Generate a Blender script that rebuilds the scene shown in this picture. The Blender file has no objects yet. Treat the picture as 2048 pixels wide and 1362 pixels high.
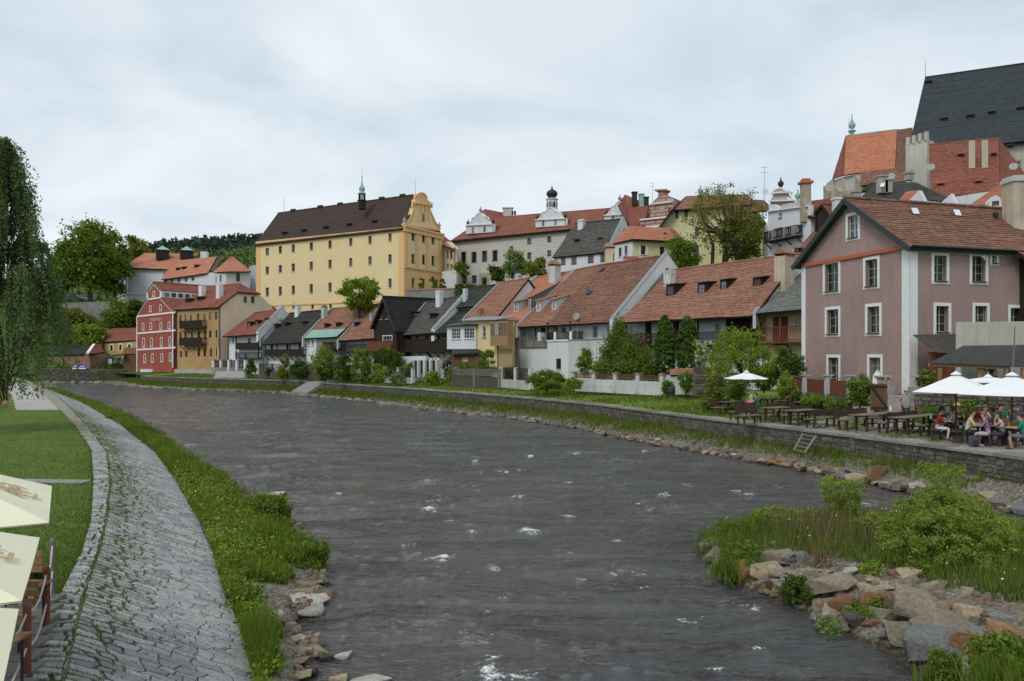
import bpy,bmesh,math,random
import numpy as np
from mathutils import Vector,Matrix
S = bpy.context.scene
C = S.collection
random.seed(11)
RNG = np.random.default_rng(7)
R = math.radians
# ---------------------------------------------------------------- camera,sky,sun,exposure
cam = bpy.data.objects.new('camera',bpy.data.cameras.new('camera'))
C.objects.link(cam)
cam.location = (0,0,0)
cam.rotation_euler = (R(90),0,0)
cam.data.sensor_width = 36.0
cam.data.lens = 28.125
cam.data.shift_y = 30.0 / 2048.0
cam.data.clip_start = 0.1
cam.data.clip_end = 6000
S.camera = cam
W = bpy.data.worlds.new('World')
S.world = W
W.use_nodes = True
nt = W.node_tree
nt.nodes.clear()
def wn(t,**k):
 n = nt.nodes.new(t)
 for a,b in k.items():
  setattr(n,a,b)
 return n
SUN_EL,SUN_AZ = 48,215
sky = wn('ShaderNodeTexSky')
sky.sky_type = 'NISHITA'
sky.sun_disc = False
sky.sun_elevation = R(SUN_EL)
sky.sun_rotation = R(SUN_AZ)
skym = wn('ShaderNodeMix',data_type='RGBA',blend_type='MULTIPLY')
skym.inputs[0].default_value = 1
skym.inputs[7].default_value = (0.1,0.1,0.1,1)
nt.links.new(sky.outputs[0],skym.inputs[6])
tc = wn('ShaderNodeTexCoord')
sep = wn('ShaderNodeSeparateXYZ')
nt.links.new(tc.outputs['Generated'],sep.inputs[0])
def wm(op,a,b=None):
 n = wn('ShaderNodeMath',operation=op)
 for i,v in enumerate((a,b)):
  if v is None: continue
  if isinstance(v,(int,float)): n.inputs[i].default_value = v
  else: nt.links.new(v,n.inputs[i])
 return n.outputs[0]
zz = wm('ADD',wm('MAXIMUM',sep.outputs[2],0.0),0.22)
cb = wn('ShaderNodeCombineXYZ')
nt.links.new(wm('DIVIDE',sep.outputs[0],zz),cb.inputs[0])
nt.links.new(wm('DIVIDE',sep.outputs[1],zz),cb.inputs[1])
n1 = wn('ShaderNodeTexNoise')
n1.inputs['Scale'].default_value = 1.25
n1.inputs['Detail'].default_value = 6
n1.inputs['Roughness'].default_value = 0.52
n1.inputs['Distortion'].default_value = 0.5
nt.links.new(cb.outputs[0],n1.inputs['Vector'])
cr = wn('ShaderNodeValToRGB')
cr.color_ramp.elements[0].position = 0.34
cr.color_ramp.elements[0].color = (0.47,0.55,0.62,1)
cr.color_ramp.elements[1].position = 0.66
cr.color_ramp.elements[1].color = (0.72,0.765,0.80,1)
nt.links.new(n1.outputs['Fac'],cr.inputs[0])
mx = wn('ShaderNodeMix',data_type='RGBA')
mx.inputs[0].default_value = 0.94
nt.links.new(skym.outputs[2],mx.inputs[6])
nt.links.new(cr.outputs[0],mx.inputs[7])
bg = wn('ShaderNodeBackground')
bg.inputs[1].default_value = 1.1
nt.links.new(mx.outputs[2],bg.inputs[0])
wo = wn('ShaderNodeOutputWorld')
nt.links.new(bg.outputs[0],wo.inputs[0])
sun = bpy.data.objects.new('sun',bpy.data.lights.new('sun','SUN'))
C.objects.link(sun)
sun.data.energy = 1.25
sun.data.angle = R(18)
sun.data.color = (1.0,0.96,0.9)
sun.rotation_euler = (R(90 - SUN_EL),0,R(180 - SUN_AZ))
S.view_settings.view_transform = 'Standard'
S.view_settings.look = 'None'
S.view_settings.gamma = 1
S.view_settings.exposure = 0.22
S.render.engine = 'CYCLES'
S.cycles.max_bounces = 6
S.cycles.diffuse_bounces = 3
S.cycles.glossy_bounces = 3
S.cycles.transparent_max_bounces = 6
S.cycles.use_adaptive_sampling = True
S.cycles.use_denoising = True
# ---------------------------------------------------------------- helpers
F,HY,CX = 1600.0,711.0,1024.0
def P(px,py,d):
 return Vector(((px - CX) / F * d,d,(HY - py) / F * d))
def G(px,py,z):                 # point at height z seen along a line of sight
 return P(px,py,-z * F / (py - HY))
ORG = {}
def org(o):
 return ORG.get(o.name,Matrix.Identity(4))
class MB:
 def __init__(s):
  s.v = [];s.f = [];s.uv = [];s.mi = []
 def face(s,pts,uv=None,mi=0):
  n = len(s.v)
  s.v.extend([tuple(p) for p in pts])
  s.f.append(tuple(range(n,n + len(pts))))
  s.uv.append(uv);s.mi.append(mi)
 def obox(s,c,a,b,h,mi=0):          # centre and three half vectors
  c = Vector(c);a = Vector(a);b = Vector(b);h = Vector(h)
  n = len(s.v)
  for k in (-1,1):
   for i,j in ((-1,-1),(1,-1),(1,1),(-1,1)):
    s.v.append(tuple(c + a * i + b * j + h * k))
  for q in ((3,2,1,0),(4,5,6,7),(0,1,5,4),(1,2,6,5),(2,3,7,6),(3,0,4,7)):
   s.f.append(tuple(n + i for i in q));s.uv.append(None);s.mi.append(mi)
 def box(s,c,size,rz=0,mi=0):
  cs,sn = math.cos(rz) / 2,math.sin(rz) / 2
  s.obox(c,(cs * size[0],sn * size[0],0),(-sn * size[1],cs * size[1],0),(0,0,size[2] / 2),mi)
 def bar(s,p,q,w,h=None,mi=0):
  p = Vector(p);q = Vector(q);d = q - p
  up = Vector((0,0,1)) if abs(d.normalized().z) < .95 else Vector((1,0,0))
  a = d.cross(up).normalized();b = a.cross(d).normalized()
  s.obox((p + q) / 2,a * w / 2,d / 2,b * (h or w) / 2,mi)
 def tube(s,pts,rads,n=6,mi=0,cap=True):
  pts = [Vector(p) for p in pts]
  rings = []
  for i,p in enumerate(pts):
   d = (pts[min(i + 1,len(pts) - 1)] - pts[max(i - 1,0)])
   d = d.normalized() if d.length > 1e-6 else Vector((0,0,1))
   up = Vector((0,0,1)) if abs(d.z) < .9 else Vector((1,0,0))
   a = d.cross(up).normalized();b = d.cross(a)
   k = len(s.v)
   r = rads[i] if hasattr(rads,'__len__') else rads
   for j in range(n):
    t = 2 * math.pi * j / n
    s.v.append(tuple(p + a * math.cos(t) * r + b * math.sin(t) * r))
   rings.append(k)
  for i in range(len(rings) - 1):
   for j in range(n):
    s.f.append((rings[i] + j,rings[i] + (j + 1) % n,rings[i + 1] + (j + 1) % n,rings[i + 1] + j))
    s.uv.append(None);s.mi.append(mi)
  if cap:
   for k,rev in ((rings[0],True),(rings[-1],False)):
    q = tuple(k + j for j in range(n))
    s.f.append(q[::-1] if not rev else q);s.uv.append(None);s.mi.append(mi)
 def lathe(s,c,prof,n=12,mi=0):
  c = Vector(c)
  s.tube([c + Vector((0,0,z)) for r,z in prof],[max(r,.004) for r,z in prof],n,mi)
 def prism(s,pts,off,mi=0):            # polygon and the vector to its far side
  off = Vector(off);a = [Vector(p) for p in pts];b = [p + off for p in a]
  s.face(a[::-1],mi=mi);s.face(b,mi=mi)
  for i in range(len(a)):
   j = (i + 1) % len(a)
   s.face([a[i],a[j],b[j],b[i]],mi=mi)
 def build(s,name,mat,parent=None,kind=None,smooth=False,origin=None):
  me = bpy.data.meshes.new(name)
  M = org(parent).inverted() if parent is not None and parent.name in ORG else None
  if origin is not None:
   M = Matrix.Translation(-Vector(origin))
  v = s.v
  if M is not None:
   v = [tuple(M @ Vector(p)) for p in v]
  me.from_pydata(v,[],s.f)
  mats = mat if isinstance(mat,(list,tuple)) else [mat]
  for m in mats: me.materials.append(m)
  if len(mats) > 1:
   me.polygons.foreach_set('material_index',s.mi)
  if any(u is not None for u in s.uv):
   ul = me.uv_layers.new(name='uv')
   k = 0
   for f,u in zip(s.f,s.uv):
    for i in range(len(f)):
     ul.data[k].uv = u[i] if u else (0,0)
     k += 1
  if smooth:
   me.polygons.foreach_set('use_smooth',[True] * len(me.polygons))
  me.update()
  o = bpy.data.objects.new(name,me)
  C.objects.link(o)
  if parent is not None: o.parent = parent
  if parent is not None and parent.name in ORG: ORG[o.name] = ORG[parent.name]
  if origin is not None:
   o.location = origin
   ORG[o.name] = Matrix.Translation(Vector(origin))
  if kind: o['kind'] = kind
  return o
def npmesh(name,V,faces_n,mat,parent=None,kind=None,smooth=False,quads=True):
 """V (N,k,3) array of N faces with k corners each, not shared."""
 N,k = V.shape[0],V.shape[1]
 me = bpy.data.meshes.new(name)
 co = V.reshape(-1,3).astype(np.float32)
 if parent is not None and parent.name in ORG:
  co = co - np.array(org(parent).translation,dtype=np.float32)
 me.vertices.add(N * k);me.vertices.foreach_set('co',co.ravel())
 me.loops.add(N * k);me.loops.foreach_set('vertex_index',np.arange(N * k,dtype=np.int32))
 me.polygons.add(N)
 me.polygons.foreach_set('loop_start',np.arange(0,N * k,k,dtype=np.int32))
 me.polygons.foreach_set('loop_total',np.full(N,k,dtype=np.int32))
 me.update(calc_edges=True)
 for m in (mat if isinstance(mat,(list,tuple)) else [mat]): me.materials.append(m)
 o = bpy.data.objects.new(name,me);C.objects.link(o)
 if parent is not None:
  o.parent = parent
  if parent.name in ORG: ORG[o.name] = ORG[parent.name]
 if kind: o['kind'] = kind
 return o
def tag(o,label,cat,group=None,kind=None):
 o['label'] = label;o['category'] = cat
 if group: o['group'] = group
 if kind: o['kind'] = kind
 return o
def thing(name,label,cat,loc=(0,0,0),rz=0,group=None):
 o = bpy.data.objects.new(name,None);C.objects.link(o)
 o.empty_display_size = .3
 o.location = loc;o.rotation_euler = (0,0,rz)
 ORG[o.name] = Matrix.Translation(Vector(loc)) @ Matrix.Rotation(rz,4,'Z')
 return tag(o,label,cat,group)
def children(o):
 return [c for c in bpy.data.objects if c.parent == o]
def snap(o):                              # remember the tree below a thing once
 return (o,[snap(c) for c in children(o)])
def copy_tree(sn,parent=None):
 o,ch = sn
 c = o.copy();C.objects.link(c);c.parent = parent
 for k in ch: copy_tree(k,c)
 return c
# ---------------------------------------------------------------- materials
MATS = {}
class NT:
 def __init__(s,name):
  s.m = bpy.data.materials.new(name);s.m.use_nodes = True
  s.t = s.m.node_tree;s.t.nodes.clear()
  s.out = s.t.nodes.new('ShaderNodeOutputMaterial')
 def n(s,typ,ins=None,**k):
  n = s.t.nodes.new(typ)
  for a,b in k.items(): setattr(n,a,b)
  for a,b in (ins or {}).items():
   if isinstance(b,bpy.types.NodeSocket): s.t.links.new(b,n.inputs[a])
   else: n.inputs[a].default_value = b
  return n
 def math(s,op,a,b=0.0,c=0.0,clamp=False):
  n = s.n('ShaderNodeMath',{0: a,1: b,2: c},operation=op);n.use_clamp = clamp
  return n.outputs[0]
 def noise(s,vec,scale,detail=3,rough=.55,dist=0):
  return s.n('ShaderNodeTexNoise',{'Vector': vec,'Scale': scale,'Detail': detail,'Roughness': rough,'Distortion': dist})
 def ramp(s,fac,stops):
  n = s.n('ShaderNodeValToRGB',{0: fac})
  e = n.color_ramp.elements
  while len(e) < len(stops): e.new(.5)
  for i,(p,c) in enumerate(stops):
   e[i].position = p;e[i].color = (*c,1) if len(c) == 3 else c
  return n.outputs[0]
 def mix(s,fac,a,b,mode='MIX'):
  n = s.t.nodes.new('ShaderNodeMix');n.data_type = 'RGBA';n.blend_type = mode
  for i,v in ((0,fac),(6,a),(7,b)):
   if isinstance(v,bpy.types.NodeSocket): s.t.links.new(v,n.inputs[i])
   else: n.inputs[i].default_value = (*v,1) if isinstance(v,tuple) and len(v) == 3 else v
  return n.outputs[2]
 def pos(s):
  return s.n('ShaderNodeNewGeometry').outputs['Position']
 def obj(s):
  return s.n('ShaderNodeTexCoord').outputs['Object']
 def bump(s,h,strength=.3,dist=.02):
  return s.n('ShaderNodeBump',{'Height': h,'Strength': strength,'Distance': dist}).outputs[0]
 def fin(s,col,rough=.8,normal=None,spec=.3,**k):
  b = s.n('ShaderNodeBsdfPrincipled')
  ins = {'Base Color': col,'Roughness': rough,'Specular IOR Level': spec}
  ins.update(k)
  for a,v in ins.items():
   if isinstance(v,bpy.types.NodeSocket): s.t.links.new(v,b.inputs[a])
   else: b.inputs[a].default_value = (*v,1) if isinstance(v,tuple) and len(v) == 3 else v
  if normal: s.t.links.new(normal,b.inputs['Normal'])
  s.t.links.new(b.outputs[0],s.out.inputs[0])
  return s.m
def plaster(name,c,var=.12,dirt=.25,scale=1.0,bump=.25,dirtc=None):
 if name in MATS: return MATS[name]
 t = NT(name);p = t.pos()
 a = t.noise(p,.35 * scale,5,.65).outputs[0]
 b = t.noise(p,9 * scale,4,.6).outputs[0]
 st = t.n('ShaderNodeMapping',{0: p,3: (1.6,1.6,.18)}).outputs[0]
 d = t.noise(st,1.1,5,.7).outputs[0]
 lo = tuple(x * (1 - var * 1.6) for x in c);hi = tuple(min(.85,x * (1 + var)) for x in c)
 col = t.ramp(a,[(.3,lo),(.7,hi)])
 col = t.mix(t.math('MULTIPLY',b,.25),col,tuple(x * .8 for x in c))
 dc = dirtc or tuple(x * .5 + .02 for x in c)
 col = t.mix(t.math('MULTIPLY',t.ramp(d,[(.5,(0,0,0)),(.78,(1,1,1))]),dirt * 1.6,clamp=True),col,dc)
 m = t.fin(col,.92,t.bump(b,bump,.03),.15)
 MATS[name] = m;return m
def tiles(name,c1,c2,c3,moss=.2,mossc=(.10,.10,.07)):
 """per tile colour from the roof's own uv (one unit = one tile)"""
 if name in MATS: return MATS[name]
 t = NT(name)
 uv = t.n('ShaderNodeUVMap').outputs[0]
 fl = t.n('ShaderNodeVectorMath',{0: uv},operation='FLOOR').outputs[0]
 wnz = t.n('ShaderNodeTexWhiteNoise',{'Vector': fl},noise_dimensions='3D').outputs[0]
 p = t.pos()
 a = t.noise(p,.28,5,.65).outputs[0]
 b = t.noise(p,2.2,4,.7).outputs[0]
 f = t.math('ADD',t.math('MULTIPLY',wnz,.45),t.math('MULTIPLY',a,.6))
 col = t.ramp(f,[(.22,c1),(.52,c2),(.85,c3)])
 col = t.mix(t.math('MULTIPLY',t.ramp(b,[(.48,(0,0,0)),(.72,(1,1,1))]),moss,clamp=True),col,mossc)
 sx = t.n('ShaderNodeSeparateXYZ',{0: uv}).outputs
 w = t.math('SINE',t.math('MULTIPLY',sx[0],6.2832))
 m = t.fin(col,.85,t.bump(t.math('ADD',w,t.math('MULTIPLY',b,.6)),.5,.03),.2)
 MATS[name] = m;return m
def simple(name,c,rough=.7,var=.15,scale=6,bump=.15,spec=.3,metal=0.0,rnd=0.0,coord='pos'):
 if name in MATS: return MATS[name]
 t = NT(name);p = t.pos() if coord == 'pos' else t.obj()
 a = t.noise(p,scale,4,.6).outputs[0]
 col = t.ramp(a,[(.3,tuple(x * (1 - var) for x in c)),(.7,tuple(min(.9,x * (1 + var)) for x in c))])
 if rnd:
  r = t.n('ShaderNodeObjectInfo').outputs['Random']
  k = t.math('MULTIPLY_ADD',r,2 * rnd,1 - rnd)
  kc = t.n('ShaderNodeCombineXYZ',{0: k,1: k,2: k}).outputs[0]
  col = t.mix(1.0,col,kc,'MULTIPLY')
 m = t.fin(col,rough,t.bump(a,bump,.01),spec,Metallic=metal)
 MATS[name] = m;return m
def wood(name,c,var=.35,scale=3.0):
 if name in MATS: return MATS[name]
 t = NT(name);p = t.obj()
 mp = t.n('ShaderNodeMapping',{0: p,3: (4,4,.6)}).outputs[0]
 a = t.noise(mp,scale,5,.7,.6).outputs[0]
 col = t.ramp(a,[(.25,tuple(x * (1 - var) for x in c)),(.75,tuple(x * (1 + var) for x in c))])
 m = t.fin(col,.8,t.bump(a,.3,.01),.2)
 MATS[name] = m;return m
def leafmat(name,c1,c2,c3=None,trans=.3):
 if name in MATS: return MATS[name]
 t = NT(name)
 g = t.n('ShaderNodeNewGeometry')
 r = g.outputs['Random Per Island']
 nz = t.noise(g.outputs['Position'],.55,3).outputs[0]
 f = t.math('ADD',t.math('MULTIPLY',r,.55),t.math('MULTIPLY',nz,.5))
 st = [(.2,c1),(.75,c2)] + ([(.97,c3)] if c3 else [])
 col = t.ramp(f,st)
 d = t.n('ShaderNodeBsdfDiffuse',{0: col}).outputs[0]
 tr = t.n('ShaderNodeBsdfTranslucent',{0: t.mix(1.0,col,(1.0,1.0,.5),'MULTIPLY')}).outputs[0]
 mxn = t.n('ShaderNodeMixShader',{0: trans,1: d,2: tr}).outputs[0]
 t.t.links.new(mxn,t.out.inputs[0])
 MATS[name] = t.m;return t.m
def stonemat(name,stops,rnd=True,scale=4,lich=.2,rough=.85,wet=None):
 if name in MATS: return MATS[name]
 t = NT(name);p = t.pos()
 a = t.noise(p,scale,6,.65).outputs[0]
 b = t.noise(p,scale * 6,4,.6).outputs[0]
 if rnd == 'island':
  r = t.n('ShaderNodeNewGeometry').outputs['Random Per Island']
 else:
  r = t.n('ShaderNodeObjectInfo').outputs['Random']
 f = t.math('ADD',t.math('MULTIPLY',r,.72),t.math('MULTIPLY',a,.38))
 f = t.math('SUBTRACT',f,.06)
 col = t.ramp(f,stops)
 cw = t.n('ShaderNodeTexVoronoi',{'Vector': t.n('ShaderNodeMapping',{0: p,3: (1,1,2.2)}).outputs[0],'Scale': scale * 1.6},feature='DISTANCE_TO_EDGE').outputs[0]
 crk = t.ramp(cw,[(.0,(1,1,1)),(.035,(0,0,0))])
 col = t.mix(t.math('MULTIPLY',t.ramp(b,[(.35,(0,0,0)),(.75,(1,1,1))]),.7),col,tuple(x * .5 for x in stops[0][1]))
 col = t.mix(t.math('MULTIPLY',crk,.35),col,tuple(x * .3 for x in stops[0][1]))
 col = t.mix(t.math('MULTIPLY',t.ramp(a,[(.55,(0,0,0)),(.72,(1,1,1))]),lich,clamp=True),col,(.30,.29,.24))
 if wet is not None:      # dark wet foot at the water line
  z = t.n('ShaderNodeSeparateXYZ',{0: p}).outputs[2]
  k = t.math('SUBTRACT',t.math('ADD',z,t.math('MULTIPLY',a,.08)),wet)
  k = t.math('MULTIPLY',k,12.0,clamp=True)
  col = t.mix(k,t.mix(1.0,col,(.35,.33,.3),'MULTIPLY'),col)
 h = t.math('ADD',a,t.math('MULTIPLY',b,.5))
 m = t.fin(col,rough,t.bump(h,.8,.06),.25)
 MATS[name] = m;return m
WHITE = plaster('white_plaster',(.66,.68,.70),.06,.2)
OLDWHITE = plaster('old_white_plaster',(.52,.53,.52),.12,.5)
CREAM = plaster('cream_plaster',(.62,.53,.36),.07,.2)
YELLOW = plaster('yellow_plaster',(.78,.63,.36),.03,.06)
APRICOT = plaster('apricot_plaster',(.78,.50,.24),.04,.08)
PALEYEL = plaster('pale_yellow_plaster',(.64,.60,.33),.05,.15)
HOUSEYEL = plaster('house_yellow_plaster',(.68,.55,.27),.06,.2)
OCHRE = plaster('ochre_plaster',(.44,.27,.12),.12,.35,dirtc=(.33,.27,.19))
GOLD = plaster('gold_plaster',(.50,.36,.12),.08,.2)
PINK = plaster('pink_render',(.365,.255,.235),.10,.28,bump=1.0)
REDPL = plaster('red_render',(.35,.092,.068),.08,.2)
BEIGE = plaster('beige_plaster',(.74,.61,.45),.05,.2)
CHURCHW = plaster('church_plaster',(.52,.50,.44),.12,.5)
BRICKY = plaster('brick_patchy',(.30,.17,.12),.3,.5,dirtc=(.35,.31,.26))
TRIM = simple('white_trim',(.72,.73,.72),.7,.05,3,.05)
CONC = plaster('concrete',(.40,.39,.36),.15,.5)
T_ORANGE = tiles('tiles_orange',(.19,.088,.056),(.28,.138,.09),(.36,.20,.14),.4,(.15,.095,.07))
T_RED = tiles('tiles_red',(.18,.062,.042),(.25,.09,.06),(.30,.125,.088),.25,(.12,.07,.055))
T_BRIGHT = tiles('tiles_bright',(.36,.13,.07),(.42,.165,.09),(.46,.20,.12),.08)
T_BROWN = tiles('tiles_brown',(.13,.065,.045),(.21,.105,.072),(.30,.155,.11),.35,(.10,.075,.055))
T_CHOC = tiles('tiles_chocolate',(.050,.034,.029),(.062,.042,.036),(.076,.052,.044),.1,(.05,.045,.04))
T_SALMON = tiles('tiles_salmon',(.38,.15,.09),(.46,.19,.12),(.50,.24,.16),.15,(.25,.13,.09))
T_GREY = tiles('shingle_grey',(.055,.055,.048),(.085,.083,.073),(.125,.12,.105),.3,(.06,.065,.035))
T_DARK = tiles('shingle_dark',(.028,.027,.024),(.042,.041,.035),(.06,.058,.048),.25,(.045,.05,.025))
T_LSHING = tiles('shingle_light',(.10,.11,.105),(.17,.175,.165),(.24,.24,.20),.3,(.16,.17,.10))
T_BLACK = tiles('tar_black',(.014,.014,.015),(.02,.02,.021),(.028,.028,.028),.05)
SLATE = tiles('church_slate',(.034,.043,.048),(.041,.051,.056),(.05,.06,.065),.15,(.045,.05,.045))
COPPER = simple('copper_green',(.27,.42,.36),.6,.2,2)
DARKWOOD = wood('dark_wood',(.030,.022,.017))
MIDWOOD = wood('brown_wood',(.12,.07,.042))
REDWOOD = wood('red_wood',(.16,.055,.032))
TANWOOD = wood('tan_wood',(.30,.19,.10))
GREYWOOD = wood('grey_wood',(.17,.16,.14))
BLACKM = simple('black_metal',(.025,.027,.03),.5,.1,5,.05)
GREYM = simple('grey_metal',(.22,.23,.24),.45,.1,5,.05,.5)
GREENTRIM = simple('dark_green_trim',(.035,.045,.04),.6,.1,5,.05)
ORTRIM = simple('orange_trim',(.42,.13,.07),.7,.1,5,.05)
SANDST = simple('sandstone',(.36,.31,.23),.9,.25,2,.3)
def glass(name,c,rough=.08):
 t = NT(name)
 r = t.n('ShaderNodeObjectInfo').outputs['Random']
 a = t.noise(t.pos(),1.3,3).outputs[0]
 f = t.math('ADD',t.math('MULTIPLY',r,.5),t.math('MULTIPLY',a,.5))
 cu = t.noise(t.n('ShaderNodeMapping',{0: t.pos(),3: (5,5,.35)}).outputs[0],2.0,2).outputs[0]
 f = t.math('ADD',f,t.math('MULTIPLY',t.math('SUBTRACT',cu,.5),.35))
 col = t.ramp(f,[(.25,tuple(x * .4 for x in c)),(.55,c),(.68,tuple(x * 3.5 for x in c)),(.85,tuple(x * 6 for x in c))])
 b = t.bump(t.noise(t.pos(),2.5,2).outputs[0],.05,.02)
 return t.fin(col,rough,b,.5)
GLASS = glass('window_glass',(.022,.026,.03))
GLASSL = glass('window_glass_pale',(.06,.075,.09))
# ---------------------------------------------------------------- building helpers
def V2(p): return Vector((p[0],p[1]))
class Wall:
 """vertical wall seen from outside with A on the left"""
 def __init__(s,A,B,z0):
  s.A = V2(A);s.B = V2(B);s.L = (s.B - s.A).length
  s.t = (s.B - s.A) / s.L;s.n = Vector((s.t.y,-s.t.x));s.z0 = z0
  s.holes = []
 def uz(s,px,py):
  k = (px - CX) / F
  u = (k * s.A.y - s.A.x) / (s.t.x - k * s.t.y)
  d = s.A.y + s.t.y * u
  return u,(HY - py) / F * d
 def pt(s,u,z,off=0.0):
  q = s.A + s.t * u + s.n * off
  return Vector((q.x,q.y,z))
 def rect(s,px0,px1,py0,py1):
  u0,u1 = s.uz(px0,py0)[0],s.uz(px1,py0)[0]
  m = (px0 + px1) / 2
  return u0,u1,s.uz(m,py1)[1],s.uz(m,py0)[1]
 def mesh(s,prof,mat,parent,name='wall',rev=.18,back=.35):
  """prof: [(u, ztop)...]; s.holes: [(u0,u1,z0,z1)]"""
  m = MB()
  us = sorted(set([round(u,4) for u,z in prof] + [round(x,4) for h in s.holes for x in h[:2]]))
  us = [u for u in us if prof[0][0] - 1e-4 <= u <= prof[-1][0] + 1e-4]
  def top(u):
   for (a,za),(b,zb) in zip(prof,prof[1:]):
    if u <= b + 1e-6:
     return za + (zb - za) * (u - a) / max(b - a,1e-6)
   return prof[-1][1]
  for a,b in zip(us,us[1:]):
   if b - a < .002: continue
   z = s.z0
   for h in sorted([h for h in s.holes if h[0] < (a + b) / 2 < h[1]],key=lambda h: h[2]):
    if h[2] > z: m.face([s.pt(a,z),s.pt(b,z),s.pt(b,h[2]),s.pt(a,h[2])])
    z = h[3]
   m.face([s.pt(a,z),s.pt(b,z),s.pt(b,top(b)),s.pt(a,top(a))])
  for u0,u1,z0,z1 in s.holes:
   c = [(u0,z0),(u1,z0),(u1,z1),(u0,z1)]
   for i in range(4):
    p,q = c[i],c[(i + 1) % 4]
    m.face([s.pt(*q),s.pt(*p),s.pt(*p,-rev),s.pt(*q,-rev)])
  pr = [(prof[0][0],s.z0)] + list(prof) + [(prof[-1][0],s.z0)]
  m.face([s.pt(u,z,-back) for u,z in pr])
  for (a,za),(b,zb) in zip(pr,pr[1:]):
   m.face([s.pt(a,za),s.pt(b,zb),s.pt(b,zb,-back),s.pt(a,za,-back)])
  return m.build(name,mat,parent)
def window(w,r,parent,trim=TRIM,tw=.1,frame=TRIM,nx=2,ny=3,sill=True,rev=.14,gl=GLASS,name='window',fw=.05,hole=True,proud=.03,fine=True):
 u0,u1,z0,z1 = r
 if hole: w.holes.append(r)
 o = 0 if hole else .05
 base = None
 m = MB()
 fd = -rev + .05 + o if hole else .03
 def b(ua,ub,za,zb,off0,off1):
  m.obox(w.pt((ua + ub) / 2,(za + zb) / 2,(off0 + off1) / 2),(*(w.t * (ub - ua) / 2),0),(*(w.n * (off1 - off0) / 2),0),(0,0,(zb - za) / 2))
 b(u0,u0 + fw,z0,z1,fd - .04,fd);b(u1 - fw,u1,z0,z1,fd - .04,fd)
 b(u0 + fw,u1 - fw,z0,z0 + fw,fd - .04,fd);b(u0 + fw,u1 - fw,z1 - fw,z1,fd - .04,fd)
 for i in range(1,nx):
  x = u0 + (u1 - u0) * i / nx
  ww = .03 if nx == 2 or i * 2 == nx else .016
  b(x - ww,x + ww,z0 + fw,z1 - fw,fd - .035,fd - .004)
 for i in range(1,ny):
  z = z0 + (z1 - z0) * i / ny
  b(u0 + fw,u1 - fw,z - .014,z + .014,fd - .03,fd - .008)
 base = m.build(name,frame,parent)
 m = MB()
 gp = [w.pt(u0 + .01,z0 + .01,fd - .03),w.pt(u1 - .01,z0 + .01,fd - .03),w.pt(u1 - .01,z1 - .01,fd - .03),w.pt(u0 + .01,z1 - .01,fd - .03)]
 m.prism(gp,(*(-w.n * .015),0))
 m.build('pane',gl,base)
 if tw:
  m = MB()
  b2 = m
  def bb(ua,ub,za,zb,off1=proud):
   m.obox(w.pt((ua + ub) / 2,(za + zb) / 2,off1 / 2),(*(w.t * (ub - ua) / 2),0),(*(w.n * off1 / 2),0),(0,0,(zb - za) / 2))
  bb(u0 - tw,u0,z0 - tw,z1 + tw);bb(u1,u1 + tw,z0 - tw,z1 + tw)
  bb(u0,u1,z1,z1 + tw);bb(u0,u1,z0 - tw,z0)
  m.build('surround',trim,base)
 if sill:
  m = MB()
  m.obox(w.pt((u0 + u1) / 2,z0 - .03,.06),(*(w.t * ((u1 - u0) / 2 + .03)),0),(*(w.n * .07),0),(0,0,.025))
  m.build('sill',BLACKM if tw else trim,base)
 return base
def windows(w,rects,parent,**k):
 for r in rects:
  window(w,w.rect(*r),parent,**k)
def door(w,r,parent,mat=None,rev=.15):
 w.holes.append(r)
 u0,u1,z0,z1 = r
 m = MB()
 m.obox(w.pt((u0 + u1) / 2,(z0 + z1) / 2,-rev + .02),(*(w.t * (u1 - u0) / 2),0),(*(w.n * .03),0),(0,0,(z1 - z0) / 2))
 for k in (.27,.73):
  for q in (.3,.72):
   m.obox(w.pt(u0 + (u1 - u0) * k,z0 + (z1 - z0) * q,-rev + .06),(*(w.t * (u1 - u0) * .17),0),(*(w.n * .015),0),(0,0,(z1 - z0) * .17))
 return m.build('door',mat or DARKWOOD,parent)
class Plane:
 def __init__(s,a,b,c):
  s.a = Vector(a);s.nrm = (Vector(b) - s.a).cross(Vector(c) - s.a).normalized()
 def at(s,px,py):
  r = Vector(((px - CX) / F,1,(HY - py) / F))
  return r * (s.a.dot(s.nrm) / r.dot(s.nrm))
def ease(p,q,k): return p + (q - p) * k
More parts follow.
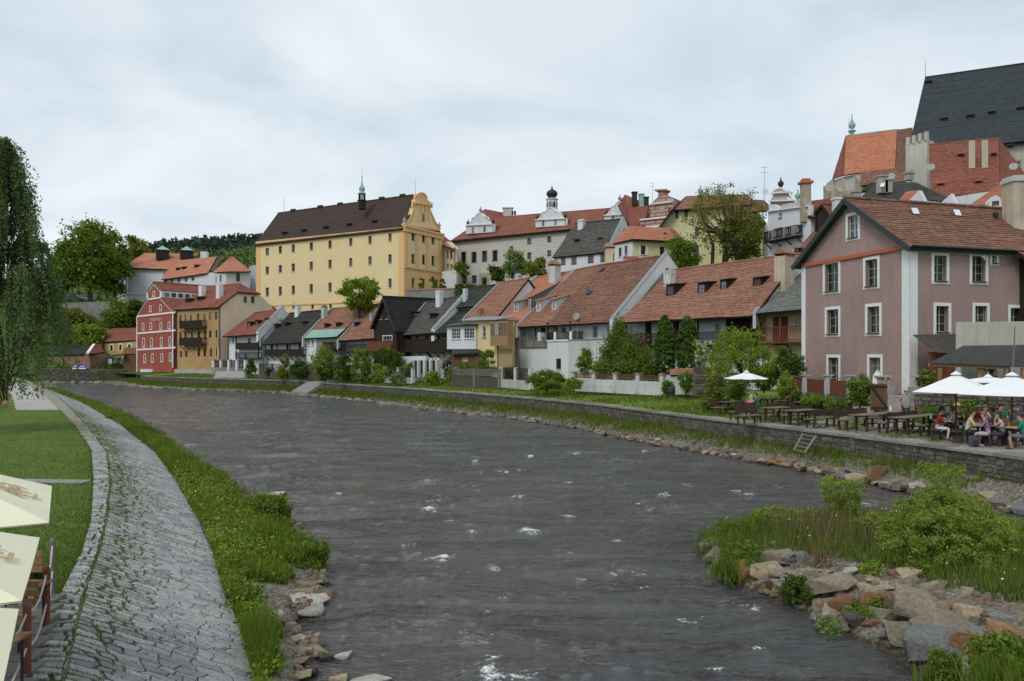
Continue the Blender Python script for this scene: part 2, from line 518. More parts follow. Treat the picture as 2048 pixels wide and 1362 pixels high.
def slope(parent,bl,br,tr,tl,mat,course=.3,thick=.16,tile=.2,lift=.04,name='roof_tiles',seg=1.1,kind='stuff',edge=None):
 """a roof slope as overlapping courses: a saw-tooth of real steps"""
 bl,br,tr,tl = map(Vector,(bl,br,tr,tl))
 nrm = (br - bl).cross(tl - bl).normalized()
 if nrm.z < 0: nrm = -nrm
 H = ((tl - bl).length + (tr - br).length) / 2
 n = max(2,int(H / course));L = max((br - bl).length,(tr - tl).length)
 ns = max(1,int(L / seg))
 rr = random.Random(int(abs(bl.x * 31 + bl.y * 17 + bl.z) * 10))
 m = MB()
 sag = [rr.uniform(-.02,.02) for _ in range(ns + 1)]
 for i in range(n):
  t0,t1 = i / n,min(1.0,(i + 1.12) / n)
  lf = lift * rr.uniform(.8,1.25)
  rowj = [rr.uniform(-.012,.012) + sag[j] for j in range(ns + 1)]
  for j in range(ns):
   s0,s1 = j / ns,(j + 1) / ns
   a = ease(ease(bl,tl,t0),ease(br,tr,t0),s0) + nrm * (lf + rowj[j])
   b = ease(ease(bl,tl,t0),ease(br,tr,t0),s1) + nrm * (lf + rowj[j + 1])
   c = ease(ease(bl,tl,t1),ease(br,tr,t1),s1) + nrm * (.004 + rowj[j + 1])
   d = ease(ease(bl,tl,t1),ease(br,tr,t1),s0) + nrm * (.004 + rowj[j])
   w0,w1 = L * s0 / tile,L * s1 / tile
   m.face([a,b,c,d],uv=[(w0 + i * .5,i + .02),(w1 + i * .5,i + .02),(w1 + i * .5,i + .98),(w0 + i * .5,i + .98)])
   a2,b2 = a - nrm * lf * 1.2,b - nrm * lf * 1.2
   m.face([a2,b2,b,a],uv=[(w0,i + .01),(w1,i + .01),(w1,i + .02),(w0,i + .02)])
 o = m.build(name,mat,parent,kind=kind)
 m = MB();K = 5
 g = [[ease(ease(bl,tl,j / K),ease(br,tr,j / K),i / K) - nrm * .05 for j in range(K + 1)] for i in range(K + 1)]
 dn = nrm * thick
 for i in range(K):
  for j in range(K):
   q = [g[i][j],g[i + 1][j],g[i + 1][j + 1],g[i][j + 1]]
   m.face(q);m.face([p - dn for p in q][::-1])
  for j,f in ((0,1),(K,-1)):
   q = [g[i][j] - dn,g[i + 1][j] - dn,g[i + 1][j],g[i][j]];m.face(q[::f]);q = [g[j][i] - dn,g[j][i + 1] - dn,g[j][i + 1],g[j][i]];m.face(q[::-f])
 m.build('roof_deck',edge or DARKWOOD,parent)
 return o
def ridge(parent,a,b,mat,r=.13,name='ridge_tiles'):
 a = Vector(a);b = Vector(b);n = max(2,int((b - a).length / .42))
 m = MB()
 for i in range(n):
  p,q = ease(a,b,i / n),ease(a,b,(i + 1.1) / n if i < n - 1 else 1)
  m.tube([p,q],[r * 1.12,r * .92],6)
 if n > 90:
  m = MB();m.tube([a,b],r,6)
 for k in range(len(m.f)):
  m.uv[k] = [(k // 8 + .3,.5)] * len(m.f[k])
 return m.build(name,mat,parent,kind='stuff')
def chimney(parent,pl,pxc,ytop,ybot,wpx,mat=None,cap='slab',dep=None,axis=None,capmat=None):
 q = pl.at(pxc,ybot)
 w = wpx / F * q.y
 zt = (HY - ytop) / F * q.y
 ax = Vector((axis[0],axis[1],0)).normalized() if axis is not None else Vector((1,0,0))
 ay = Vector((-ax.y,ax.x,0))
 dep = dep or w * .8
 c = Vector((q.x,q.y,0)) + ay * dep / 2
 m = MB()
 zb = q.z - .6
 m.obox((c.x,c.y,(zb + zt) / 2),ax * w / 2 * .92,ay * dep / 2,(0,0,(zt - zb) / 2))
 base = m.build('chimney',mat or OLDWHITE,parent)
 m = MB()
 if cap == 'slab':
  m.obox((c.x,c.y,zt + .04),ax * (w / 2 + .06),ay * (dep / 2 + .08),(0,0,.05))
  for k in (-.25,.25):
   m.obox((c.x + ax.x * w * k,c.y + ax.y * w * k,zt + .2),ax * w * .12,ay * dep * .3,(0,0,.12))
 elif cap == 'gable':
  h = w * .45
  for k in (-.4,.4):
   m.obox((c.x + ax.x * w * k,c.y + ax.y * w * k,zt + .1),ax * w * .08,ay * dep * .45,(0,0,.12))
  a = c + ax * (w / 2 + .08);b = c - ax * (w / 2 + .08)
  tri = [Vector((b.x,b.y,zt + .2)),Vector((a.x,a.y,zt + .2)),Vector((c.x,c.y,zt + .2 + h))]
  m.prism([p - ay * (dep / 2 + .08) for p in tri],ay * (dep + .16))
 elif cap == 'crenel':
  for k in (-.4,0,.4):
   m.obox((c.x + ax.x * w * k,c.y + ax.y * w * k,zt + .22),ax * w * .1,ay * dep * .5,(0,0,.22))
 if cap:
  m.build('chimney_cap',capmat or (mat or OLDWHITE),base)
 return base
def shed_dormer(parent,pl,pxc,ybot,wpx,hpx,inw,roofm,wallm=None,tanb=.12,over=.22,panes=2,cheek=None,name='dormer'):
 """front upright at pxc,ybot on the roof plane; inw = horizontal direction up the slope"""
 q = pl.at(pxc,ybot);w = wpx / F * q.y;h = hpx / F * q.y
 m_ = Vector((inw[0],inw[1],0)).normalized();ax = Vector((m_.y,-m_.x,0))
 nn = pl.nrm if pl.nrm.z > 0 else -pl.nrm
 ta = -(nn.x * m_.x + nn.y * m_.y) / nn.z
 L = h / max(ta - tanb,.15)
 l,r = q - ax * w / 2,q + ax * w / 2
 top = Vector((0,0,h))
 m = MB()
 m.prism([l,r,r + top,l + top],m_ * .06)
 for p in (l,r):
  bk = p + m_ * L + Vector((0,0,L * ta))
  m.prism([p,p + top,bk],ax * (.05 if p is l else -.05))
 d = m.build(name,wallm or DARKWOOD,parent)
 m = MB()
 e = .06 / 1
 k0 = -over;k1 = L + .1
 def rp(p,s,k): return p + m_ * k + Vector((0,0,h + tanb * k + .03))
 m.prism([rp(l - ax * .18,0,k0),rp(r + ax * .18,0,k0),rp(r + ax * .12,0,k1),rp(l - ax * .12,0,k1)],(0,0,.07))
 for i in range(len(m.f)): m.uv[i] = [(0,0),(w / .2,0),(w / .2,L / .3),(0,L / .3)][:len(m.f[i])]
 m.build('dormer_roof',roofm,d)
 if panes:
  wl = Wall((l - m_ * .01).xy,(r - m_ * .01).xy,l.z)
  window(wl,(w * .18,w * .82,l.z + h * .15,l.z + h * .85),d,trim=wallm or DARKWOOD,tw=0,frame=MIDWOOD if wallm is None else TRIM,nx=panes,ny=2,sill=False,hole=False,gl=GLASSL)
 return d
def pickets(m,p,q,h,gap=.13,w=.05,rail=True,z0=.06):
 """upright slats between two points p, q (at floor level)"""
 p = Vector(p);q = Vector(q);L = (q - p).length;t = (q - p) / L
 n = max(2,int(L / gap))
 nrm = Vector((t.y,-t.x,0))
 for i in range(n + 1):
  c = p + t * L * i / n
  m.obox(c + Vector((0,0,h / 2 + z0 / 2)),t * w / 2,nrm * .012,(0,0,(h - z0) / 2))
 if rail:
  for zz in (h,z0 + .05):
   m.obox((p + q) / 2 + Vector((0,0,zz)),t * L / 2,nrm * .035,(0,0,.035))
def balcony(parent,w,u0,u1,zf,out,h=.95,mat=None,solid=False,posts=None,ztop=None,brackets=True,floorm=None):
 mat = mat or DARKWOOD
 m = MB()
 m.obox(w.pt((u0 + u1) / 2,zf - .08,out / 2),(*(w.t * (u1 - u0) / 2),0),(*(w.n * out / 2),0),(0,0,.08))
 b = m.build('balcony',floorm or mat,parent)
 m = MB()
 if solid:
  a,c = w.pt(u0,zf,out - .04),w.pt(u1,zf,out - .04)
  n = max(3,int((u1 - u0) / .16))
  for i in range(n):
   x = u0 + (u1 - u0) * (i + .5) / n
   m.obox(w.pt(x,zf + h / 2,out - .03),(*(w.t * (u1 - u0) / n * .47),0),(*(w.n * (.015 + .006 * (i % 2))),0),(0,0,h / 2))
  m.obox(w.pt((u0 + u1) / 2,zf + h,out - .03),(*(w.t * (u1 - u0) / 2),0),(*(w.n * .05),0),(0,0,.035))
 else:
  pickets(m,w.pt(u0,zf,out - .04),w.pt(u1,zf,out - .04),h)
 for u in (u0 + .03,u1 - .03):
  pickets(m,w.pt(u,zf,0),w.pt(u,zf,out - .05),h)
 m.build('railing',mat,b)
 if posts:
  for u in posts:
   m = MB()
   m.obox(w.pt(u,(zf + ztop) / 2,out - .1),(*(w.t * .07),0),(*(w.n * .07),0),(0,0,(ztop - zf) / 2))
   m.build('post',mat,b)
 if brackets:
  n = max(2,int((u1 - u0) / 1.5))
  m = MB()
  for i in range(n + 1):
   u = u0 + .1 + (u1 - u0 - .2) * i / n
   m.bar(w.pt(u,zf - .2,out * .85),w.pt(u,zf - .8,.05),.1)
  m.build('brackets',mat,b,kind='stuff')
 return b
# ---- a plain house from pixel corners
def solve_r(p2,m2,px):
 """distance r along m2 from p2 at which the line crosses image column px"""
 k = (px - CX) / F
 return (k * p2.y - p2.x) / (m2.x - k * m2.y)
class House:
 """eave corners EL, ER (px,py) with depths; roof lines from eave up to the ridge given by one row of (left(px,py), right(px,py))."""
 def __init__(s,name,label,cat,EL,dl,ER,dr,rows,zb,group=None):
  s.a = P(EL[0],EL[1],dl);s.b = P(ER[0],ER[1],dr);s.zb = zb
  mid = (s.a + s.b) / 2
  s.o = thing(name,label,cat,(mid.x,mid.y,zb),0,group)
  t = (s.b.xy - s.a.xy).normalized();s.t = t
  s.m = Vector((-t.y,t.x))              # horizontal inward
  s.L = [s.a];s.R = [s.b];s.rprof = None
  for l,r in rows:
   s.L.append(s.solve(s.a,l));s.R.append(s.solve(s.b,r))
  s.rl = (s.L[-1].xy - s.a.xy).length;s.rr = (s.R[-1].xy - s.b.xy).length
  s.plane = Plane(s.L[0],s.R[0],s.L[1]);s.top = Plane(s.L[-2],s.R[-2],s.L[-1])
 def solve(s,e,p):
  if isinstance(p,Vector): return p
  if isinstance(p[0],str):              # ('r',run,rise)
   return Vector((e.x + s.m.x * p[1],e.y + s.m.y * p[1],e.z + p[2]))
  r = solve_r(e.xy,s.m,p[0]);q = e.xy + s.m * r
  return Vector((q.x,q.y,(HY - p[1]) / F * q.y))
 def roof(s,mat,course=.3,over=.45,rear=True,tile=.2,thick=.16,ridgem=None,side=.12,mats=None,edge=None):
  T = Vector((s.t.x,s.t.y,0))
  L = [p.copy() for p in s.L];Rr = [p.copy() for p in s.R]
  dl = (L[0] - L[1]).normalized() * over;dr = (Rr[0] - Rr[1]).normalized() * over
  L[0] += dl;Rr[0] += dr
  for p in L: p -= T * side
  for p in Rr: p += T * side
  for i in range(len(L) - 1):
   slope(s.o,L[i],Rr[i],Rr[i + 1],L[i + 1],mats[i] if mats else mat,course,thick,tile,edge=edge)
  if rear:
   bl = Vector((L[-1].x + s.m.x * s.rl,L[-1].y + s.m.y * s.rl,s.a.z));br = Vector((Rr[-1].x + s.m.x * s.rr,Rr[-1].y + s.m.y * s.rr,s.b.z))
   slope(s.o,br,bl,L[-1],Rr[-1],mat,course * 2,thick,tile,seg=4,edge=edge)
  ridge(s.o,L[-1] + Vector((0,0,.03)),Rr[-1] + Vector((0,0,.03)),ridgem or mat)
 def front(s,inset=.0):
  a = s.a.xy + s.m * inset;b = s.b.xy + s.m * inset
  s.w = Wall(a,b,s.zb);s.inset = inset
  s.wr = Wall(s.b.xy + s.m * inset,s.b.xy + s.m * s.rr * 2,s.zb)
  s.wl = Wall(s.a.xy + s.m * s.rl * 2,s.a.xy + s.m * inset,s.zb)
  return s.w
 def finish(s,mat,sidem=None,drop=.05,left=True,right=True):
  w = s.w
  def zt(p,lst):
   k = s.inset / max((lst[1].xy - lst[0].xy).length,.01)
   return lst[0].z + (lst[1].z - lst[0].z) * min(1,k) - .12
  w.mesh([(0,zt(s.a,s.L)),(w.L,zt(s.b,s.R))],mat,s.o)
  for lst,e,on,sg in ((s.L,s.a,left,1),(s.R,s.b,right,-1)):
   if not on: continue
   run = s.rl if sg > 0 else s.rr
   A = e.xy + s.m * s.inset;B = e.xy + s.m * run * 2
   pr = [(u_,z_ - .1) for u_,z_ in [(max(0,(p.xy - e.xy).length - s.inset),p.z) for p in lst]]
   pr[0] = (0,zt(e,lst))
   full = run * 2 - s.inset
   prof = pr + [(full,e.z - .1)]
   if sg < 0:
    s.wr.mesh(s.rprof or prof,sidem or mat,s.o)
   else:
    s.wl.mesh([(full - u,z) for u,z in prof][::-1],sidem or mat,s.o)
 def firewall(s,sidec,mat=None,up=.3,thick=.34,over=.5,rear=True,off=0.0,cap=None):
  lst = [p.copy() for p in (s.L if sidec == 'L' else s.R)]
  run = s.rl if sidec == 'L' else s.rr
  lst[0] += (lst[0] - lst[1]).normalized() * over
  T = Vector((s.t.x,s.t.y,0)) * (-1 if sidec == 'L' else 1)
  pts = [p + Vector((0,0,up)) for p in lst]
  if rear:
   e = lst[-1] + Vector((s.m.x * run,s.m.y * run,0));e.z = (s.a.z if sidec == 'L' else s.b.z) + up
   pts.append(e)
  low = [p - Vector((0,0,up + 1.2)) for p in pts]
  poly = pts + low[::-1]
  m = MB()
  o0 = T * (off - thick / 2)
  for i in range(len(pts) - 1):
   q = [pts[i],pts[i + 1],low[i + 1],low[i]]
   m.prism([p + o0 for p in q],T * thick)
  f = m.build('firewall',mat or OLDWHITE,s.o)
  m = MB()
  for i in range(len(pts) - 1):
   q = [pts[i],pts[i + 1],pts[i + 1] + Vector((0,0,.05)),pts[i] + Vector((0,0,.05))]
   m.prism([p + T * (off - thick / 2 - .05) for p in q],T * (thick + .1))
  m.build('coping',cap or GREYM,f)
ROWN = [(1620,62),(1520,64.5),(1240,77),(1100,86.5),(1000,92),(850,102),(700,113),(610,120.5),(450,134),(355,142.5),(275,151)]
ROWP = [(P(a,HY,d).xy) for a,d in ROWN]
def D(px):
 k = (px - CX) / F
 for i in range(len(ROWN) - 1):
  if px >= ROWN[i + 1][0] or i == len(ROWN) - 2:
   a,b = ROWP[i],ROWP[i + 1]
   t = b - a
   u = (k * a.y - a.x) / (t.x - k * t.y)
   return a.y + t.y * u
def row(name,label,EL,ER,rows,zb=-3.2,cat='house'):
 return House(name,label,cat,EL,D(EL[0]),ER,D(ER[0]),rows,zb)
class GableFront:
 """house whose gable faces the viewer; prof = outline pixels from the left eave over the apex to the right eave"""
 def __init__(s,name,label,cat,A,dA,B,dB,prof,length,zb):
  a = P(A[0],A[1],dA);b = P(B[0],B[1],dB)
  mid = (a + b) / 2
  s.o = thing(name,label,cat,(mid.x,mid.y,zb))
  s.w = Wall(a.xy,b.xy,zb);s.m = -s.w.n;s.len = length;s.zb = zb
  pr = [s.w.uz(*p) for p in prof]
  s.prof = [(0 if i == 0 else (s.w.L if i == len(pr) - 1 else u),z) for i,(u,z) in enumerate(pr)]
  s.ws = Wall(b.xy,b.xy + s.m * length,zb)      # right flank
  s.wlf = Wall(a.xy + s.m * length,a.xy,zb)
 def back(s,p,k): return p + Vector((s.m.x,s.m.y,0)) * k
 def roof(s,mat,course=.3,over=.4,eave=.4,tile=.2,skip=(),thick=.16,lower=.0,edge=None):
  ap = max(range(len(s.prof)),key=lambda i: s.prof[i][1])
  for i in range(len(s.prof) - 1):
   if i in skip: continue
   (u0,z0),(u1,z1) = s.prof[i],s.prof[i + 1]
   p,q = s.w.pt(u0,z0),s.w.pt(u1,z1)
   if i == 0: p = p + (p - q).normalized() * eave
   if i == len(s.prof) - 2: q = q + (q - p).normalized() * eave
   up = Vector((0,0,.14))
   f,b = -over,s.len + .2
   if i < ap: slope(s.o,s.back(p,b) + up,s.back(p,f) + up,s.back(q,f) + up,s.back(q,b) + up,mat,course,thick,tile,edge=edge)
   else: slope(s.o,s.back(q,f) + up,s.back(q,b) + up,s.back(p,b) + up,s.back(p,f) + up,mat,course,thick,tile,edge=edge)
  t = s.w.pt(*s.prof[ap]) + Vector((0,0,.2))
  ridge(s.o,s.back(t,-over),s.back(t,s.len),mat)
 def finish(s,mat,sidem=None):
  s.w.mesh(s.prof,mat,s.o)
  s.ws.mesh([(0,s.prof[-1][1]),(s.len,s.prof[-1][1])],sidem or mat,s.o)
  s.wlf.mesh([(0,s.prof[0][1]),(s.len,s.prof[0][1])],sidem or mat,s.o)
  bw = Wall((s.w.B + s.m * s.len),(s.w.A + s.m * s.len),s.zb)
  bw.mesh([(s.w.L - u,z) for u,z in s.prof][::-1],sidem or mat,s.o)
def band(w,u0,u1,z0,z1,proud,mat,parent,name='band',off=0.0):
 m = MB()
 m.obox(w.pt((u0 + u1) / 2,(z0 + z1) / 2,off + proud / 2),(*(w.t * (u1 - u0) / 2),0),(*(w.n * proud / 2),0),(0,0,(z1 - z0) / 2))
 return m.build(name,mat,parent)
def band_px(w,p,q,hpx,proud,mat,parent,name='band'):
 """a strip from pixel p to pixel q, hpx high"""
 (u0,z0),(u1,z1) = w.uz(*p),w.uz(*q)
 h = hpx / F * w.pt(u0,0).y
 m = MB()
 a = [w.pt(u0,z0 - h / 2),w.pt(u1,z1 - h / 2),w.pt(u1,z1 + h / 2),w.pt(u0,z0 + h / 2)]
 m.prism([x + Vector((*(w.n * .002),0)) for x in a],(*(w.n * proud),0))
 return m.build(name,mat,parent)
def outline(w,pts,thick,mat,parent,name,off=0.0,trim=None,tw=.2):
 """upright slab cut to an outline given in pixels on the wall plane"""
 uz = [w.uz(*p) for p in pts]
 m = MB()
 m.prism([w.pt(u,z,off) for u,z in uz],(*(-w.n * thick),0))
 o = m.build(name,mat,parent)
 if trim:
  m = MB()
  for (a,za),(b,zb) in zip(uz,uz[1:]):
   m.bar(w.pt(a,za,off - thick / 2),w.pt(b,zb,off - thick / 2),thick + .2,tw)
  m.build('cornice',trim,o)
 return o
def finial(parent,p,h,mat,name='finial'):
 m = MB()
 m.lathe(p,[(.22 * h,0),(.22 * h,.12 * h),(.08 * h,.2 * h),(.22 * h,.42 * h),(.24 * h,.55 * h),(.07 * h,.75 * h),(.03 * h,h)],8)
 return m.build(name,mat,parent,smooth=True)
def downpipe(w,u,z0,z1,parent,mat=None):
 m = MB();m.tube([w.pt(u,z0,.1),w.pt(u,z1,.1)],.055,6)
 return m.build('downpipe',mat or BLACKM,parent)
def gutter(w,u0,u1,z,off,parent,mat=None):
 m = MB();m.tube([w.pt(u0,z,off),w.pt(u1,z,off)],.075,6)
 return m.build('gutter',mat or BLACKM,parent)
def skylight(parent,pl,pxc,pyc,wpx,hpx,t,open_=0.0,mat=None):
 q = pl.at(pxc,pyc);w = wpx / F * q.y;h = hpx / F * q.y * 1.8
 nn = pl.nrm if pl.nrm.z > 0 else -pl.nrm
 ax = Vector((t[0],t[1],0)).normalized();ay = nn.cross(ax).normalized()
 if ay.z < 0: ay = -ay
 q = q + nn * .1
 m = MB();m.obox(q,ax * w / 2,ay * h / 2,nn * .06)
 o = m.build('skylight',BLACKM,parent)
 m = MB();m.obox(q + nn * (.075 + open_),ax * w * .4,ay * h * .4 + nn * open_,nn * .012)
 m.build('pane',mat or GLASSL,o)
 return o
def antenna(base,h,label,dish=None):
 o = thing('aerial',label,'antenna',base)
 b = Vector(base)
 m = MB();m.tube([b - Vector((0,0,.8)),b + Vector((0,0,h))],[.04,.02],5);m.build('mast',GREYM,o)
 m = MB()
 for k in (.95,.8):
  c = b + Vector((0,0,h * k))
  m.bar(c - Vector((.5,0,0)),c + Vector((.5,0,0)),.025)
  for i in range(5):
   x = -.4 + .2 * i
   m.bar(c + Vector((x,-.25,0)),c + Vector((x,.25,0)),.012)
 m.build('crossbars',GREYM,o)
 if dish:
  c = b + Vector((0,-.15,h * dish));m = MB()
  m.tube([c,c + Vector((0,-.06,0)),c + Vector((0,-.16,0))],[.08,.3,.42],12);m.build('dish',TRIM,o)
 return o
def sat_dish(parent,p,r=.4,mat=None):
 r *= .75;mat = mat or GREYM
 m = MB();p = Vector(p)
 d = Vector((-.5,-.8,.35)).normalized()
 m.tube([p,p + d * .05,p + d * .14],[.06,r * .7,r],14)
 m.bar(p,p - d * .25 - Vector((0,0,.35)),.04);m.bar(p,p + d * .5,.02)
 return m.build('satellite_dish',mat or TRIM,parent)
# ---------------------------------------------------------------- numpy noise
def vnoise(x,y,seed=0):
 xi = np.floor(x).astype(np.int64);yi = np.floor(y).astype(np.int64)
 xf = x - xi;yf = y - yi
 u = xf * xf * (3 - 2 * xf);v = yf * yf * (3 - 2 * yf)
 def h(a,b):
  n = (a * 374761393 + b * 668265263 + seed * 1274126177) & 0x7fffffff
  n = ((n ^ (n >> 13)) * 1274126177) & 0x7fffffff
  return ((n ^ (n >> 16)) & 0xffff) / 65535.0
 return (h(xi,yi) * (1 - u) * (1 - v) + h(xi + 1,yi) * u * (1 - v) + h(xi,yi + 1) * (1 - u) * v + h(xi + 1,yi + 1) * u * v) * 2 - 1
def fbm(x,y,o=4,seed=0):
 r = 0;a = .5
 for i in range(o):
  r = r + a * vnoise(x,y,seed + i);x = x * 2.03 + 1.7;y = y * 2.03 + 9.2;a *= .5
 return r
def grid_obj(name,X,Y,Z,mat,kind='structure',smooth=True,attrs=None):
 n,m = X.shape
 me = bpy.data.meshes.new(name)
 co = np.stack([X,Y,Z],-1).reshape(-1,3).astype(np.float32)
 me.vertices.add(n * m);me.vertices.foreach_set('co',co.ravel())
 idx = np.arange(n * m).reshape(n,m)
 q = np.stack([idx[:-1,:-1],idx[:-1,1:],idx[1:,1:],idx[1:,:-1]],-1).reshape(-1,4).astype(np.int32)
 me.loops.add(q.size);me.loops.foreach_set('vertex_index',q.ravel())
 me.polygons.add(len(q))
 me.polygons.foreach_set('loop_start',np.arange(0,q.size,4,dtype=np.int32))
 me.polygons.foreach_set('loop_total',np.full(len(q),4,dtype=np.int32))
 if smooth: me.polygons.foreach_set('use_smooth',np.ones(len(q),dtype=bool))
 me.update(calc_edges=True)
 for k,a in (attrs or {}).items():
  at = me.attributes.new(k,'FLOAT','POINT');at.data.foreach_set('value',a.ravel().astype(np.float32))
 me.materials.append(mat)
 o = bpy.data.objects.new(name,me);C.objects.link(o)
 if kind: o['kind'] = kind
 return o
# ---------------------------------------------------------------- ground materials
def grassmat(name,c1,c2,c3,scale=.5):
 t = NT(name);p = t.pos()
 a = t.noise(p,scale,5,.65).outputs[0]
 b = t.noise(p,14,4,.75).outputs[0]
 f = t.math('ADD',t.math('MULTIPLY',a,.7),t.math('MULTIPLY',b,.35))
 col = t.ramp(f,[(.3,c1),(.52,c2),(.75,c3)])
 return t.fin(col,.95,t.bump(b,.8,.06),.1)
M_LAWN = grassmat('lawn_green',(.06,.10,.022),(.10,.155,.034),(.15,.20,.05))
M_LAWN2 = grassmat('lawn_far',(.11,.16,.03),(.17,.23,.045),(.23,.28,.07),.25)
M_SLOPE = grassmat('slope_green',(.03,.06,.014),(.055,.10,.02),(.10,.14,.04),.12)
def soilmat():
 t = NT('gravel_soil');p = t.pos()
 a = t.noise(p,.8,5,.65).outputs[0]
 v = t.n('ShaderNodeTexVoronoi',{'Vector': p,'Scale': 16.0})
 col = t.ramp(a,[(.3,(.06,.05,.035)),(.6,(.115,.095,.07)),(.8,(.19,.165,.13))])
 vx = t.n('ShaderNodeSeparateXYZ',{0: v.outputs['Color']}).outputs[0]
 col = t.mix(.55,col,t.ramp(vx,[(.1,(.10,.085,.06)),(.5,(.20,.175,.14)),(.9,(.36,.33,.28))]))
 z = t.n('ShaderNodeSeparateXYZ',{0: p}).outputs[2]
 k = t.math('MULTIPLY',t.math('ADD',z,5.12),9.0,clamp=True)
 col = t.mix(k,t.mix(1.0,col,(.35,.33,.28),'MULTIPLY'),col)
 return t.fin(col,.9,t.bump(v.outputs['Distance'],.7,.04),.2)
M_SOIL = soilmat()
M_BED = simple('river_bed',(.05,.04,.03),.9,.3,2)
M_PATH = simple('gravel_path',(.36,.34,.31),.95,.12,30,.2)
M_DIRT = simple('terrace_dirt',(.24,.215,.18),.95,.3,1.2,.3)
BASE = MB();BASE.face([(-3000,-3000,-9),(3000,-3000,-9),(3000,4000,-9),(-3000,4000,-9)])
BASE.build('ground',M_SLOPE,kind='structure')
# ---- left bank curves,x as a function of depth
def fn(tab):
 a = np.array(sorted(tab));return lambda y: np.interp(y,a[:,0],a[:,1])
fA = fn([(0,-2.0),(5,-4.0),(10.1,-6.1),(14,-7.9),(16.4,-8.86),(19.9,-10.5),(26.3,-13.8),(34.7,-18.3),(47,-25.7),(73.7,-42.6),(107,-64.4),(150,-94)])
fC = fn([(0,-1.4),(5,-3.5),(10.08,-5.66),(12.2,-6.65),(14,-7.47),(16.4,-8.5),(19.9,-10.1),(26.3,-13.2),(33.8,-17.1),(47.2,-25.1),(83,-47.2),(107,-63.2),(150,-92)])
fB = fn([(0,1.0),(5,-1.0),(12.2,-3.9),(14.7,-5),(16.9,-6.1),(19.85,-7.4),(24,-9.4),(31.8,-13.4),(40.8,-18.2),(57,-27.9),(84,-45.2),(107,-61.3),(150,-90)])
fW = fn([(0,2.0),(5,-.5),(12.8,-3.35),(14.1,-3.6),(15.4,-4.5),(17.4,-4.2),(21.4,-5.1),(24.5,-6.7),(30.9,-10.3),(38.9,-15.2),(50,-21.6),(64.5,-29.7),(88.5,-46.2),(107,-58.6),(150,-86)])
ys = np.concatenate([np.arange(0,30,.35),np.arange(30,150,1.2)])
LAWN_Z,WZ = -4.1,-5.2
def strip(name,cols,mat,z_noise=0):
 X = np.stack([c[0] for c in cols],1);Z = np.stack([np.broadcast_to(c[1],ys.shape) for c in cols],1)
 Y = np.repeat(ys[:,None],X.shape[1],1)
 if z_noise: Z = Z + z_noise * fbm(X * 1.3,Y * 1.3,3,5)
 return grid_obj(name,X,Y,Z,mat)
a_ = fA(ys);c_ = fC(ys);b_ = fB(ys);w_ = fW(ys)
strip('lawn',[(a_ - 90,LAWN_Z),(a_ - 30,LAWN_Z),(a_ - 10,LAWN_Z),(a_ - 4,LAWN_Z),(a_ - 1.5,LAWN_Z),(a_ + .02,LAWN_Z)],M_LAWN)
M_MORTAR = simple('mossy_mortar',(.24,.23,.17),.95,.4,3,.3)
strip('embankment_bed',[(a_ - .05,LAWN_Z - .03),(c_,LAWN_Z - .03),(c_ * .75 + b_ * .25,LAWN_Z - .24),(c_ * .5 + b_ * .5,-4.55),(c_ * .25 + b_ * .75,-4.77),(b_ + .05,-4.98)],M_MORTAR)
bk = [(b_,-4.9)]
for k,z in ((.15,-4.84),(.35,-4.86),(.55,-4.92),(.75,-5.02),(.9,-5.1),(1.0,-5.19),(1.12,-5.32),(1.6,-5.8)):
 bk.append((b_ + (w_ - b_) * k,z))
strip('river_bank',bk,M_SOIL,.05)
m = MB()
yy = np.linspace(60,118,16)
for y0,y1 in zip(yy,yy[1:]):
 m.face([(float(fA(y0)) - 3.2,y0,LAWN_Z + .012),(float(fA(y0)) - .02,y0,LAWN_Z + .012),(float(fA(y1)) - .02,y1,LAWN_Z + .012),(float(fA(y1)) - 3.4,y1,LAWN_Z + .012)])
m.build('path',M_PATH,kind='structure')
m = MB();rr = random.Random(3)
for i in range(9):
 x = float(fA(26)) - .25 - i * .33
 for k in range(2):
  m.box((x + rr.uniform(-.02,.02),25.75 + k * .3 + i * .03,LAWN_Z + .01),(.3,.26,.05),rr.uniform(-.05,.05))
m.build('stepping_stones',plaster('path_stone',(.30,.30,.29),.2,.2),kind='structure')
# ---- right bank: quay line and loft behind it
Q = [(24,-10),(22,5),(20,18),(17.7,27.6),(17.0,30.3),(15.8,33.1),(13.5,38.9),(11.6,43.5),(9.3,49),(6.35,57.7),(2.8,64),(-1.06,70.9),(-6.2,78.5),(-12.2,87.5),(-18.5,95.5),(-25.2,104),(-30,112),(-45.9,122),(-60.4,133.5),(-67,143),(-71,150),(-79,151.5),(-88,151),(-104,146),(-130,135),(-170,110)]
Q = [Vector(q) for q in Q]
def resample(pts,step):
 out = [pts[0].copy()]
 for a,b in zip(pts,pts[1:]):
  n = max(1,int((b - a).length / step))
  for i in range(1,n + 1): out.append(a + (b - a) * i / n)
 return out
QS = resample(Q,1.5)
for _ in range(3):
 QS = [QS[0]] + [(QS[i - 1] + QS[i] * 2 + QS[i + 1]) / 4 for i in range(1,len(QS) - 1)] + [QS[-1]]
def qn(i):
 t = (QS[min(i + 1,len(QS) - 1)] - QS[max(i - 1,0)]).normalized()
 return t,Vector((t.y,-t.x))
QN = [qn(i) for i in range(len(QS))]
for _ in range(8):
 nn = []
 for i in range(len(QN)):
  v = QN[max(i - 1,0)][1] + QN[i][1] + QN[min(i + 1,len(QN) - 1)][1];v.normalize()
  nn.append((Vector((-v.y,v.x)),v))
 QN = nn
OFF = [0.02,.6,1.2,2,3,4.5,6,7.5,9,9.6,11,13,18,24,32,42,56,75,110,170,300]
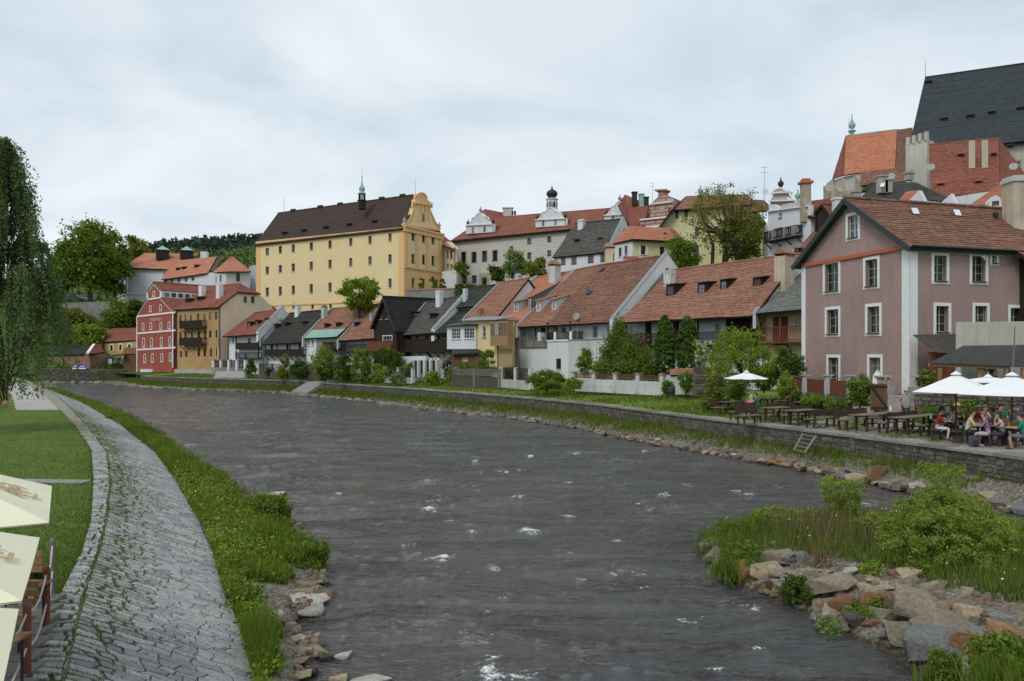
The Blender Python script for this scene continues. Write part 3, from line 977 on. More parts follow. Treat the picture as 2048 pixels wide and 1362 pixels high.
HROW = [-3.52,-3.52,-3.5,-3.48,-3.42,-3.3,-3.2,-3.1,-3.0,-2.97,-2.9,-2.8,-2.6,-1.6,1,4,6.5,10,12,12,8]
HPINK = [-3.52,-3.52,-3.52,-3.52,-3.5,-3.5,-3.5,-3.5,-3.5,-3.45,-2.9,-2.4,-2.2,-2.0,1,5,10,16,18,16,8]
HFAR = [-3.4,-3.3,-3.2,-3.1,-3.0,-2.9,-2.7,-2.5,-2.3,-2.2,-1.8,-1.2,0.5,3,6.5,10,13,14.5,16,20,30]
Xg = [];Yg = [];Zg = []
for q,(t,n_) in zip(QS,QN):
 kp = min(1,max(0,(58 - q.y) / 12)) if q.x > 0 else 0
 kf = min(1,max(0,(-62 - q.x) / 6))
 Xg.append([q.x + n_.x * s for s in OFF]);Yg.append([q.y + n_.y * s for s in OFF])
 Zg.append([a * (1 - kp - kf) + b * kp + c * kf for a,b,c in zip(HROW,HPINK,HFAR)])
Xg,Yg,Zg = map(np.array,(Xg,Yg,Zg))
Zg[:,12:] += fbm(Xg[:,12:] * .07,Yg[:,12:] * .07,3,3) * .8
KR = int(np.argmin([abs(q.x + 64) for q in QS]))
KT = int(np.argmin([(q - Vector((11.0,44.8))).length for q in QS]))
grid_obj('terrace_ground',Xg[:KT + 1,:12],Yg[:KT + 1,:12],Zg[:KT + 1,:12],M_DIRT)
grid_obj('riverside_lawn',Xg[KT:KR + 1,:12],Yg[KT:KR + 1,:12],Zg[KT:KR + 1,:12],M_LAWN2)
grid_obj('town_hill',Xg[:KR + 1,11:],Yg[:KR + 1,11:],Zg[:KR + 1,11:],M_SLOPE)
grid_obj('hillside',Xg[KR:,:],Yg[KR:,:],Zg[KR:,:],M_SLOPE)
def ground_z(x,y):
 d = (Xg - x) ** 2 + (Yg - y) ** 2
 i = np.unravel_index(np.argmin(d),d.shape)
 i0,j0 = max(i[0] - 1,0),max(i[1] - 1,0)
 sl = (slice(i0,i[0] + 2),slice(j0,i[1] + 2))
 w = 1 / (d[sl] + .02) ** 1.5
 return float((Zg[sl] * w).sum() / w.sum())
# ---- bank foot below the quay wall,down into the river
Rw = [(21,-10),(19,10),(18,20),(16.5,26.3),(15.2,29.8),(14.0,33.1),(12.6,37.1),(10.9,40.8),(8.1,47),(4.4,56.6),(1.0,64.0),(-3.2,69.5),(-7.5,75.5),(-13.5,85.5),(-19.6,94),(-26.5,102.5),(-31.5,110),(-47,119),(-61,131),(-69,141),(-73,147),(-80,148.6),(-88,148.4),(-104,143.5),(-130,132),(-170,107)]
def near_on(poly,p):
 best = None
 for a,b in zip(poly,poly[1:]):
  t = max(0,min(1,(p - a).dot(b - a) / (b - a).length_squared));q = a + (b - a) * t
  if best is None or (q - p).length < (best - p).length: best = q
 return best
RW = resample([Vector(p) for p in Rw],1.5)
cols = [[],[],[]]
for q,(t,n_) in zip(QS,QN):
 e = near_on(RW,q)
 w = max(.8,(e - q).length)
 pts = []
 jit = .25 * float(vnoise(np.array(q.x * .7),np.array(q.y * .7),4))
 for k,z in ((-.1 / w,-4.3),(.0,-4.42),(.3,-4.6),(.6,-4.85),(.85,-5.05),(1.0,-5.2),(1.3,-5.4),(1.9,-6.0)):
  pts.append((q.x - n_.x * (w + jit) * k,q.y - n_.y * (w + jit) * k,z + (.06 * float(vnoise(np.array(q.x * 2 + k * 5),np.array(q.y * 2.),8)) if k > 0 else 0)))
 for c,j in zip(cols,range(3)): c.append([p[j] for p in pts])
grid_obj('river_shore',*map(np.array,cols),M_SOIL)
FOOT = [np.array(c) for c in cols]
# ---- island of gravel and boulders
ISL = [(4.85,21.6),(4.75,20.2),(4.9,18.9),(5.1,17.9),(5.35,17.1),(5.85,16.3),(5.9,15.2),(6.4,14.0),(6.75,13.0),(6.7,11.5),(6.9,8),(7.5,2),(22,0),(18.5,13),(16.2,18.6),(14.6,21.0),(12.8,22.6),(10.7,24.0),(9.0,24.3),(7.0,23.6),(5.4,22.7)]
ISLV = [Vector(p) for p in ISL]
ISLC = resample(ISLV + [ISLV[0]],.5)
def inside(poly,x,y):
 c = False;n = len(poly);j = n - 1
 for i in range(n):
  if (poly[i].y > y) != (poly[j].y > y) and x < (poly[j].x - poly[i].x) * (y - poly[i].y) / (poly[j].y - poly[i].y) + poly[i].x: c = not c
  j = i
 return c
def isl_z(x,y):
 s = min((Vector((x,y)) - q).length for q in ISLC)
 if not inside(ISLV,x,y): return WZ - .03 - s * .55
 return WZ - .03 + .75 * (1 - math.exp(-s / 1.1)) + .05 * float(vnoise(np.array(x * 1.5),np.array(y * 1.5),2))
gx = np.arange(3.2,24,.4);gy = np.arange(0,28,.4)
Xi,Yi = np.meshgrid(gx,gy,indexing='ij')
Zi = np.vectorize(isl_z)(Xi,Yi)
grid_obj('gravel_island',Xi,Yi,Zi,M_SOIL)
# ---------------------------------------------------------------- water
def watermat():
 t = NT('river_water');p = t.pos()
 at = t.n('ShaderNodeAttribute',attribute_name='foam').outputs['Fac']
 mp = t.n('ShaderNodeMapping',{0: p,2: (0,0,R(18)),3: (.62,2.0,1)}).outputs[0]
 a = t.noise(mp,2.2,5,.62,.7).outputs[0]
 b = t.noise(mp,8.5,4,.6,.6).outputs[0]
 c = t.noise(p,.12,3,.5).outputs[0]
 col = t.ramp(c,[(.3,(.034,.036,.037)),(.7,(.058,.050,.042))])
 rd = lambda v: t.math('SUBTRACT',1.0,t.math('ABSOLUTE',t.math('MULTIPLY_ADD',v,4.0,-2.0)))
 h = t.math('ADD',t.math('MULTIPLY',rd(a),.42),t.math('MULTIPLY',rd(b),.11))
 h = t.math('ADD',h,t.math('MULTIPLY',a,.5))
 msk = t.ramp(t.noise(mp,.42,4,.6,.8).outputs[0],[(.36,(.30,.30,.30)),(.58,(1,1,1))])
 nrm = t.n('ShaderNodeBump',{'Height': h,'Strength': msk,'Distance': .30}).outputs[0]
 fz = t.noise(p,11,5,.7,.5).outputs[0]
 f2 = t.noise(mp,3.2,5,.7,1.0).outputs[0]
 k = t.math('ADD',at,t.math('MULTIPLY',t.math('SUBTRACT',fz,.5),2.0))
 k = t.math('ADD',k,t.math('MULTIPLY',t.math('SUBTRACT',f2,.5),1.5))
 k = t.math('MULTIPLY',t.math('SUBTRACT',k,.62),3.0,clamp=True)
 wb = t.n('ShaderNodeBsdfPrincipled',{'Base Color': col,'Roughness': .07,'IOR': 1.62,'Specular IOR Level': .6,'Normal': nrm}).outputs[0]
 fb = t.n('ShaderNodeBsdfPrincipled',{'Base Color': (.68,.69,.68,1),'Roughness': .8,'Normal': t.bump(fz,.6,.05)}).outputs[0]
 o = t.n('ShaderNodeMixShader',{0: k,1: wb,2: fb}).outputs[0]
 t.t.links.new(o,t.out.inputs[0])
 return t.m
yrow = [8.0]
while yrow[-1] < 165: yrow.append(yrow[-1] * 1.0062 + .012)
yrow = np.array(yrow);kc = np.linspace(-.78,.72,560)
Yw = np.repeat(yrow[:,None],len(kc),1);Xw = Yw * kc[None,:]
ca,sa = math.cos(R(18)),math.sin(R(18))
U = Xw * ca + Yw * sa;Vv = -Xw * sa + Yw * ca
rough = .55 + .6 * np.clip(fbm(Xw * .12,Yw * .09,3,40) + .35,0,1)
hz = fbm(U * .55 + .6 * fbm(U * .3,Vv * .3,2,9),Vv * .95,2,11) * .11
h2 = fbm(U * 1.9 + .8 * fbm(U * .8,Vv * .8,2,19),Vv * 3.1,3,21)
hz = hz + (1 - np.abs(h2) * 2) * .04 * rough
hz = hz + fbm(U * 5,Vv * 8,2,31) * .02
FOAM = [(870,1118,38,11,1.1,-.2),(985,1138,17,8,1.1,.3),(975,1335,28,30,1.15,.2),(905,1048,24,6,.95,0),(1010,1200,20,4,.9,0),(1000,1355,90,14,.75,0),(1060,1062,34,7,.75,.2),
(820,1090,30,7,.8,0),(860,1022,26,5,.75,0),(1395,940,20,8,.8,0),(1480,985,40,12,.45,0),(1150,905,40,10,.45,0),(1735,1010,60,9,.8,0),(2035,1060,40,14,.8,0),
(1525,1303,48,7,1.0,.25),(1500,1215,45,10,.6,.25),(1240,920,60,10,.4,0),(690,880,10,4,.7,0),(770,945,10,3,.7,0),(870,1010,60,30,.3,0),(1050,1330,200,40,.25,0),(1110,1110,60,12,.35,0),
(1280,1010,90,20,.3,0),(1380,1240,60,15,.35,0),(1250,1150,70,12,.35,0),(950,1270,50,15,.4,0),(1440,1340,60,10,.45,.2),(720,1110,30,8,.3,0),(1090,960,50,8,.4,0),(1330,990,30,6,.5,0),(1560,975,40,8,.4,0)]
pxw = CX + F * Xw / Yw;pyw = HY + F * 5.2 / Yw
foam = np.zeros_like(Xw)
r5 = random.Random(21)
for _ in range(46):
 fx = r5.gauss(980,190);fy = 900 + abs(r5.gauss(0,1)) * 170
 if fy < 1350: FOAM.append((fx,fy,r5.uniform(8,26) * (.5 + (fy - 850) / 500),r5.uniform(2,4.5),r5.uniform(.55,.95),r5.uniform(-.3,.3)))
for (fx,fy,rx,ry,s_,tl) in FOAM:
 q = P(fx,fy,5.2 * F / (fy - HY));wx = rx / F * q.y;wy = (5.2 * F / (fy - ry - HY) - 5.2 * F / (fy + ry - HY)) / 2
 dx = Xw - q.x;dy = Yw - q.y + dx * tl * 2
 s_ = s_ + .28 if s_ < .8 else s_
 foam = np.maximum(foam,s_ * np.exp(-((dx / wx) ** 2 + (dy / wy) ** 2) * .8))
amb = np.clip((hz - .05) * 9,0,.8) * np.clip(fbm(Xw * .22 + 3,Yw * .14,3,77) * 1.6 + .15,0,1) * np.clip((45 - Yw) / 25,.15,1)
foam = foam * np.clip(.75 + .9 * fbm(U * 3.0,Vv * 5.0,3,91),.1,1.5)
hz = hz + foam * (.04 + .07 * fbm(Xw * 4,Yw * 4,3,61))
grid_obj('river',Xw,Yw,WZ + hz,watermat(),attrs={'foam': np.clip(foam * .85 + amb,0,1.2)})
# ---------------------------------------------------------------- far hills and wood
def hill_z(px,y):
 cr = np.interp(px,[-200,60,200,290,330,400,530,640,760,900,1100,2200],[570,560,530,508,500,492,486,498,540,590,640,650])
 top = (HY - cr) / F * 760
 k = np.clip((y - 330) / 430,0,1)
 return 15 + (top - 15) * (k ** .85) + 0 * px
py_ = np.linspace(330,860,30);pk = np.linspace(-300,2200,90)
PK,PY = np.meshgrid(pk,py_,indexing='ij')
XH = (PK - CX) / F * PY
ZH = hill_z(PK,np.minimum(PY,760)) - np.clip(PY - 760,0,100) * .6
grid_obj('hills',XH,PY,ZH,M_SLOPE)
# ---------------------------------------------------------------- masonry pieces
def masonry(L,H,wm,hm,jit,seed,hvar=.25,wvar=.5):
 rr = random.Random(seed)
 ys_ = [0.0]
 while ys_[-1] < H: ys_.append(ys_[-1] + hm * rr.uniform(1 - hvar,1 + hvar))
 sc = H / ys_[-1];ys_ = [y * sc for y in ys_]
 rows = []
 for k in range(len(ys_) - 1):
  xs = [0.0]
  while xs[-1] < L: xs.append(xs[-1] + wm * rr.uniform(1 - wvar,1 + wvar))
  xs[-1] = L
  rows.append([(x + (rr.uniform(-jit,jit) if 0 < x < L else 0),x + (rr.uniform(-jit,jit) if 0 < x < L else 0)) for x in xs])
 jy = {}
 def yj(k,x):
  if k in (0,len(ys_) - 1): return ys_[k]
  key = (k,round(x,3))
  if key not in jy: jy[key] = ys_[k] + rr.uniform(-jit,jit) * .8
  return jy[key]
 cells = []
 for k,r in enumerate(rows):
  lo = sorted([a for a,b in r] + ([b for a,b in rows[k - 1]] if k else []))
  hi = sorted([b for a,b in r] + ([a for a,b in rows[k + 1]] if k + 1 < len(rows) else []))
  for (a0,b0),(a1,b1) in zip(r,r[1:]):
   if a1 - a0 < .04: continue
   bot = [(x,yj(k,x)) for x in lo if a0 - 1e-6 <= x <= a1 + 1e-6]
   top = [(x,yj(k + 1,x)) for x in hi if b0 - 1e-6 <= x <= b1 + 1e-6]
   cells.append(bot + top[::-1])
 return cells
def shrink(poly,g):
 cx = sum(p[0] for p in poly) / len(poly);cy = sum(p[1] for p in poly) / len(poly)
 out = []
 for x,y in poly:
  dx,dy = cx - x,cy - y;l = math.hypot(dx,dy) or 1
  out.append((x + dx / l * min(g * 1.3,l * .4),y + dy / l * min(g * 1.3,l * .4)))
 return out
def stone_piece(m,poly,fn3,h,rr,bev=.02):
 """poly in surface coordinates, fn3(s,t)->(point, normal)"""
 n = len(poly);inner = shrink(poly,bev)
 base = [];mid = [];top = []
 h = h * rr.uniform(.6,1.25);ta,tb = rr.uniform(-.06,.06),rr.uniform(-.06,.06)
 cx = sum(p[0] for p in poly) / n;cy = sum(p[1] for p in poly) / n
 for (x,y),(xi_,yi_) in zip(poly,inner):
  p,nn = fn3(x,y);q,n2 = fn3(xi_,yi_)
  base.append(p - nn * .05);mid.append(p + nn * h * .6)
  top.append(q + n2 * (h + (xi_ - cx) * ta + (yi_ - cy) * tb))
 k = len(m.v)
 m.v.extend([tuple(p) for p in base + mid + top])
 for i in range(n):
  j = (i + 1) % n
  for a,b in ((0,n),(n,2 * n)):
   m.f.append((k + a + i,k + a + j,k + b + j,k + b + i));m.uv.append(None);m.mi.append(0)
 m.f.append(tuple(k + 2 * n + i for i in range(n)));m.uv.append(None);m.mi.append(0)
M_SLAB = stonemat('embankment_stone',[(.1,(.23,.235,.23)),(.4,(.33,.34,.34)),(.7,(.42,.43,.425)),(.92,(.47,.45,.38))],scale=3,lich=.15)
M_SLABI = stonemat('embankment_stone_far',[(.1,(.23,.235,.23)),(.4,(.33,.34,.34)),(.7,(.42,.43,.425)),(.92,(.47,.45,.38))],rnd='island',scale=3,lich=.15)
M_QUAY = stonemat('quay_stone',[(.1,(.07,.063,.05)),(.45,(.11,.10,.078)),(.75,(.16,.145,.115)),(.95,(.25,.23,.19))],scale=3,lich=.3)
M_QUAYI = stonemat('quay_stone_far',[(.1,(.085,.078,.062)),(.45,(.125,.115,.09)),(.75,(.175,.16,.13)),(.95,(.24,.225,.19))],rnd='island',scale=3,lich=.3)
M_COP = stonemat('coping_stone',[(.1,(.20,.195,.17)),(.5,(.27,.26,.23)),(.9,(.34,.33,.30))],scale=2,lich=.2)
M_JOINT = simple('dark_joint',(.06,.056,.045),.95,.3,4,.2)
# ---- left embankment: band beside the lawn and the sloping face
emb = thing('stone_embankment','grey rough stone slab embankment curving down from the lawn to the river','embankment',(float(fC(20)),20,LAWN_Z))
def arc(f,y0,y1,n=400):
 y = np.linspace(y0,y1,n);x = f(y);s = np.concatenate([[0],np.cumsum(np.hypot(np.diff(x),np.diff(y)))])
 return y,x,s
def emb_fn(lo,hi,zlo,zhi,y0,y1):
 ya,xa,sa_ = arc(lo,y0,y1);Ls = sa_[-1]
 def fn3(s,t):             # s along,t across 0..W scaled by T
  y = float(np.interp(s,sa_,ya));x0 = float(lo(y));x1 = float(hi(y));k = t
  z = zlo + (zhi - zlo) * k
  w = abs(x1 - x0)
  dz = (zhi - zlo)
  nrm = Vector((-dz,0,w)).normalized()
  tx = float(lo(y + .5) - lo(y - .5))
  px_ = x0 + (x1 - x0) * k
  return Vector((px_,y,z)),nrm
 return fn3,Ls
rr = random.Random(5)
pieces = []
def add_zone(lo,hi,zlo,zhi,y0,y1,W,wm,hm,jit,h,seed,gap,across=False):
 f3,Ls = emb_fn(lo,hi,zlo,zhi,y0,y1)
 if across:
  cells = masonry(W,Ls,wm,hm,jit,seed)
  g = lambda s,t: f3(t,s / W)
 else:
  cells = masonry(Ls,W,wm,hm,jit,seed)
  g = lambda s,t: f3(s,t / W)
 for c in cells:
  p,_ = g(sum(q[0] for q in c) / len(c),sum(q[1] for q in c) / len(c))
  kx = (p.x - float(fC(p.y))) / max(float(fB(p.y) - fC(p.y)),.1)
  c = shrink(c,gap + (.016 if kx < .33 + .1 * float(vnoise(np.array(p.y * .8),np.array(1.),6)) else 0))
  pieces.append((p.y,c,g,h))
add_zone(fA,fC,LAWN_Z,LAWN_Z,9,40,.5,.45,.22,.03,.05,1,.022,across=True)
add_zone(fC,fB,LAWN_Z,-4.95,9,24,2.1,.29,.20,.06,.018,2,.008,across=True)
add_zone(fC,fB,LAWN_Z,-4.95,24,62,2.6,.32,.24,.06,.02,3,.010,across=True)
add_zone(fC,fB,LAWN_Z,-4.95,62,108,2.0,.8,.6,.1,.04,4,.03,across=True)
pieces.sort(key=lambda q: q[0])
far = MB();cnt = 0
for y,c,g,h in pieces:
 if y > 10.3 and cnt < 299:
  m = MB();stone_piece(m,c,g,h,rr);m.build('stone',M_SLAB,emb);cnt += 1
 else:
  stone_piece(far,c,g,h,rr)
far.build('stone_paving',M_SLABI,emb,kind='stuff')
# ---- quay wall
quay = thing('quay_wall','long stone quay wall with flat coping along the far bank','wall',(QS[8].x,QS[8].y,-4.5))
def quay_fn(i0,i1,out=0.0):
 pts = QS[i0:i1];s = [0]
 for a,b in zip(pts,pts[1:]): s.append(s[-1] + (b - a).length)
 s = np.array(s);X = np.array([p.x for p in pts]);Y = np.array([p.y for p in pts])
 NX = np.array([QN[i][1].x for i in range(i0,i1)]);NY = np.array([QN[i][1].y for i in range(i0,i1)])
 def f(u,z):
  nx,ny = np.interp(u,s,NX),np.interp(u,s,NY)
  return Vector((float(np.interp(u,s,X) - nx * out),float(np.interp(u,s,Y) - ny * out),z)),Vector((-float(nx),-float(ny),0))
 return f,float(s[-1])
i0 = next(i for i,q in enumerate(QS) if q.y > 22);iS = next(i for i,q in enumerate(QS) if q.x < -23.6);iS2 = next(i for i,q in enumerate(QS) if q.x < -27.2)
i1 = next(i for i,q in enumerate(QS) if q.x < -64)
for (a,b) in ((i0,iS + 1),(iS2,i1)):
 f3,Ls = quay_fn(a,b)
 m = MB();n = int(Ls / 1.5)
 for i in range(n):
  (p,n0),(q,n1_) = f3(Ls * i / n,0),f3(Ls * (i + 1) / n,0)
  m.face([(p.x,p.y,-4.7),(q.x,q.y,-4.7),(q.x,q.y,-3.55),(p.x,p.y,-3.55)])
 m.build('wall_core',M_JOINT,quay)
 cells = masonry(Ls,1.02,.34,.165,.04,20 + a,.35,.6)
 m = MB();cnt = 0
 for c in sorted(cells,key=lambda c: c[0][0]):
  c = shrink(c,.012)
  g = lambda s_,t_: f3(s_,-4.62 + t_)
  if a == i0 and cnt < 299:
   k = MB();stone_piece(k,c,g,.035,rr);k.build('stone',M_QUAY,quay);cnt += 1
  else:
   stone_piece(m,c,g,.035,rr)
 m.build('stone_courses',M_QUAYI,quay,kind='stuff')
 s_ = 0
 far = MB()
 while s_ < Ls - .2:
  l = min(rr.uniform(.8,1.3),Ls - s_ - .02)
  c = [(s_ + .01,0),(s_ + l - .01,0),(s_ + l - .01,.72),(s_ + .01,.72)]
  def g(u,t_,f3=f3):
   p,n_ = f3(u,-3.56 + .0);return p + n_ * (.1 - t_),Vector((0,0,1))
  if a == i0 and s_ < 60:
   k = MB();stone_piece(k,c,g,.085,rr,.01);k.build('coping_stone',M_COP,quay)
  else:
   stone_piece(far,c,g,.085,rr,.01)
  s_ += l
 if far.v: far.build('coping',stonemat('coping_far',[(.1,(.20,.195,.17)),(.5,(.27,.26,.23)),(.9,(.34,.33,.30))],rnd='island',scale=2),quay,kind='stuff')
sl = MB()
pa,pb = QS[iS],QS[iS2]
na,nb = QN[iS][1],QN[iS2][1]
ra = [(pa.x + .2,pa.y,-3.5),(pb.x,pb.y,-3.5)]
ins = [Vector((pa.x + na.x * 4,pa.y + na.y * 4,-3.27)),Vector((pb.x + nb.x * 4,pb.y + nb.y * 4,-3.27))]
outp = [Vector((pa.x - na.x * 2.2,pa.y - na.y * 2.2,-4.75)),Vector((pb.x - nb.x * 2.2,pb.y - nb.y * 2.2,-4.75))]
top = [Vector((pa.x,pa.y,-3.5)),Vector((pb.x,pb.y,-3.5))]
sl.prism([outp[0],outp[1],top[1],top[0]],(0,0,-.5));sl.prism([top[0],top[1],ins[1],ins[0]],(0,0,-.2))
sl.build('slipway',simple('slip_concrete',(.22,.21,.19),.9,.15,2,.2),kind='structure')
# ================================================================ buildings: the pink house
pk = GableFront('pink_house','pink rendered three storey house with white corner strips and brown tiled gable roof','house',
(1604,527),58.4,(1820,490),48.6,[(1604,527),(1700,402),(1820,490)],15.5,-3.2)
w = pk.w
for r in [(1650,1677,527,582),(1731,1755,519,572),(1654,1677,619,668),(1735,1759,613,666),(1657,1677,715,763),(1739,1761,715,765)]:
 u = w.rect(*r)
 window(w,u,pk.o,tw=.2,nx=2,ny=3,rev=.28,frame=simple('window_cream',(.42,.38,.28),.6,.05),gl=GLASS)
window(w,w.rect(1696,1716,431,475),pk.o,tw=.2,nx=2,ny=3,rev=.2)
s_ = pk.ws
for r in [(1868,1893,511,562),(1944,1971,512,563),(1872,1897,612,664),(1950,1974,612,664),(2021,2046,616,668)]:
 window(s_,s_.rect(*r),pk.o,tw=.2,nx=2,ny=3,rev=.28,frame=MATS['window_cream'])
window(s_,s_.rect(1984,1993,506,526),pk.o,tw=.16,nx=1,ny=1,rev=.15)
pk.finish(PINK)
z0,z1 = -3.2,pk.prof[-1][1]
band(w,w.L - .62,w.L + .03,z0,z1 - .2,.04,TRIM,pk.o,'corner_strip')
band(s_,-.04,.55,z0,z1 - .05,.04,TRIM,pk.o,'corner_strip')
band(w,.0,.42,z0,pk.prof[0][1] - .1,.04,TRIM,pk.o,'corner_strip')
band(s_,.55,s_.L,z1 - .42,z1 - .02,.05,TRIM,pk.o,'frieze')
band_px(w,(1607,531),(1822,492),7,.14,ORTRIM,pk.o,'cornice')
pk.roof(T_BROWN,course=.30,over=.5,eave=.55,tile=.22,thick=.2,edge=GREENTRIM)
m = MB()
ap = max(pk.prof,key=lambda p: p[1])
for (e,sgn) in ((pk.prof[0],-1),(pk.prof[-1],1)):
 a,b = w.pt(*ap,.52),w.pt(*e,.52)
 b = b + (b - a).normalized() * .6
 m.bar(a + Vector((0,0,.0)),b + Vector((0,0,.0)),.06,.34)
m.build('barge_board',GREENTRIM,pk.o)
gutter(s_,-.3,s_.L,z1 - .12,.52,pk.o)
pl = Plane(s_.pt(0,z1 + .14,0),s_.pt(8,z1 + .14,0),w.pt(*ap))
for a in (1827,1911):
 skylight(pk.o,pl,a,430 + (3 if a > 1850 else 0),19,8,s_.t,.12,simple('painted_sky_pane',(.75,.8,.85),.1,.02,3,0,.8))  # pale blue base colour paints the sky's reflection on the panes
m = MB();q = pl.at(1991,440);m.box(q + Vector((0,0,.25)),(.25,.25,.5));m.build('roof_vent',BLACKM,pk.o)
m = MB()
a = s_.uz(1960,500)[0]
m.bar(s_.pt(a,z1 - .5,.08),s_.pt(a + .25,z1 - .55,.08),.1);m.bar(s_.pt(a + .25,z1 - .3,.08),s_.pt(a + .25,z1 - .7,.08),.1);m.build('stucco_notch',TRIM,pk.o)
nb = thing('timber_house','dark timbered house end with tiled roof at the right edge beside the pink house','house',(35.5,52,-3.2))
wn_ = Wall((32.6,50.6),(42,53.4),-3.2)
wn_.mesh([(0,6.2),(wn_.L,6.2)],DARKWOOD,nb)
wl_ = Wall((29.6,60.4),(32.6,50.6),-3.2);wl_.mesh([(0,6.2),(wl_.L,6.2)],DARKWOOD,nb)
slope(nb,(31.9,49.6,6.1),(42,52.4,6.1),(39.5,60,10.4),(30.4,57,10.4),T_ORANGE,.3)
ch = thing('cream_chimney_stack','tall weathered cream chimney stack at the right edge above the tiled roofs','chimney',(34.8,55,7))
q = P(2036,465,54.5);m = MB();zt = P(2036,368,54.5).z
m.box((q.x + .2,q.y + .5,(q.z + zt) / 2 - 1),(1.15,1.3,zt - q.z + 2.4));m.build('shaft',plaster('stack_plaster',(.52,.47,.37),.25,.8,dirtc=(.33,.24,.13)),ch)
m = MB();m.box((q.x + .2,q.y + .5,zt + .3),(1.35,1.5,.25));m.box((q.x + .2,q.y + .5,zt + .5),(1.2,1.35,.15));m.build('cap',OLDWHITE,ch)
ax = thing('corrugated_annexe','low annexe with dark corrugated roofs and pale block parapet under the pink house','shed',(27.5,43.5,-2.2))
CORR = simple('corrugated_sheet',(.05,.046,.042),.6,.35,3,.1,.4)
def corrugated(o,bl,br,tr,tl,pitch=.18):
 bl,br,tr,tl = map(Vector,(bl,br,tr,tl));n = int((br - bl).length / pitch)
 nrm = (br - bl).cross(tl - bl).normalized()
 if nrm.z < 0: nrm = -nrm
 m = MB()
 for i in range(n):
  for a,b,ha,hb in ((i,i + .5,0,.045),(i + .5,i + 1,.045,0)):
   p = [ease(bl,br,a / n) + nrm * ha,ease(bl,br,b / n) + nrm * hb,ease(tl,tr,b / n) + nrm * hb,ease(tl,tr,a / n) + nrm * ha]
   m.face(p);m.face([x - nrm * .03 for x in p][::-1])
 m.build('corrugated_roof',CORR,o)
corrugated(ax,P(1878,706,44.6),P(1935,710,46.4),P(1925,668,49),P(1826,670,47.6))
corrugated(ax,P(1856,727,40.5),P(2012,733,41),P(2075,690,43.8),P(1925,692,43.2))
corrugated(ax,P(2012,733,41),P(2120,737,41.5),P(2150,693,44.5),P(2075,690,43.8))
wa = Wall(P(1922,0,44.0).xy,P(2110,0,46.0).xy,.3)
wa.mesh([(0,P(0,644,44).z),(wa.L,P(0,642,46).z)],plaster('block_parapet',(.56,.54,.46),.1,.35),ax,'parapet')
wb = Wall(P(1922,0,43.9).xy,P(2110,0,45.9).xy,-3);
windows(wb,[(1975,1990,738,752)],ax,tw=.06,frame=TANWOOD,trim=TANWOOD)
wb.mesh([(0,.28),(wb.L,.28)],OLDWHITE,ax,'wall')
m = MB()
for a,d in ((1958,41.2),(2012,41.2),(1880,44.7),(2046,41.3)):
 q = P(a,733,d);m.box((q.x,q.y,(q.z - 2.6) / 2 - .05),(.16,.16,q.z + 2.55))
m.bar(P(1965,736,41.2),P(1995,760,42.5),.1);m.bar(P(2016,735,41.2),P(2026,760,42),.1)
m.bar(P(1858,729,40.7),P(2014,735,41.2),.16)
m.build('timber_frame',TANWOOD,ax)
m = MB();a,b = P(1856,0,46).xy,P(1922,0,45.2).xy
wv = Wall(a,b,-3);wv.mesh([(0,.2),(wv.L,.2)],REDWOOD,ax,'boarding')
m = MB();m.tube([P(2026,735,40) + Vector((0,0,0)),P(2030,652,40)],[.05,.02],6);m.build('pole',GREYWOOD,ax)
# ================================================================ riverside row,right to left
h = row('shingle_house','house with light grey shingle roof and red brown balcony beside the pink house',(1513,622),(1625,611),[((1590,530),(1690,508))])
w = h.front(1.1)
door(w,w.rect(1546,1576,633,690),h.o,REDWOOD)
window(w,w.rect(1590,1600,634,656),h.o,tw=0)
h.finish(CREAM)
h.roof(T_LSHING,.24,.5,tile=.25)
balcony(h.o,w,w.uz(1530,680)[0],w.L,w.uz(1560,683)[1],1.1,1.15,REDWOOD,posts=[w.uz(1570,640)[0],.2],ztop=h.a.z - .1)
h.firewall('L',OLDWHITE,.1,.25,cap=GREYM)
h = row('long_tiled_house','long white house with orange tiled roof, four dark dormers and timber gallery behind the conifers',(1243,638),(1513,622),[((1345,541),(1600,508))])
w = h.front(1.3)
zg = w.uz(1260,690)[1]
for r in [(1290,1303,645,690),(1349,1358,643,690)]: door(w,w.rect(*r),h.o)
windows(w,[(1430,1441,647,667),(1470,1482,644,680)],h.o,tw=0,rev=.2)
h.finish(WHITE)
h.roof(T_ORANGE,.27,.6,tile=.2)
balcony(h.o,w,.4,w.L - .3,zg,1.25,1.0,DARKWOOD,posts=[.5,w.L * .2,w.L * .42,w.L * .6,w.L * .8,w.L - .5],ztop=h.a.z + .1)
bw = band(w,w.uz(1452,640)[0],w.L,zg,h.a.z - .1,.06,DARKWOOD,h.o,'timber_panel')
for a,b,wp in ((1341,593,23),(1404,589,22),(1448,583,19),(1515,579,22)):
 shed_dormer(h.o,h.plane,a,b,wp,24,h.m,T_BROWN,None,.08)
chimney(h.o,h.plane,1334,549,574,20,OLDWHITE,'crenel',axis=h.t)
chimney(h.o,h.plane,1559,512,572,27,plaster('chimney_cream',(.50,.44,.33),.15,.5),'gable',axis=h.t,capmat=T_ORANGE,dep=1.4)
h = row('brown_roofed_house','white house under a big faded brown tiled roof with tall white firewall gable',(1098,645),(1228,637),[((1200,531),(1331,511))])
w = h.front(1.0)
zg = w.uz(1130,680)[1]
windows(w,[(1122,1132,654,676),(1185,1195,651,676),(1214,1224,649,674)],h.o,tw=0,rev=.2,nx=2,ny=2)
windows(w,[(1114,1121,716,738),(1142,1150,716,738)],h.o,tw=0,rev=.2)
h.finish(WHITE,OLDWHITE)
h.roof(T_BROWN,.27,.5,tile=.2)
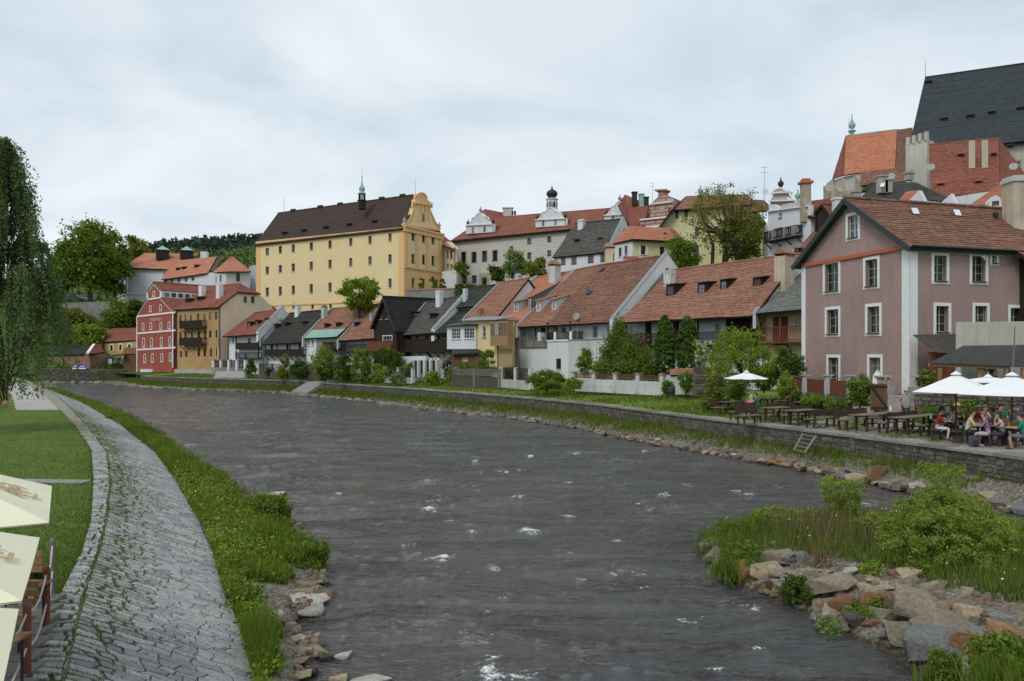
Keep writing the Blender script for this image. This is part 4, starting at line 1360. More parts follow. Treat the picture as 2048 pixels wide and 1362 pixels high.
balcony(h.o,w,.1,w.uz(1166,680)[0],zg,1.4,.8,DARKWOOD,posts=[.15,w.uz(1160,650)[0]],ztop=h.a.z,brackets=False,floorm=TRIM)
for a in (1099,1131,1163):
 u = w.uz(a,690)[0];band(w,u - .18,u + .18,zg - .1,zg + .85,1.45,TRIM,h.o,'balustrade_pier')
band(w,.1,w.uz(1165,680)[0],-3.2,zg - .17,1.3,WHITE,h.o,'lower_storey')
wq = Wall(w.pt(.1,0,1.3).xy,w.pt(w.uz(1165,680)[0],0,1.3).xy,-3.2)
windows(wq,[(1113,1122,717,738),(1141,1150,717,738)],h.o,hole=False,tw=0,frame=DARKWOOD)
band(w,w.uz(1167,690)[0],w.L + .2,-3.2,w.uz(1200,680)[1],2.0,OLDWHITE,h.o,'patio_wall')
band(w,w.uz(1167,690)[0] - .05,w.L + .25,w.uz(1200,680)[1],w.uz(1200,680)[1] + .07,2.08,GREYM,h.o,'patio_coping')
h.firewall('R',WHITE,.25,.5,over=.5)
m = MB()
skylight(h.o,h.plane,1180,587,11,6,h.t,.2);skylight(h.o,h.plane,1205,541,11,5,h.t,.05)
sat_dish(h.o,w.pt(w.uz(1172,630)[0],h.a.z + .4,1.2),.5)
m = MB();m.tube([w.pt(w.uz(1172,640)[0],zg - .5,1.15),w.pt(w.uz(1172,640)[0],h.a.z + .3,1.15)],.04,5);m.build('mast',GREYM,h.o)
h = row('white_dormer_house','narrow white house with orange roof, two white cheeked dormers and open gallery',(1038,649),(1097,645),[((1150,541),(1203,530))])
w = h.front(1.1);zg = w.uz(1060,692)[1]
windows(w,[(1066,1072,656,676),(1081,1091,655,676)],h.o,tw=0,frame=MIDWOOD,rev=.2)
h.finish(WHITE);h.roof(T_ORANGE,.26,.5,tile=.2)
balcony(h.o,w,0,w.L - .1,zg,1.1,.95,GREYWOOD,posts=[.15,w.L * .5,w.L - .2],ztop=h.a.z)
band(w,0,w.L,-3.2,zg - .17,.9,WHITE,h.o,'lower_storey')
h.firewall('L',OLDWHITE,.12,.25)
for a,b in ((1077,624),(1108,622)):
 d_ = shed_dormer(h.o,h.plane,a,b,13,23,h.m,T_ORANGE,WHITE,.25,over=.3)
h2 = row('gabled_dormer_house','orange roofed house with tall chimney and tiny gabled dormer over the cream oriel',(975,640),(1040,649),[((1073,556),(1152,541))])
h2.a = P(975,638,D(975));h2.L[0] = h2.a
w = h2.front(.6);h2.finish(WHITE);h2.roof(T_SALMON,.26,.4,tile=.2)
h2.firewall('L',OLDWHITE,.3,.35)
shed_dormer(h2.o,h2.plane,1033,627,16,24,h2.m,T_ORANGE,OLDWHITE,.2,over=.3)
shed_dormer(h2.o,h2.plane,1060,622,9,28,h2.m,T_ORANGE,GREYWOOD,.4,over=.2,panes=1)
chimney(h2.o,h2.plane,1103,532,571,19,OLDWHITE,'gable',axis=h2.t,capmat=T_ORANGE,dep=1.1)
skylight(h2.o,h2.plane,1118,552,9,5,h2.t,.05)
h = row('yellow_oriel_house','pale yellow house with timber oriel window and worn orange roof',(932,633),(995,632),[((1000,566),(1056,557))])
w = h.front(.1);h.finish(WHITE);h.roof(T_ORANGE,.26,.3,tile=.2)
h.firewall('L',OLDWHITE,.1,.2)
chimney(h.o,h.plane,957,616,634,11,BRICKY,None,axis=h.t)
chimney(h.o,h.plane,1033,552,569,12,OLDWHITE,'slab',axis=h.t)
yb = Wall(w.pt(w.uz(953,650)[0],0,2.0).xy,w.pt(w.uz(1032,650)[0],0,2.6).xy,-3.3)
window(yb,yb.rect(965,972,652,675),h.o,tw=.08,trim=TRIM,nx=1,ny=2)
zt = yb.uz(960,640)[1];zt2 = yb.uz(1025,640)[1]
yb.mesh([(0,zt),(yb.L,zt2)],HOUSEYEL,h.o,'lower_wall',back=2.2)
m = MB();m.prism([yb.pt(-.1,zt + .02,.5),yb.pt(yb.L + .1,zt2 + .05,.6),yb.pt(yb.L + .1,zt2 + .5,-2.6),yb.pt(-.1,zt + .6,-2.2)],(0,0,.08));m.build('lean_to_roof',GREYM,h.o)
ur = yb.rect(992,1027,643,692)
band(yb,ur[0],ur[1],ur[2],ur[3],.8,TANWOOD,h.o,'oriel')
wo_ = Wall(yb.pt(ur[0] + .05,0,.81).xy,yb.pt(ur[1] - .05,0,.81).xy,ur[2])
for i in range(4):
 a = wo_.L * i / 4 + .06
 window(wo_,(a,a + wo_.L / 4 - .12,ur[2] + 1.15,ur[3] - .15),h.o,tw=0,frame=TANWOOD,hole=False,sill=False,nx=2,ny=3,gl=GLASSL)
band(yb,yb.uz(998,700)[0],yb.uz(1025,700)[0],-3.3,ur[2] - .3,.03,simple('painted_shade_ochre',(.36,.27,.15),.9),h.o,'recess_shade_panel')  # darker ochre panel paints the shade beneath the oriel
downpipe(yb,yb.L - .15,-3,zt2,h.o)
bo = thing('white_oriel_room','white projecting room with two big lattice windows above a dark wood shed','house',(-7.5,93,-3.2))
wo2 = Wall(P(894,0,93).xy,P(952,0,91.5).xy,P(0,698,92).z)
for r in ((903,921,657,678),(928,949,656,677)):
 window(wo2,wo2.rect(*r),bo,tw=0,frame=TRIM,nx=4,ny=3,rev=.1,sill=True)
zt = P(0,653,92).z
wo2.mesh([(0,zt),(wo2.L,zt + .05)],WHITE,bo,back=3.2)
m = MB();m.prism([wo2.pt(-.25,zt,.35),wo2.pt(wo2.L + .2,zt + .05,.35),wo2.pt(wo2.L + .2,zt + .6,-3.2),wo2.pt(-.25,zt + .55,-3.2)],(0,0,.12));m.build('roof',BLACKM,bo)
slope(bo,P(905,709,90.3),P(968,705,89.0),P(952,697,92),P(903,698,93),T_GREY,.25)
wsd = Wall(P(905,0,90.8).xy,P(962,0,89.4).xy,-3.3)
window(wsd,wsd.rect(924,936,715,723),bo,tw=.05,trim=MIDWOOD,nx=1,ny=1,gl=simple('amber_pane',(.5,.35,.12),.5))  # even amber colour on the shed window pane
wsd.mesh([(0,P(0,708,90).z),(wsd.L,P(0,707,90).z)],MIDWOOD,bo,'boarding',back=2)
h = row('grey_roof_house','grey shingled house with white firewall, white chimney and dark timber gallery',(800,665),(868,660),[((852,606),(930,591))])
w = h.front(1.0);zg = w.uz(820,702)[1]
windows(w,[(831,838,672,688),(849,858,668,688)],h.o,tw=.05,rev=.15)
h.finish(OLDWHITE);h.roof(T_GREY,.26,.6,tile=.3)
balcony(h.o,w,.1,w.L,zg,1.0,1.5,DARKWOOD,solid=True,posts=[.1,w.L * .5],ztop=h.a.z)
h.firewall('R',WHITE,.3,.55,over=.3);h.firewall('L',OLDWHITE,.12,.22,over=.1)
chimney(h.o,h.plane,875,587,613,13,WHITE,'crenel',axis=h.t)
shed_dormer(h.o,h.plane,865,637,16,9,h.m,T_GREY,None,-.1,over=.4,panes=0)
h = row('dark_gallery_house','low dark shingled house with brown timber gallery between white firewall and white oriel',(852,665),(898,661),[((925,600),(975,596))])
w = h.front(1.0);zg = w.uz(870,702)[1]
windows(w,[(884,892,666,684)],h.o,tw=0);band(w,w.uz(853,670)[0],w.uz(868,670)[0],zg,h.a.z - .2,.05,simple('ochre_board',(.28,.13,.05),.8),h.o,'ochre_panel')
h.finish(OLDWHITE);h.roof(T_DARK,.26,.5,tile=.3)
balcony(h.o,w,0,w.L,zg,1.0,1.4,DARKWOOD,solid=True,posts=[.1,w.L * .5],ztop=h.a.z)
chimney(h.o,h.plane,928,577,615,9,plaster('bluish_chimney',(.52,.56,.62),.05,.2),None,axis=h.t)
dk = House('dark_roof_backhouse','house under a plain dark roof rising behind the grey roofs','house',(905,612),104,(962,608),100,[((938,578),(1000,569))],-2)
w = dk.front(.3);dk.finish(OLDWHITE);dk.roof(T_DARK,.4,.4)
gw = thing('white_garden_wall','low white rendered wall below the dark timber gallery','wall',(-12,97,-3.2))
wg = Wall(P(800,0,100).xy,P(851,0,96.5).xy,-3.4);wg.mesh([(0,P(0,713,98).z),(wg.L,P(0,712,98).z)],WHITE,gw)
wl = thing('washing','pale clothes hanging on a line beside the lilac bush','laundry',(-9.5,95,-1.6))
m = MB();a,b = P(855,716,95.5),P(880,716,94);m.bar(a,b,.03);m.build('line',TRIM,wl)
for i,c in enumerate([(.55,.56,.58),(.5,.48,.2),(.6,.6,.6)]):
 m = MB();k = .15 + .3 * i;q = ease(a,b,k);q2 = ease(a,b,k + .2);m.prism([q,q2,q2 - Vector((0,0,.7)),q - Vector((0,0,.6 + .1 * i))],(0,.03,0));m.build('cloth',simple('cloth%d' % i,c,.9),wl)
bg_ = GableFront('black_timber_house','black tarred timber house with steep gable and tiled black roof','house',(748,655),108.5,(795,662),104,[(748,655),(772,596),(795,662)],9,-3.2)
w = bg_.w;m_keep = bg_.m
bg_.m = Vector((.80,.60))
windows(w,[(760,765,627,639),(772,778,626,638)],bg_.o,tw=0,frame=REDWOOD)
windows(w,[(766,784,672,688)],bg_.o,tw=.1,trim=TRIM,nx=3,ny=2)
bg_.finish(DARKWOOD);bg_.roof(T_BLACK,.3,.5,eave=.3,edge=DARKWOOD)
m = MB();t_ = w.pt(*max(bg_.prof,key=lambda p: p[1]),.5)
for e in (bg_.prof[0],bg_.prof[-1]): m.bar(t_,w.pt(*e,.5),.06,.3)
m.build('barge_board',BLACKM,bg_.o)
balcony(bg_.o,w,-.2,w.L,w.uz(770,700)[1],1.0,1.1,REDWOOD,solid=True)
ws = bg_.ws
pl = Plane(w.pt(*bg_.prof[-1]),w.pt(*bg_.prof[-1]) + Vector((bg_.m.x,bg_.m.y,0)),w.pt(*bg_.prof[1]))
d_ = shed_dormer(bg_.o,pl,832,634,14,10,Vector((-bg_.m.y,bg_.m.x)),T_BLACK,None,.1,over=.3)
h = row('small_orange_house','small house with orange roof, one dormer and grey chimney left of the black gable',(679,678),(752,672),[((742,611),(805,600))])
w = h.front(.9);windows(w,[(686,690,680,694),(723,729,676,690)],h.o,tw=0);h.finish(OLDWHITE);h.roof(T_ORANGE,.26,.4,tile=.2)
h.firewall('L',OLDWHITE,.15,.28)
balcony(h.o,w,0,w.L,w.uz(700,702)[1],.9,.9,DARKWOOD,posts=[.2,w.L - .2],ztop=h.a.z)
shed_dormer(h.o,h.plane,712,654,12,9,h.m,T_BROWN,None,-.05,over=.4,panes=0)
chimney(h.o,h.plane,741,627,645,8,CONC,None,axis=h.t);sat_dish(h.o,h.plane.at(754,628) + Vector((0,0,.5)),.4)
h = row('copper_eave_house','white house with orange roof ending in a pale green copper eave strip',(609,673),(676,670),[((622,660),(690,657)),((662,618),(741,610))])
w = h.front(.3)
windows(w,[(614,619,680,691),(623,628,680,691),(621,626,711,722)],h.o,tw=0)
band(w,w.uz(633,680)[0],w.L,w.uz(640,735)[1],h.a.z - .2,.03,GREYM,h.o,'recess_shade_panel')  # flat grey panel paints the shade of the gallery recess
h.finish(WHITE);h.roof(T_ORANGE,.26,.4,tile=.2,mats=[COPPER,T_ORANGE])
balcony(h.o,w,w.uz(655,690)[0],w.L,w.uz(660,698)[1],.9,1.0,DARKWOOD,solid=True)
h.firewall('L',OLDWHITE,.15,.3)
chimney(h.o,h.top,645,614,638,11,OLDWHITE,'slab',axis=h.t,capmat=BRICKY)
for a,b in ((652,656),(675,654)): shed_dormer(h.o,h.top,a,b,12,8,h.m,T_BROWN,None,-.1,over=.35,panes=0)
h = row('mossy_roof_house','white house with mossy dark shingle roof, three eyebrow dormers and long dark balcony',(528,684),(606,680),[((580,627),(650,620))])
w = h.front(.8)
for r in [(541,546,688,702),(572,577,688,703),(597,602,687,703)]: door(w,w.rect(*r),h.o)
h.finish(WHITE);h.roof(T_DARK,.26,.5,tile=.3)
balcony(h.o,w,.1,w.L - .1,w.uz(560,710)[1],.8,.85,DARKWOOD,solid=True,posts=[.2,w.L * .33,w.L * .66,w.L - .2],ztop=h.a.z,brackets=True)
chimney(h.o,h.plane,592,617,637,11,WHITE,'crenel',axis=h.t)
for a,b in ((553,657),(574,654),(609,652)): shed_dormer(h.o,h.plane,a,b,14,8,h.m,T_DARK,None,-.1,over=.35,panes=0)
h = row('red_dormer_house','white and black timbered house with red roof, three shed dormers and two stacked balconies',(449,670),(517,665),[((509,626),(562,619))])
w = h.front(.7)
windows(w,[(456,460,674,686),(464,468,674,686)],h.o,tw=0)
windows(w,[(495,502,676,690),(489,494,707,718)],h.o,tw=0)
h.finish(WHITE);h.roof(T_RED,.26,.45,tile=.2)
for yy in (697,716): balcony(h.o,w,w.uz(478,680)[0],w.L - .1,w.uz(490,yy)[1],.7,.9,DARKWOOD,solid=yy < 700,posts=[w.uz(479,680)[0],w.L - .2],ztop=h.a.z if yy < 700 else w.uz(490,700)[1],brackets=False)
h.firewall('R',WHITE,.35,.5,over=.35)
chimney(h.o,h.plane,560,614,632,9,WHITE,'crenel',axis=h.t)
for a,b in ((498,656),(514,653),(533,649)): shed_dormer(h.o,h.plane,a,b,13,12,h.m,T_BROWN,None,-.05,over=.35,panes=1)
downpipe(w,.1,-3,h.a.z - .2,h.o)
h = row('ochre_house','four storey ochre house with two dark balconies and broad cream half hipped side wall',(353,617),(437,612),[(('r',5.75,4.2),('r',5.75,4.2))])
w = h.front(.05)
for r in [(359,363,630,643),(369,373,629,649),(380,384,630,644),(394,399,627,645),(407,411,628,644),(418,423,625,640),(430,435,624,639),
(359,363,664,678),(369,373,664,680),(382,386,663,680),(395,400,663,679),(408,412,662,679),(418,423,661,675),(431,436,660,675),
(360,364,702,714),(370,375,702,714),(395,400,697,713),(407,412,697,713),(420,424,697,713),(432,437,696,713)]:
 window(w,w.rect(*r),h.o,tw=0,frame=MIDWOOD,nx=1,ny=2,rev=.12,sill=False)
wr = h.wr
windows(wr,[(487,494,593,605),(502,509,593,606)],h.o,tw=0,frame=MIDWOOD)
e = h.b;zp = h.b.z + 2.55;ru = 5.75 * 2.55 / 4.2
h.rprof = [(0,e.z - .1),(ru - .1,zp),(11.5 - ru,zp),(11.45,e.z - .1)]
h.finish(OCHRE,BEIGE)
T = Vector((h.t.x,h.t.y,0));Mv = Vector((h.m.x,h.m.y,0))
up = Vector((0,0,.06));o_ = -Mv * .4 - Vector((0,0,.3))
A0,B0 = h.a,h.b
lv = lambda p,k,z: p + Mv * k + Vector((0,0,z))
slope(h.o,A0 + o_ + up,B0 + o_ + T * .35 + up,lv(B0,ru,2.55) + T * .35 + up,lv(A0,ru,2.55) + up,T_RED,.3)
slope(h.o,lv(A0,ru,2.55) + up,lv(B0,ru,2.55) + T * .35 + up,lv(B0,5.75,4.2) - T * 2.3 + up,lv(A0,5.75,4.2) + up,T_RED,.3)
slope(h.o,lv(B0,ru - .1,2.5) + T * .5 + up,lv(B0,11.6 - ru,2.5) + T * .5 + up,lv(B0,5.8,4.2) - T * 2.25 + up,lv(B0,5.7,4.2) - T * 2.35 + up,T_RED,.3)
slope(h.o,lv(B0,11.9,-.3) + T * .35 + up,lv(A0,11.9,-.3) + up,lv(A0,5.75,4.2) + up,lv(B0,5.75,4.2) - T * 2 + up,T_RED,.4,seg=4)
ridge(h.o,lv(A0,5.75,4.3),lv(B0,5.75,4.3) - T * 2.3,T_RED)
pl = Plane(A0,B0,lv(A0,5.75,4.2))
for a,b,t_ in ((400,596,571),(435,598,570)): chimney(h.o,pl,a,t_,b,12,WHITE,None,axis=h.t)
for a in (376,399): shed_dormer(h.o,pl,a,606 if a < 390 else 602,20,8,h.m,T_RED,None,-.02,over=.3,panes=0)
for zz in (655,689): balcony(h.o,w,w.uz(368,650)[0],w.uz(414,650)[0],w.uz(390,zz)[1],.95,1.15,DARKWOOD,solid=True)
m = MB();m.obox(w.pt(w.L * .5,-3.6,.25),(*(w.t * w.L / 2),0),(*(w.n * .25),0),(0,0,1.2));m.build('plinth',CONC,h.o)
downpipe(w,.1,-3,h.a.z - .2,h.o)
h = GableFront('red_mill_hotel','tall red gabled mill hotel with white bands and narrow arched windows','hotel',(273.5,633),152,(347,622),143.8,
[(273.5,633),(295.5,597),(294.8,585),(308,566),(321.5,582),(322.5,596),(347,622)],13,-4.6)
w = h.w
h.prof = [(u,z) for u,z in h.prof]
h.prof[2] = (h.prof[1][0] + .05,h.prof[2][1]);h.prof[4] = (h.prof[5][0] - .05,h.prof[4][1])
H_MILL = h
def arched(w,u0,u1,z0,z1,parent):
 o = window(w,(u0,u1,z0,z1 - (u1 - u0) * .5),parent,tw=0,frame=TRIM,nx=1,ny=3,rev=.15,sill=False,fw=.03)
 r = (u1 - u0) / 2 + .14;c = (u0 + u1) / 2;zc = z1 - (u1 - u0) * .5
 m = MB()
 outer = [(c - r,z0 - .14),(c + r,z0 - .14)] + [(c + r * math.cos(t),zc + r * math.sin(t)) for t in np.linspace(0,math.pi,9)]
 inner_r = (u1 - u0) / 2
 inn = [(u0,z0),(u1,z0)] + [(c + inner_r * math.cos(t),zc + inner_r * math.sin(t)) for t in np.linspace(0,math.pi,9)]
 n = len(outer)
 for i in range(n):
  j = (i + 1) % n
  m.prism([w.pt(*outer[i],.003),w.pt(*outer[j],.003),w.pt(*inn[j],.003),w.pt(*inn[i],.003)],(*(w.n * .05),0))
 m.build('surround',TRIM,o)
 m = MB();m.prism([w.pt(*p,.004) for p in inn[2:]],(*(w.n * .01),0));m.build('arch_pane',GLASS,o)
for rowy,xs in (((647,658),(286.5,302,322,338.5)),((677,692),(287.5,303.5,323,340)),((709,723),(289.5,305,324,341))):
 for x,dy in zip(xs,(1.5,.8,0,-1.2)):
  u0,u1,z0,z1 = w.rect(x - 1.6,x + 1.6,rowy[0] + dy - 1.5,rowy[1] + dy)
  arched(w,u0,u1,z0,z1,h.o)
for x,a,b in ((301,612,623),(321.5,610,621)): arched(w,*w.rect(x - 1.5,x + 1.5,a,b),h.o)
arched(w,*w.rect(306.3,309.7,583,592),h.o)
h.finish(REDPL)
for y0,y1 in ((633,624.5),(667,660.5),(699.5,695)): band_px(w,(275,y0),(351.5,y1),3.2,.1,TRIM,h.o)
band_px(w,(296,599),(322,595),3,.1,TRIM,h.o)
m = MB()
for (a,za),(b,zb_) in zip(h.prof,h.prof[1:]): m.bar(w.pt(a,za - .1,.06),w.pt(b,zb_ - .1,.06),.12,.32)
m.build('gable_trim',TRIM,h.o)
band(w,0,.28,-4.4,h.prof[0][1],.08,TRIM,h.o,'corner_strip');band(w,w.L - .28,w.L,-2.2,h.prof[-1][1],.08,TRIM,h.o,'corner_strip')
h.roof(T_RED,.3,.15,eave=.3,skip=(1,4))
wd_ = Wall(w.pt(*h.prof[5]).xy,(w.pt(*h.prof[5]).xy + h.m * 7.5),h.prof[5][1])
wd_.mesh([(0,h.prof[4][1]),(7.5,h.prof[4][1])],WHITE,h.o,'clerestory')
for i in range(5): window(wd_,(.6 + i * 1.35,1.5 + i * 1.35,h.prof[5][1] + .3,h.prof[4][1] - .25),h.o,hole=False,tw=0,frame=DARKWOOD,sill=False)
band(w,w.uz(284,740)[0],w.uz(308,740)[0],-5.3,-2.55,.35,WHITE,h.o,'white_base')
m = MB()
for p,q in (((309,738),(332,738)),((332,738),(352,738))):
 pass
def text(name,s,loc,size,t,mat,parent,depth=.02,n=None):
 cu = bpy.data.curves.new(name,'FONT');cu.body = s;cu.size = size;cu.extrude = depth;cu.align_x = 'CENTER';cu.align_y = 'CENTER'
 cu.materials.append(mat)
 tmp = bpy.data.objects.new(name,cu);C.objects.link(tmp)
 dg = bpy.context.evaluated_depsgraph_get();dg.update()
 me = bpy.data.meshes.new_from_object(tmp.evaluated_get(dg))
 bpy.data.objects.remove(tmp)
 o = bpy.data.objects.new(name,me);C.objects.link(o)
 T3 = Vector((t[0],t[1],t[2] if len(t) > 2 else 0)).normalized();Z = Vector(n[1]) if n else Vector((0,0,1));N = T3.cross(Z).normalized();
 M = Matrix((( T3.x,Z.x,N.x,loc[0]),(T3.y,Z.y,N.y,loc[1]),(T3.z,Z.z,N.z,loc[2]),(0,0,0,1)))
 if parent is not None and parent.name in ORG: M = org(parent).inverted() @ M
 o.parent = parent;o.matrix_local = M
 return o
uL,zL = w.uz(312,638.5)
text('lettering','hotel mlýn',w.pt(uL,zL,.03),.95,w.t,simple('faded_letters',(.62,.42,.38),.8,.05),h.o)
# ================================================================ buildings on the hill
h = House('yellow_seminary','huge long yellow building with dark brown roof and curly apricot baroque gable','building',(512,486),170,(808,453),150.5,[(('r',6.2,7.3),('r',6.2,7.3))],4)
w = h.front(.05)
xs = [534.5,560.5,586.5,622.5,660,701.5,740,780]
ya = [(496,510),(492,506),(489,504),(485,500),(481,496),(476,491),(472,487),(467,482)]
yb_ = [(533,548),(530,545),(527,543),(523,540),(519.5,536),(516,532),(512.5,529),(508.5,526)]
yc_ = [(575,592),(573,590),(571,588),(568,586),(565,583),(562,580),(560,578),(557,575)]
FR = simple('window_brownframe',(.20,.12,.08),.7)
for x,a,b,c in zip(xs,ya,yb_,yc_):
 for k in (a,b,c):
  window(w,w.rect(x - 3.3,x + 3.3,k[0],k[1]),h.o,tw=0,frame=FR if k is a else GREYM,rev=.3,nx=2,ny=3,fw=.09)
for x in (587,625,661): window(w,w.rect(x - 2.4,x + 2.4,607 - (x - 587) * .02,617),h.o,tw=0,frame=FR,rev=.3,nx=1,ny=1)
wr = h.wr
for px_,a,b,c in ((826,(465,480),(508,526),(556,575)),(847,(469,484),(510,528),(558,576)),(866,(472,487),(512,530),None)):
 for k in (a,b,c):
  if k: window(wr,wr.rect(px_ - 2.8,px_ + 2.8,*k),h.o,tw=.16 if k is not c else 0,trim=APRICOT,frame=FR,rev=.3,nx=2,ny=3)
h.rprof = [(0,h.b.z),(wr.L - .05,h.b.z)]
h.finish(YELLOW)
h.roof(T_CHOC,.5,.7,tile=.25,side=0)
uE,zE = wr.uz(880,500)
zc = h.b.z
band(wr,-.25,wr.L + .1,zc - .9,zc - .1,.35,APRICOT,h.o,'cornice');band(wr,-.35,wr.L + .2,zc - .1,zc + .25,.6,APRICOT,h.o,'cornice')
band(w,0,w.L,zc - .8,zc - .1,.2,APRICOT,h.o,'cornice')
for u in (.5,4.0,7.4,wr.L - .6): band(wr,u - .45,u + .45,wr.uz(845,536)[1],zc - .9,.16,APRICOT,h.o,'pilaster')
zm = wr.uz(845,539)[1];lo_ = [q for q in wr.holes if q[3] < zm];e_ = [0] + [x for q in sorted(lo_) for x in q[:2]] + [wr.L]
for i in range(0,len(e_),2): band(wr,e_[i],e_[i + 1],4.2,zm,.03,APRICOT,h.o,'plinth_field')
for q in lo_: band(wr,q[0],q[1],q[3],zm,.03,APRICOT,h.o,'plinth_field');band(wr,q[0],q[1],4.2,q[2],.03,APRICOT,h.o,'plinth_field')
band(wr,0,wr.L,wr.uz(845,541)[1],wr.uz(845,537)[1],.3,APRICOT,h.o,'cornice')
z_ = w.uz(700,605)[1];band(w,0,w.L,z_ - .1,z_ + .2,.12,APRICOT,h.o,'cornice')
band(w,0,1.2,4,zc - .8,.06,APRICOT,h.o,'quoins');band(w,w.L - 1.3,w.L,4,zc - .8,.06,APRICOT,h.o,'quoins')
gp = [(809,451),(812,447),(820,437),(824,427),(827,416),(829,404),(832,399),(833,391),(838,387),(844,386),(850,389),(854,396),(855,402),(859,406),(861,416),(863,428),(866,438),(872,447),(879,455),(880,462)]
outline(wr,gp,.7,APRICOT,h.o,'baroque_gable',.05,APRICOT,.3)
gi = [(816,450),(824,440),(829,426),(832,408),(857,411),(860,428),(865,444),(872,458)]
outline(wr,gi,.05,YELLOW,h.o,'gable_field',.1)
band_px(wr,(828,406),(862,411),3,.4,APRICOT,h.o,'cornice')
for px_ in (834,841,848,855): band_px(wr,(px_,425),(px_ + 1.8,425),34,.3,APRICOT,h.o,'pilaster')
ni = wr.rect(842,846,428,442);band(wr,ni[0],ni[1],ni[2],ni[3],.25,REDWOOD,h.o,'niche')
for px_,py_2,hh in ((810,446,1.6),(864,412,1.2),(879,456,1.6)):
 u,z = wr.uz(px_,py_2);finial(h.o,wr.pt(u,z - .3,-.1),hh,CONC)
pl = Plane(h.a,h.b,h.L[1])
for px_,py_2 in ((568,470),(607,465),(651,459),(697,453),(748,447)):
 shed_dormer(h.o,pl,px_,py_2,11,5,h.m,T_CHOC,None,.0,over=.3,panes=0)
q = P(724,404,158)
st = MB();st.lathe(q + Vector((0,0,-1.5)),[(.75,0),(.75,1.6),(.95,1.7),(.95,1.85),(.6,1.9)],8);b_o = st.build('turret_base',DARKWOOD,h.o)
m = MB()
for k in range(8):
 a = k * math.pi / 4;m.box(q + Vector((.62 * math.cos(a),.62 * math.sin(a),1.0)),(.14,.14,1.3),a)
m.build('lantern',DARKWOOD,b_o)
m = MB();m.lathe(q + Vector((0,0,1.6)),[(.75,0),(.78,.12),(.4,.35),(.55,.7),(.62,1.0),(.5,1.35),(.25,1.7),(.12,2.3),(.07,3.2),(.15,3.4),(.04,3.6),(.03,4.8)],10);m.build('copper_spire',COPPER,b_o,smooth=True)
for a,b in ((568,427),(831,392)):
 m = MB();q = P(a,b,165 if a < 600 else 156);m.tube([q,q + Vector((0,0,3.6))],[.05,.02],5);m.build('lightning_rod',GREYM,h.o)
for a in (593,650,690,770,808):
 m = MB();t_ = (a - 570) / 270;q = ease(h.L[-1],h.R[-1],(a - 560) / 285);m.box(q + Vector((0,0,.2)),(1.2,.5,.5),-.5);m.build('ridge_hatch',BLACKM,h.o)
t1 = GableFront('pale_town_house','pale beige red roofed house wedged between the yellow seminary and the long museum','house',(880,487),164,(908,497),158,[(880,487),(886,476),(908,497)],1.0,6)
w = t1.w
for r in [(893,898,500,517),(899.5,905,501,518),(893,898,527,536),(900,905,528,537)]: window(w,w.rect(*r),t1.o,tw=0,frame=FR,rev=.2,nx=1,ny=2)
t1.prof = [(0,t1.prof[0][1]),(w.L * .5,t1.prof[0][1]),(w.L,t1.prof[-1][1])]
t1.finish(BEIGE)
slope(t1.o,P(876,489,163),P(911,500,156.5),P(909,488,162),P(886,470,170),T_RED,.4)
yw = thing('courtyard_wall','low white courtyard wall with round arch below the pale town house','wall',(-11,158,10))
wy = Wall(P(884,0,157).xy,P(912,0,154).xy,8);wy.mesh([(0,P(884,543,157).z),(wy.L,P(912,541,154).z)],WHITE,yw)
def sgraffito():
 t = NT('sgraffito');p = t.pos()
 mp = t.n('ShaderNodeMapping',{0: p,2: (0,0,R(32.4))}).outputs[0]
 sp = t.n('ShaderNodeSeparateXYZ',{0: mp}).outputs
 cb_ = t.n('ShaderNodeCombineXYZ',{0: sp[0],1: sp[2],2: 0.0}).outputs[0]
 br = t.n('ShaderNodeTexBrick',{'Vector': cb_,'Color1': (.60,.58,.54,1),'Color2': (.55,.53,.49,1),'Mortar': (.38,.34,.30,1),'Scale': 1.0,'Mortar Size': .05,'Mortar Smooth': .6,'Brick Width': 1.1,'Row Height': .5},offset=.5)
 a = t.noise(p,.5,5,.7).outputs[0]
 z = t.math('MULTIPLY',t.math('SUBTRACT',t.math('ADD',sp[2],t.math('MULTIPLY',a,2.0)),24.3),.9,clamp=True)
 col = t.mix(t.math('MULTIPLY',a,.35),br.outputs[0],(.42,.37,.32))
 col = t.mix(z,col,(.33,.22,.16))
 return t.fin(col,.95)
SGR = sgraffito()
h = House('sgraffito_museum','very long white building with brick pattern plaster, red roof and three curly white dormer gables','building',(905,480),168,(1300,441),144.5,[((968,437),(1335,408))],10)
w = h.front(.05)
for x,a,b in ((927,504,525),(948,504,524),(969,502,522),(990,501,521)): window(w,w.rect(x - 4.5,x + 4.5,a,b),h.o,tw=.2,trim=SANDST,frame=DARKWOOD,nx=2,ny=3,rev=.3)
for r in [(1020,1026,493,501),(1055,1062,476,487),(1095,1102,473,483),(1055,1062,505,516),(1095,1102,501,511),(1133,1139,470,480),(925,933,553,566),(944,953,551,565)]:
 window(w,w.rect(*r),h.o,tw=.1,trim=SANDST,frame=GREYM,rev=.25)
dr = w.rect(964,974,556,574);door(w,dr,h.o,DARKWOOD)
band(w,dr[0] - .6,dr[0] - .05,dr[2] - 2,dr[3] + 1,.15,SANDST,h.o,'portal_jamb');band(w,dr[1] + .05,dr[1] + .6,dr[2] - 2,dr[3] + 1,.15,SANDST,h.o,'portal_jamb');band(w,dr[0] - .05,dr[1] + .05,dr[3] + .2,dr[3] + .95,.15,SANDST,h.o,'portal_lintel')
h.finish(SGR);h.roof(T_RED,.5,.8,tile=.3,side=.3)
downpipe(w,.2,10,h.a.z - .3,h.o)
gutter(w,-.3,w.L,h.a.z - .2,.75,h.o)
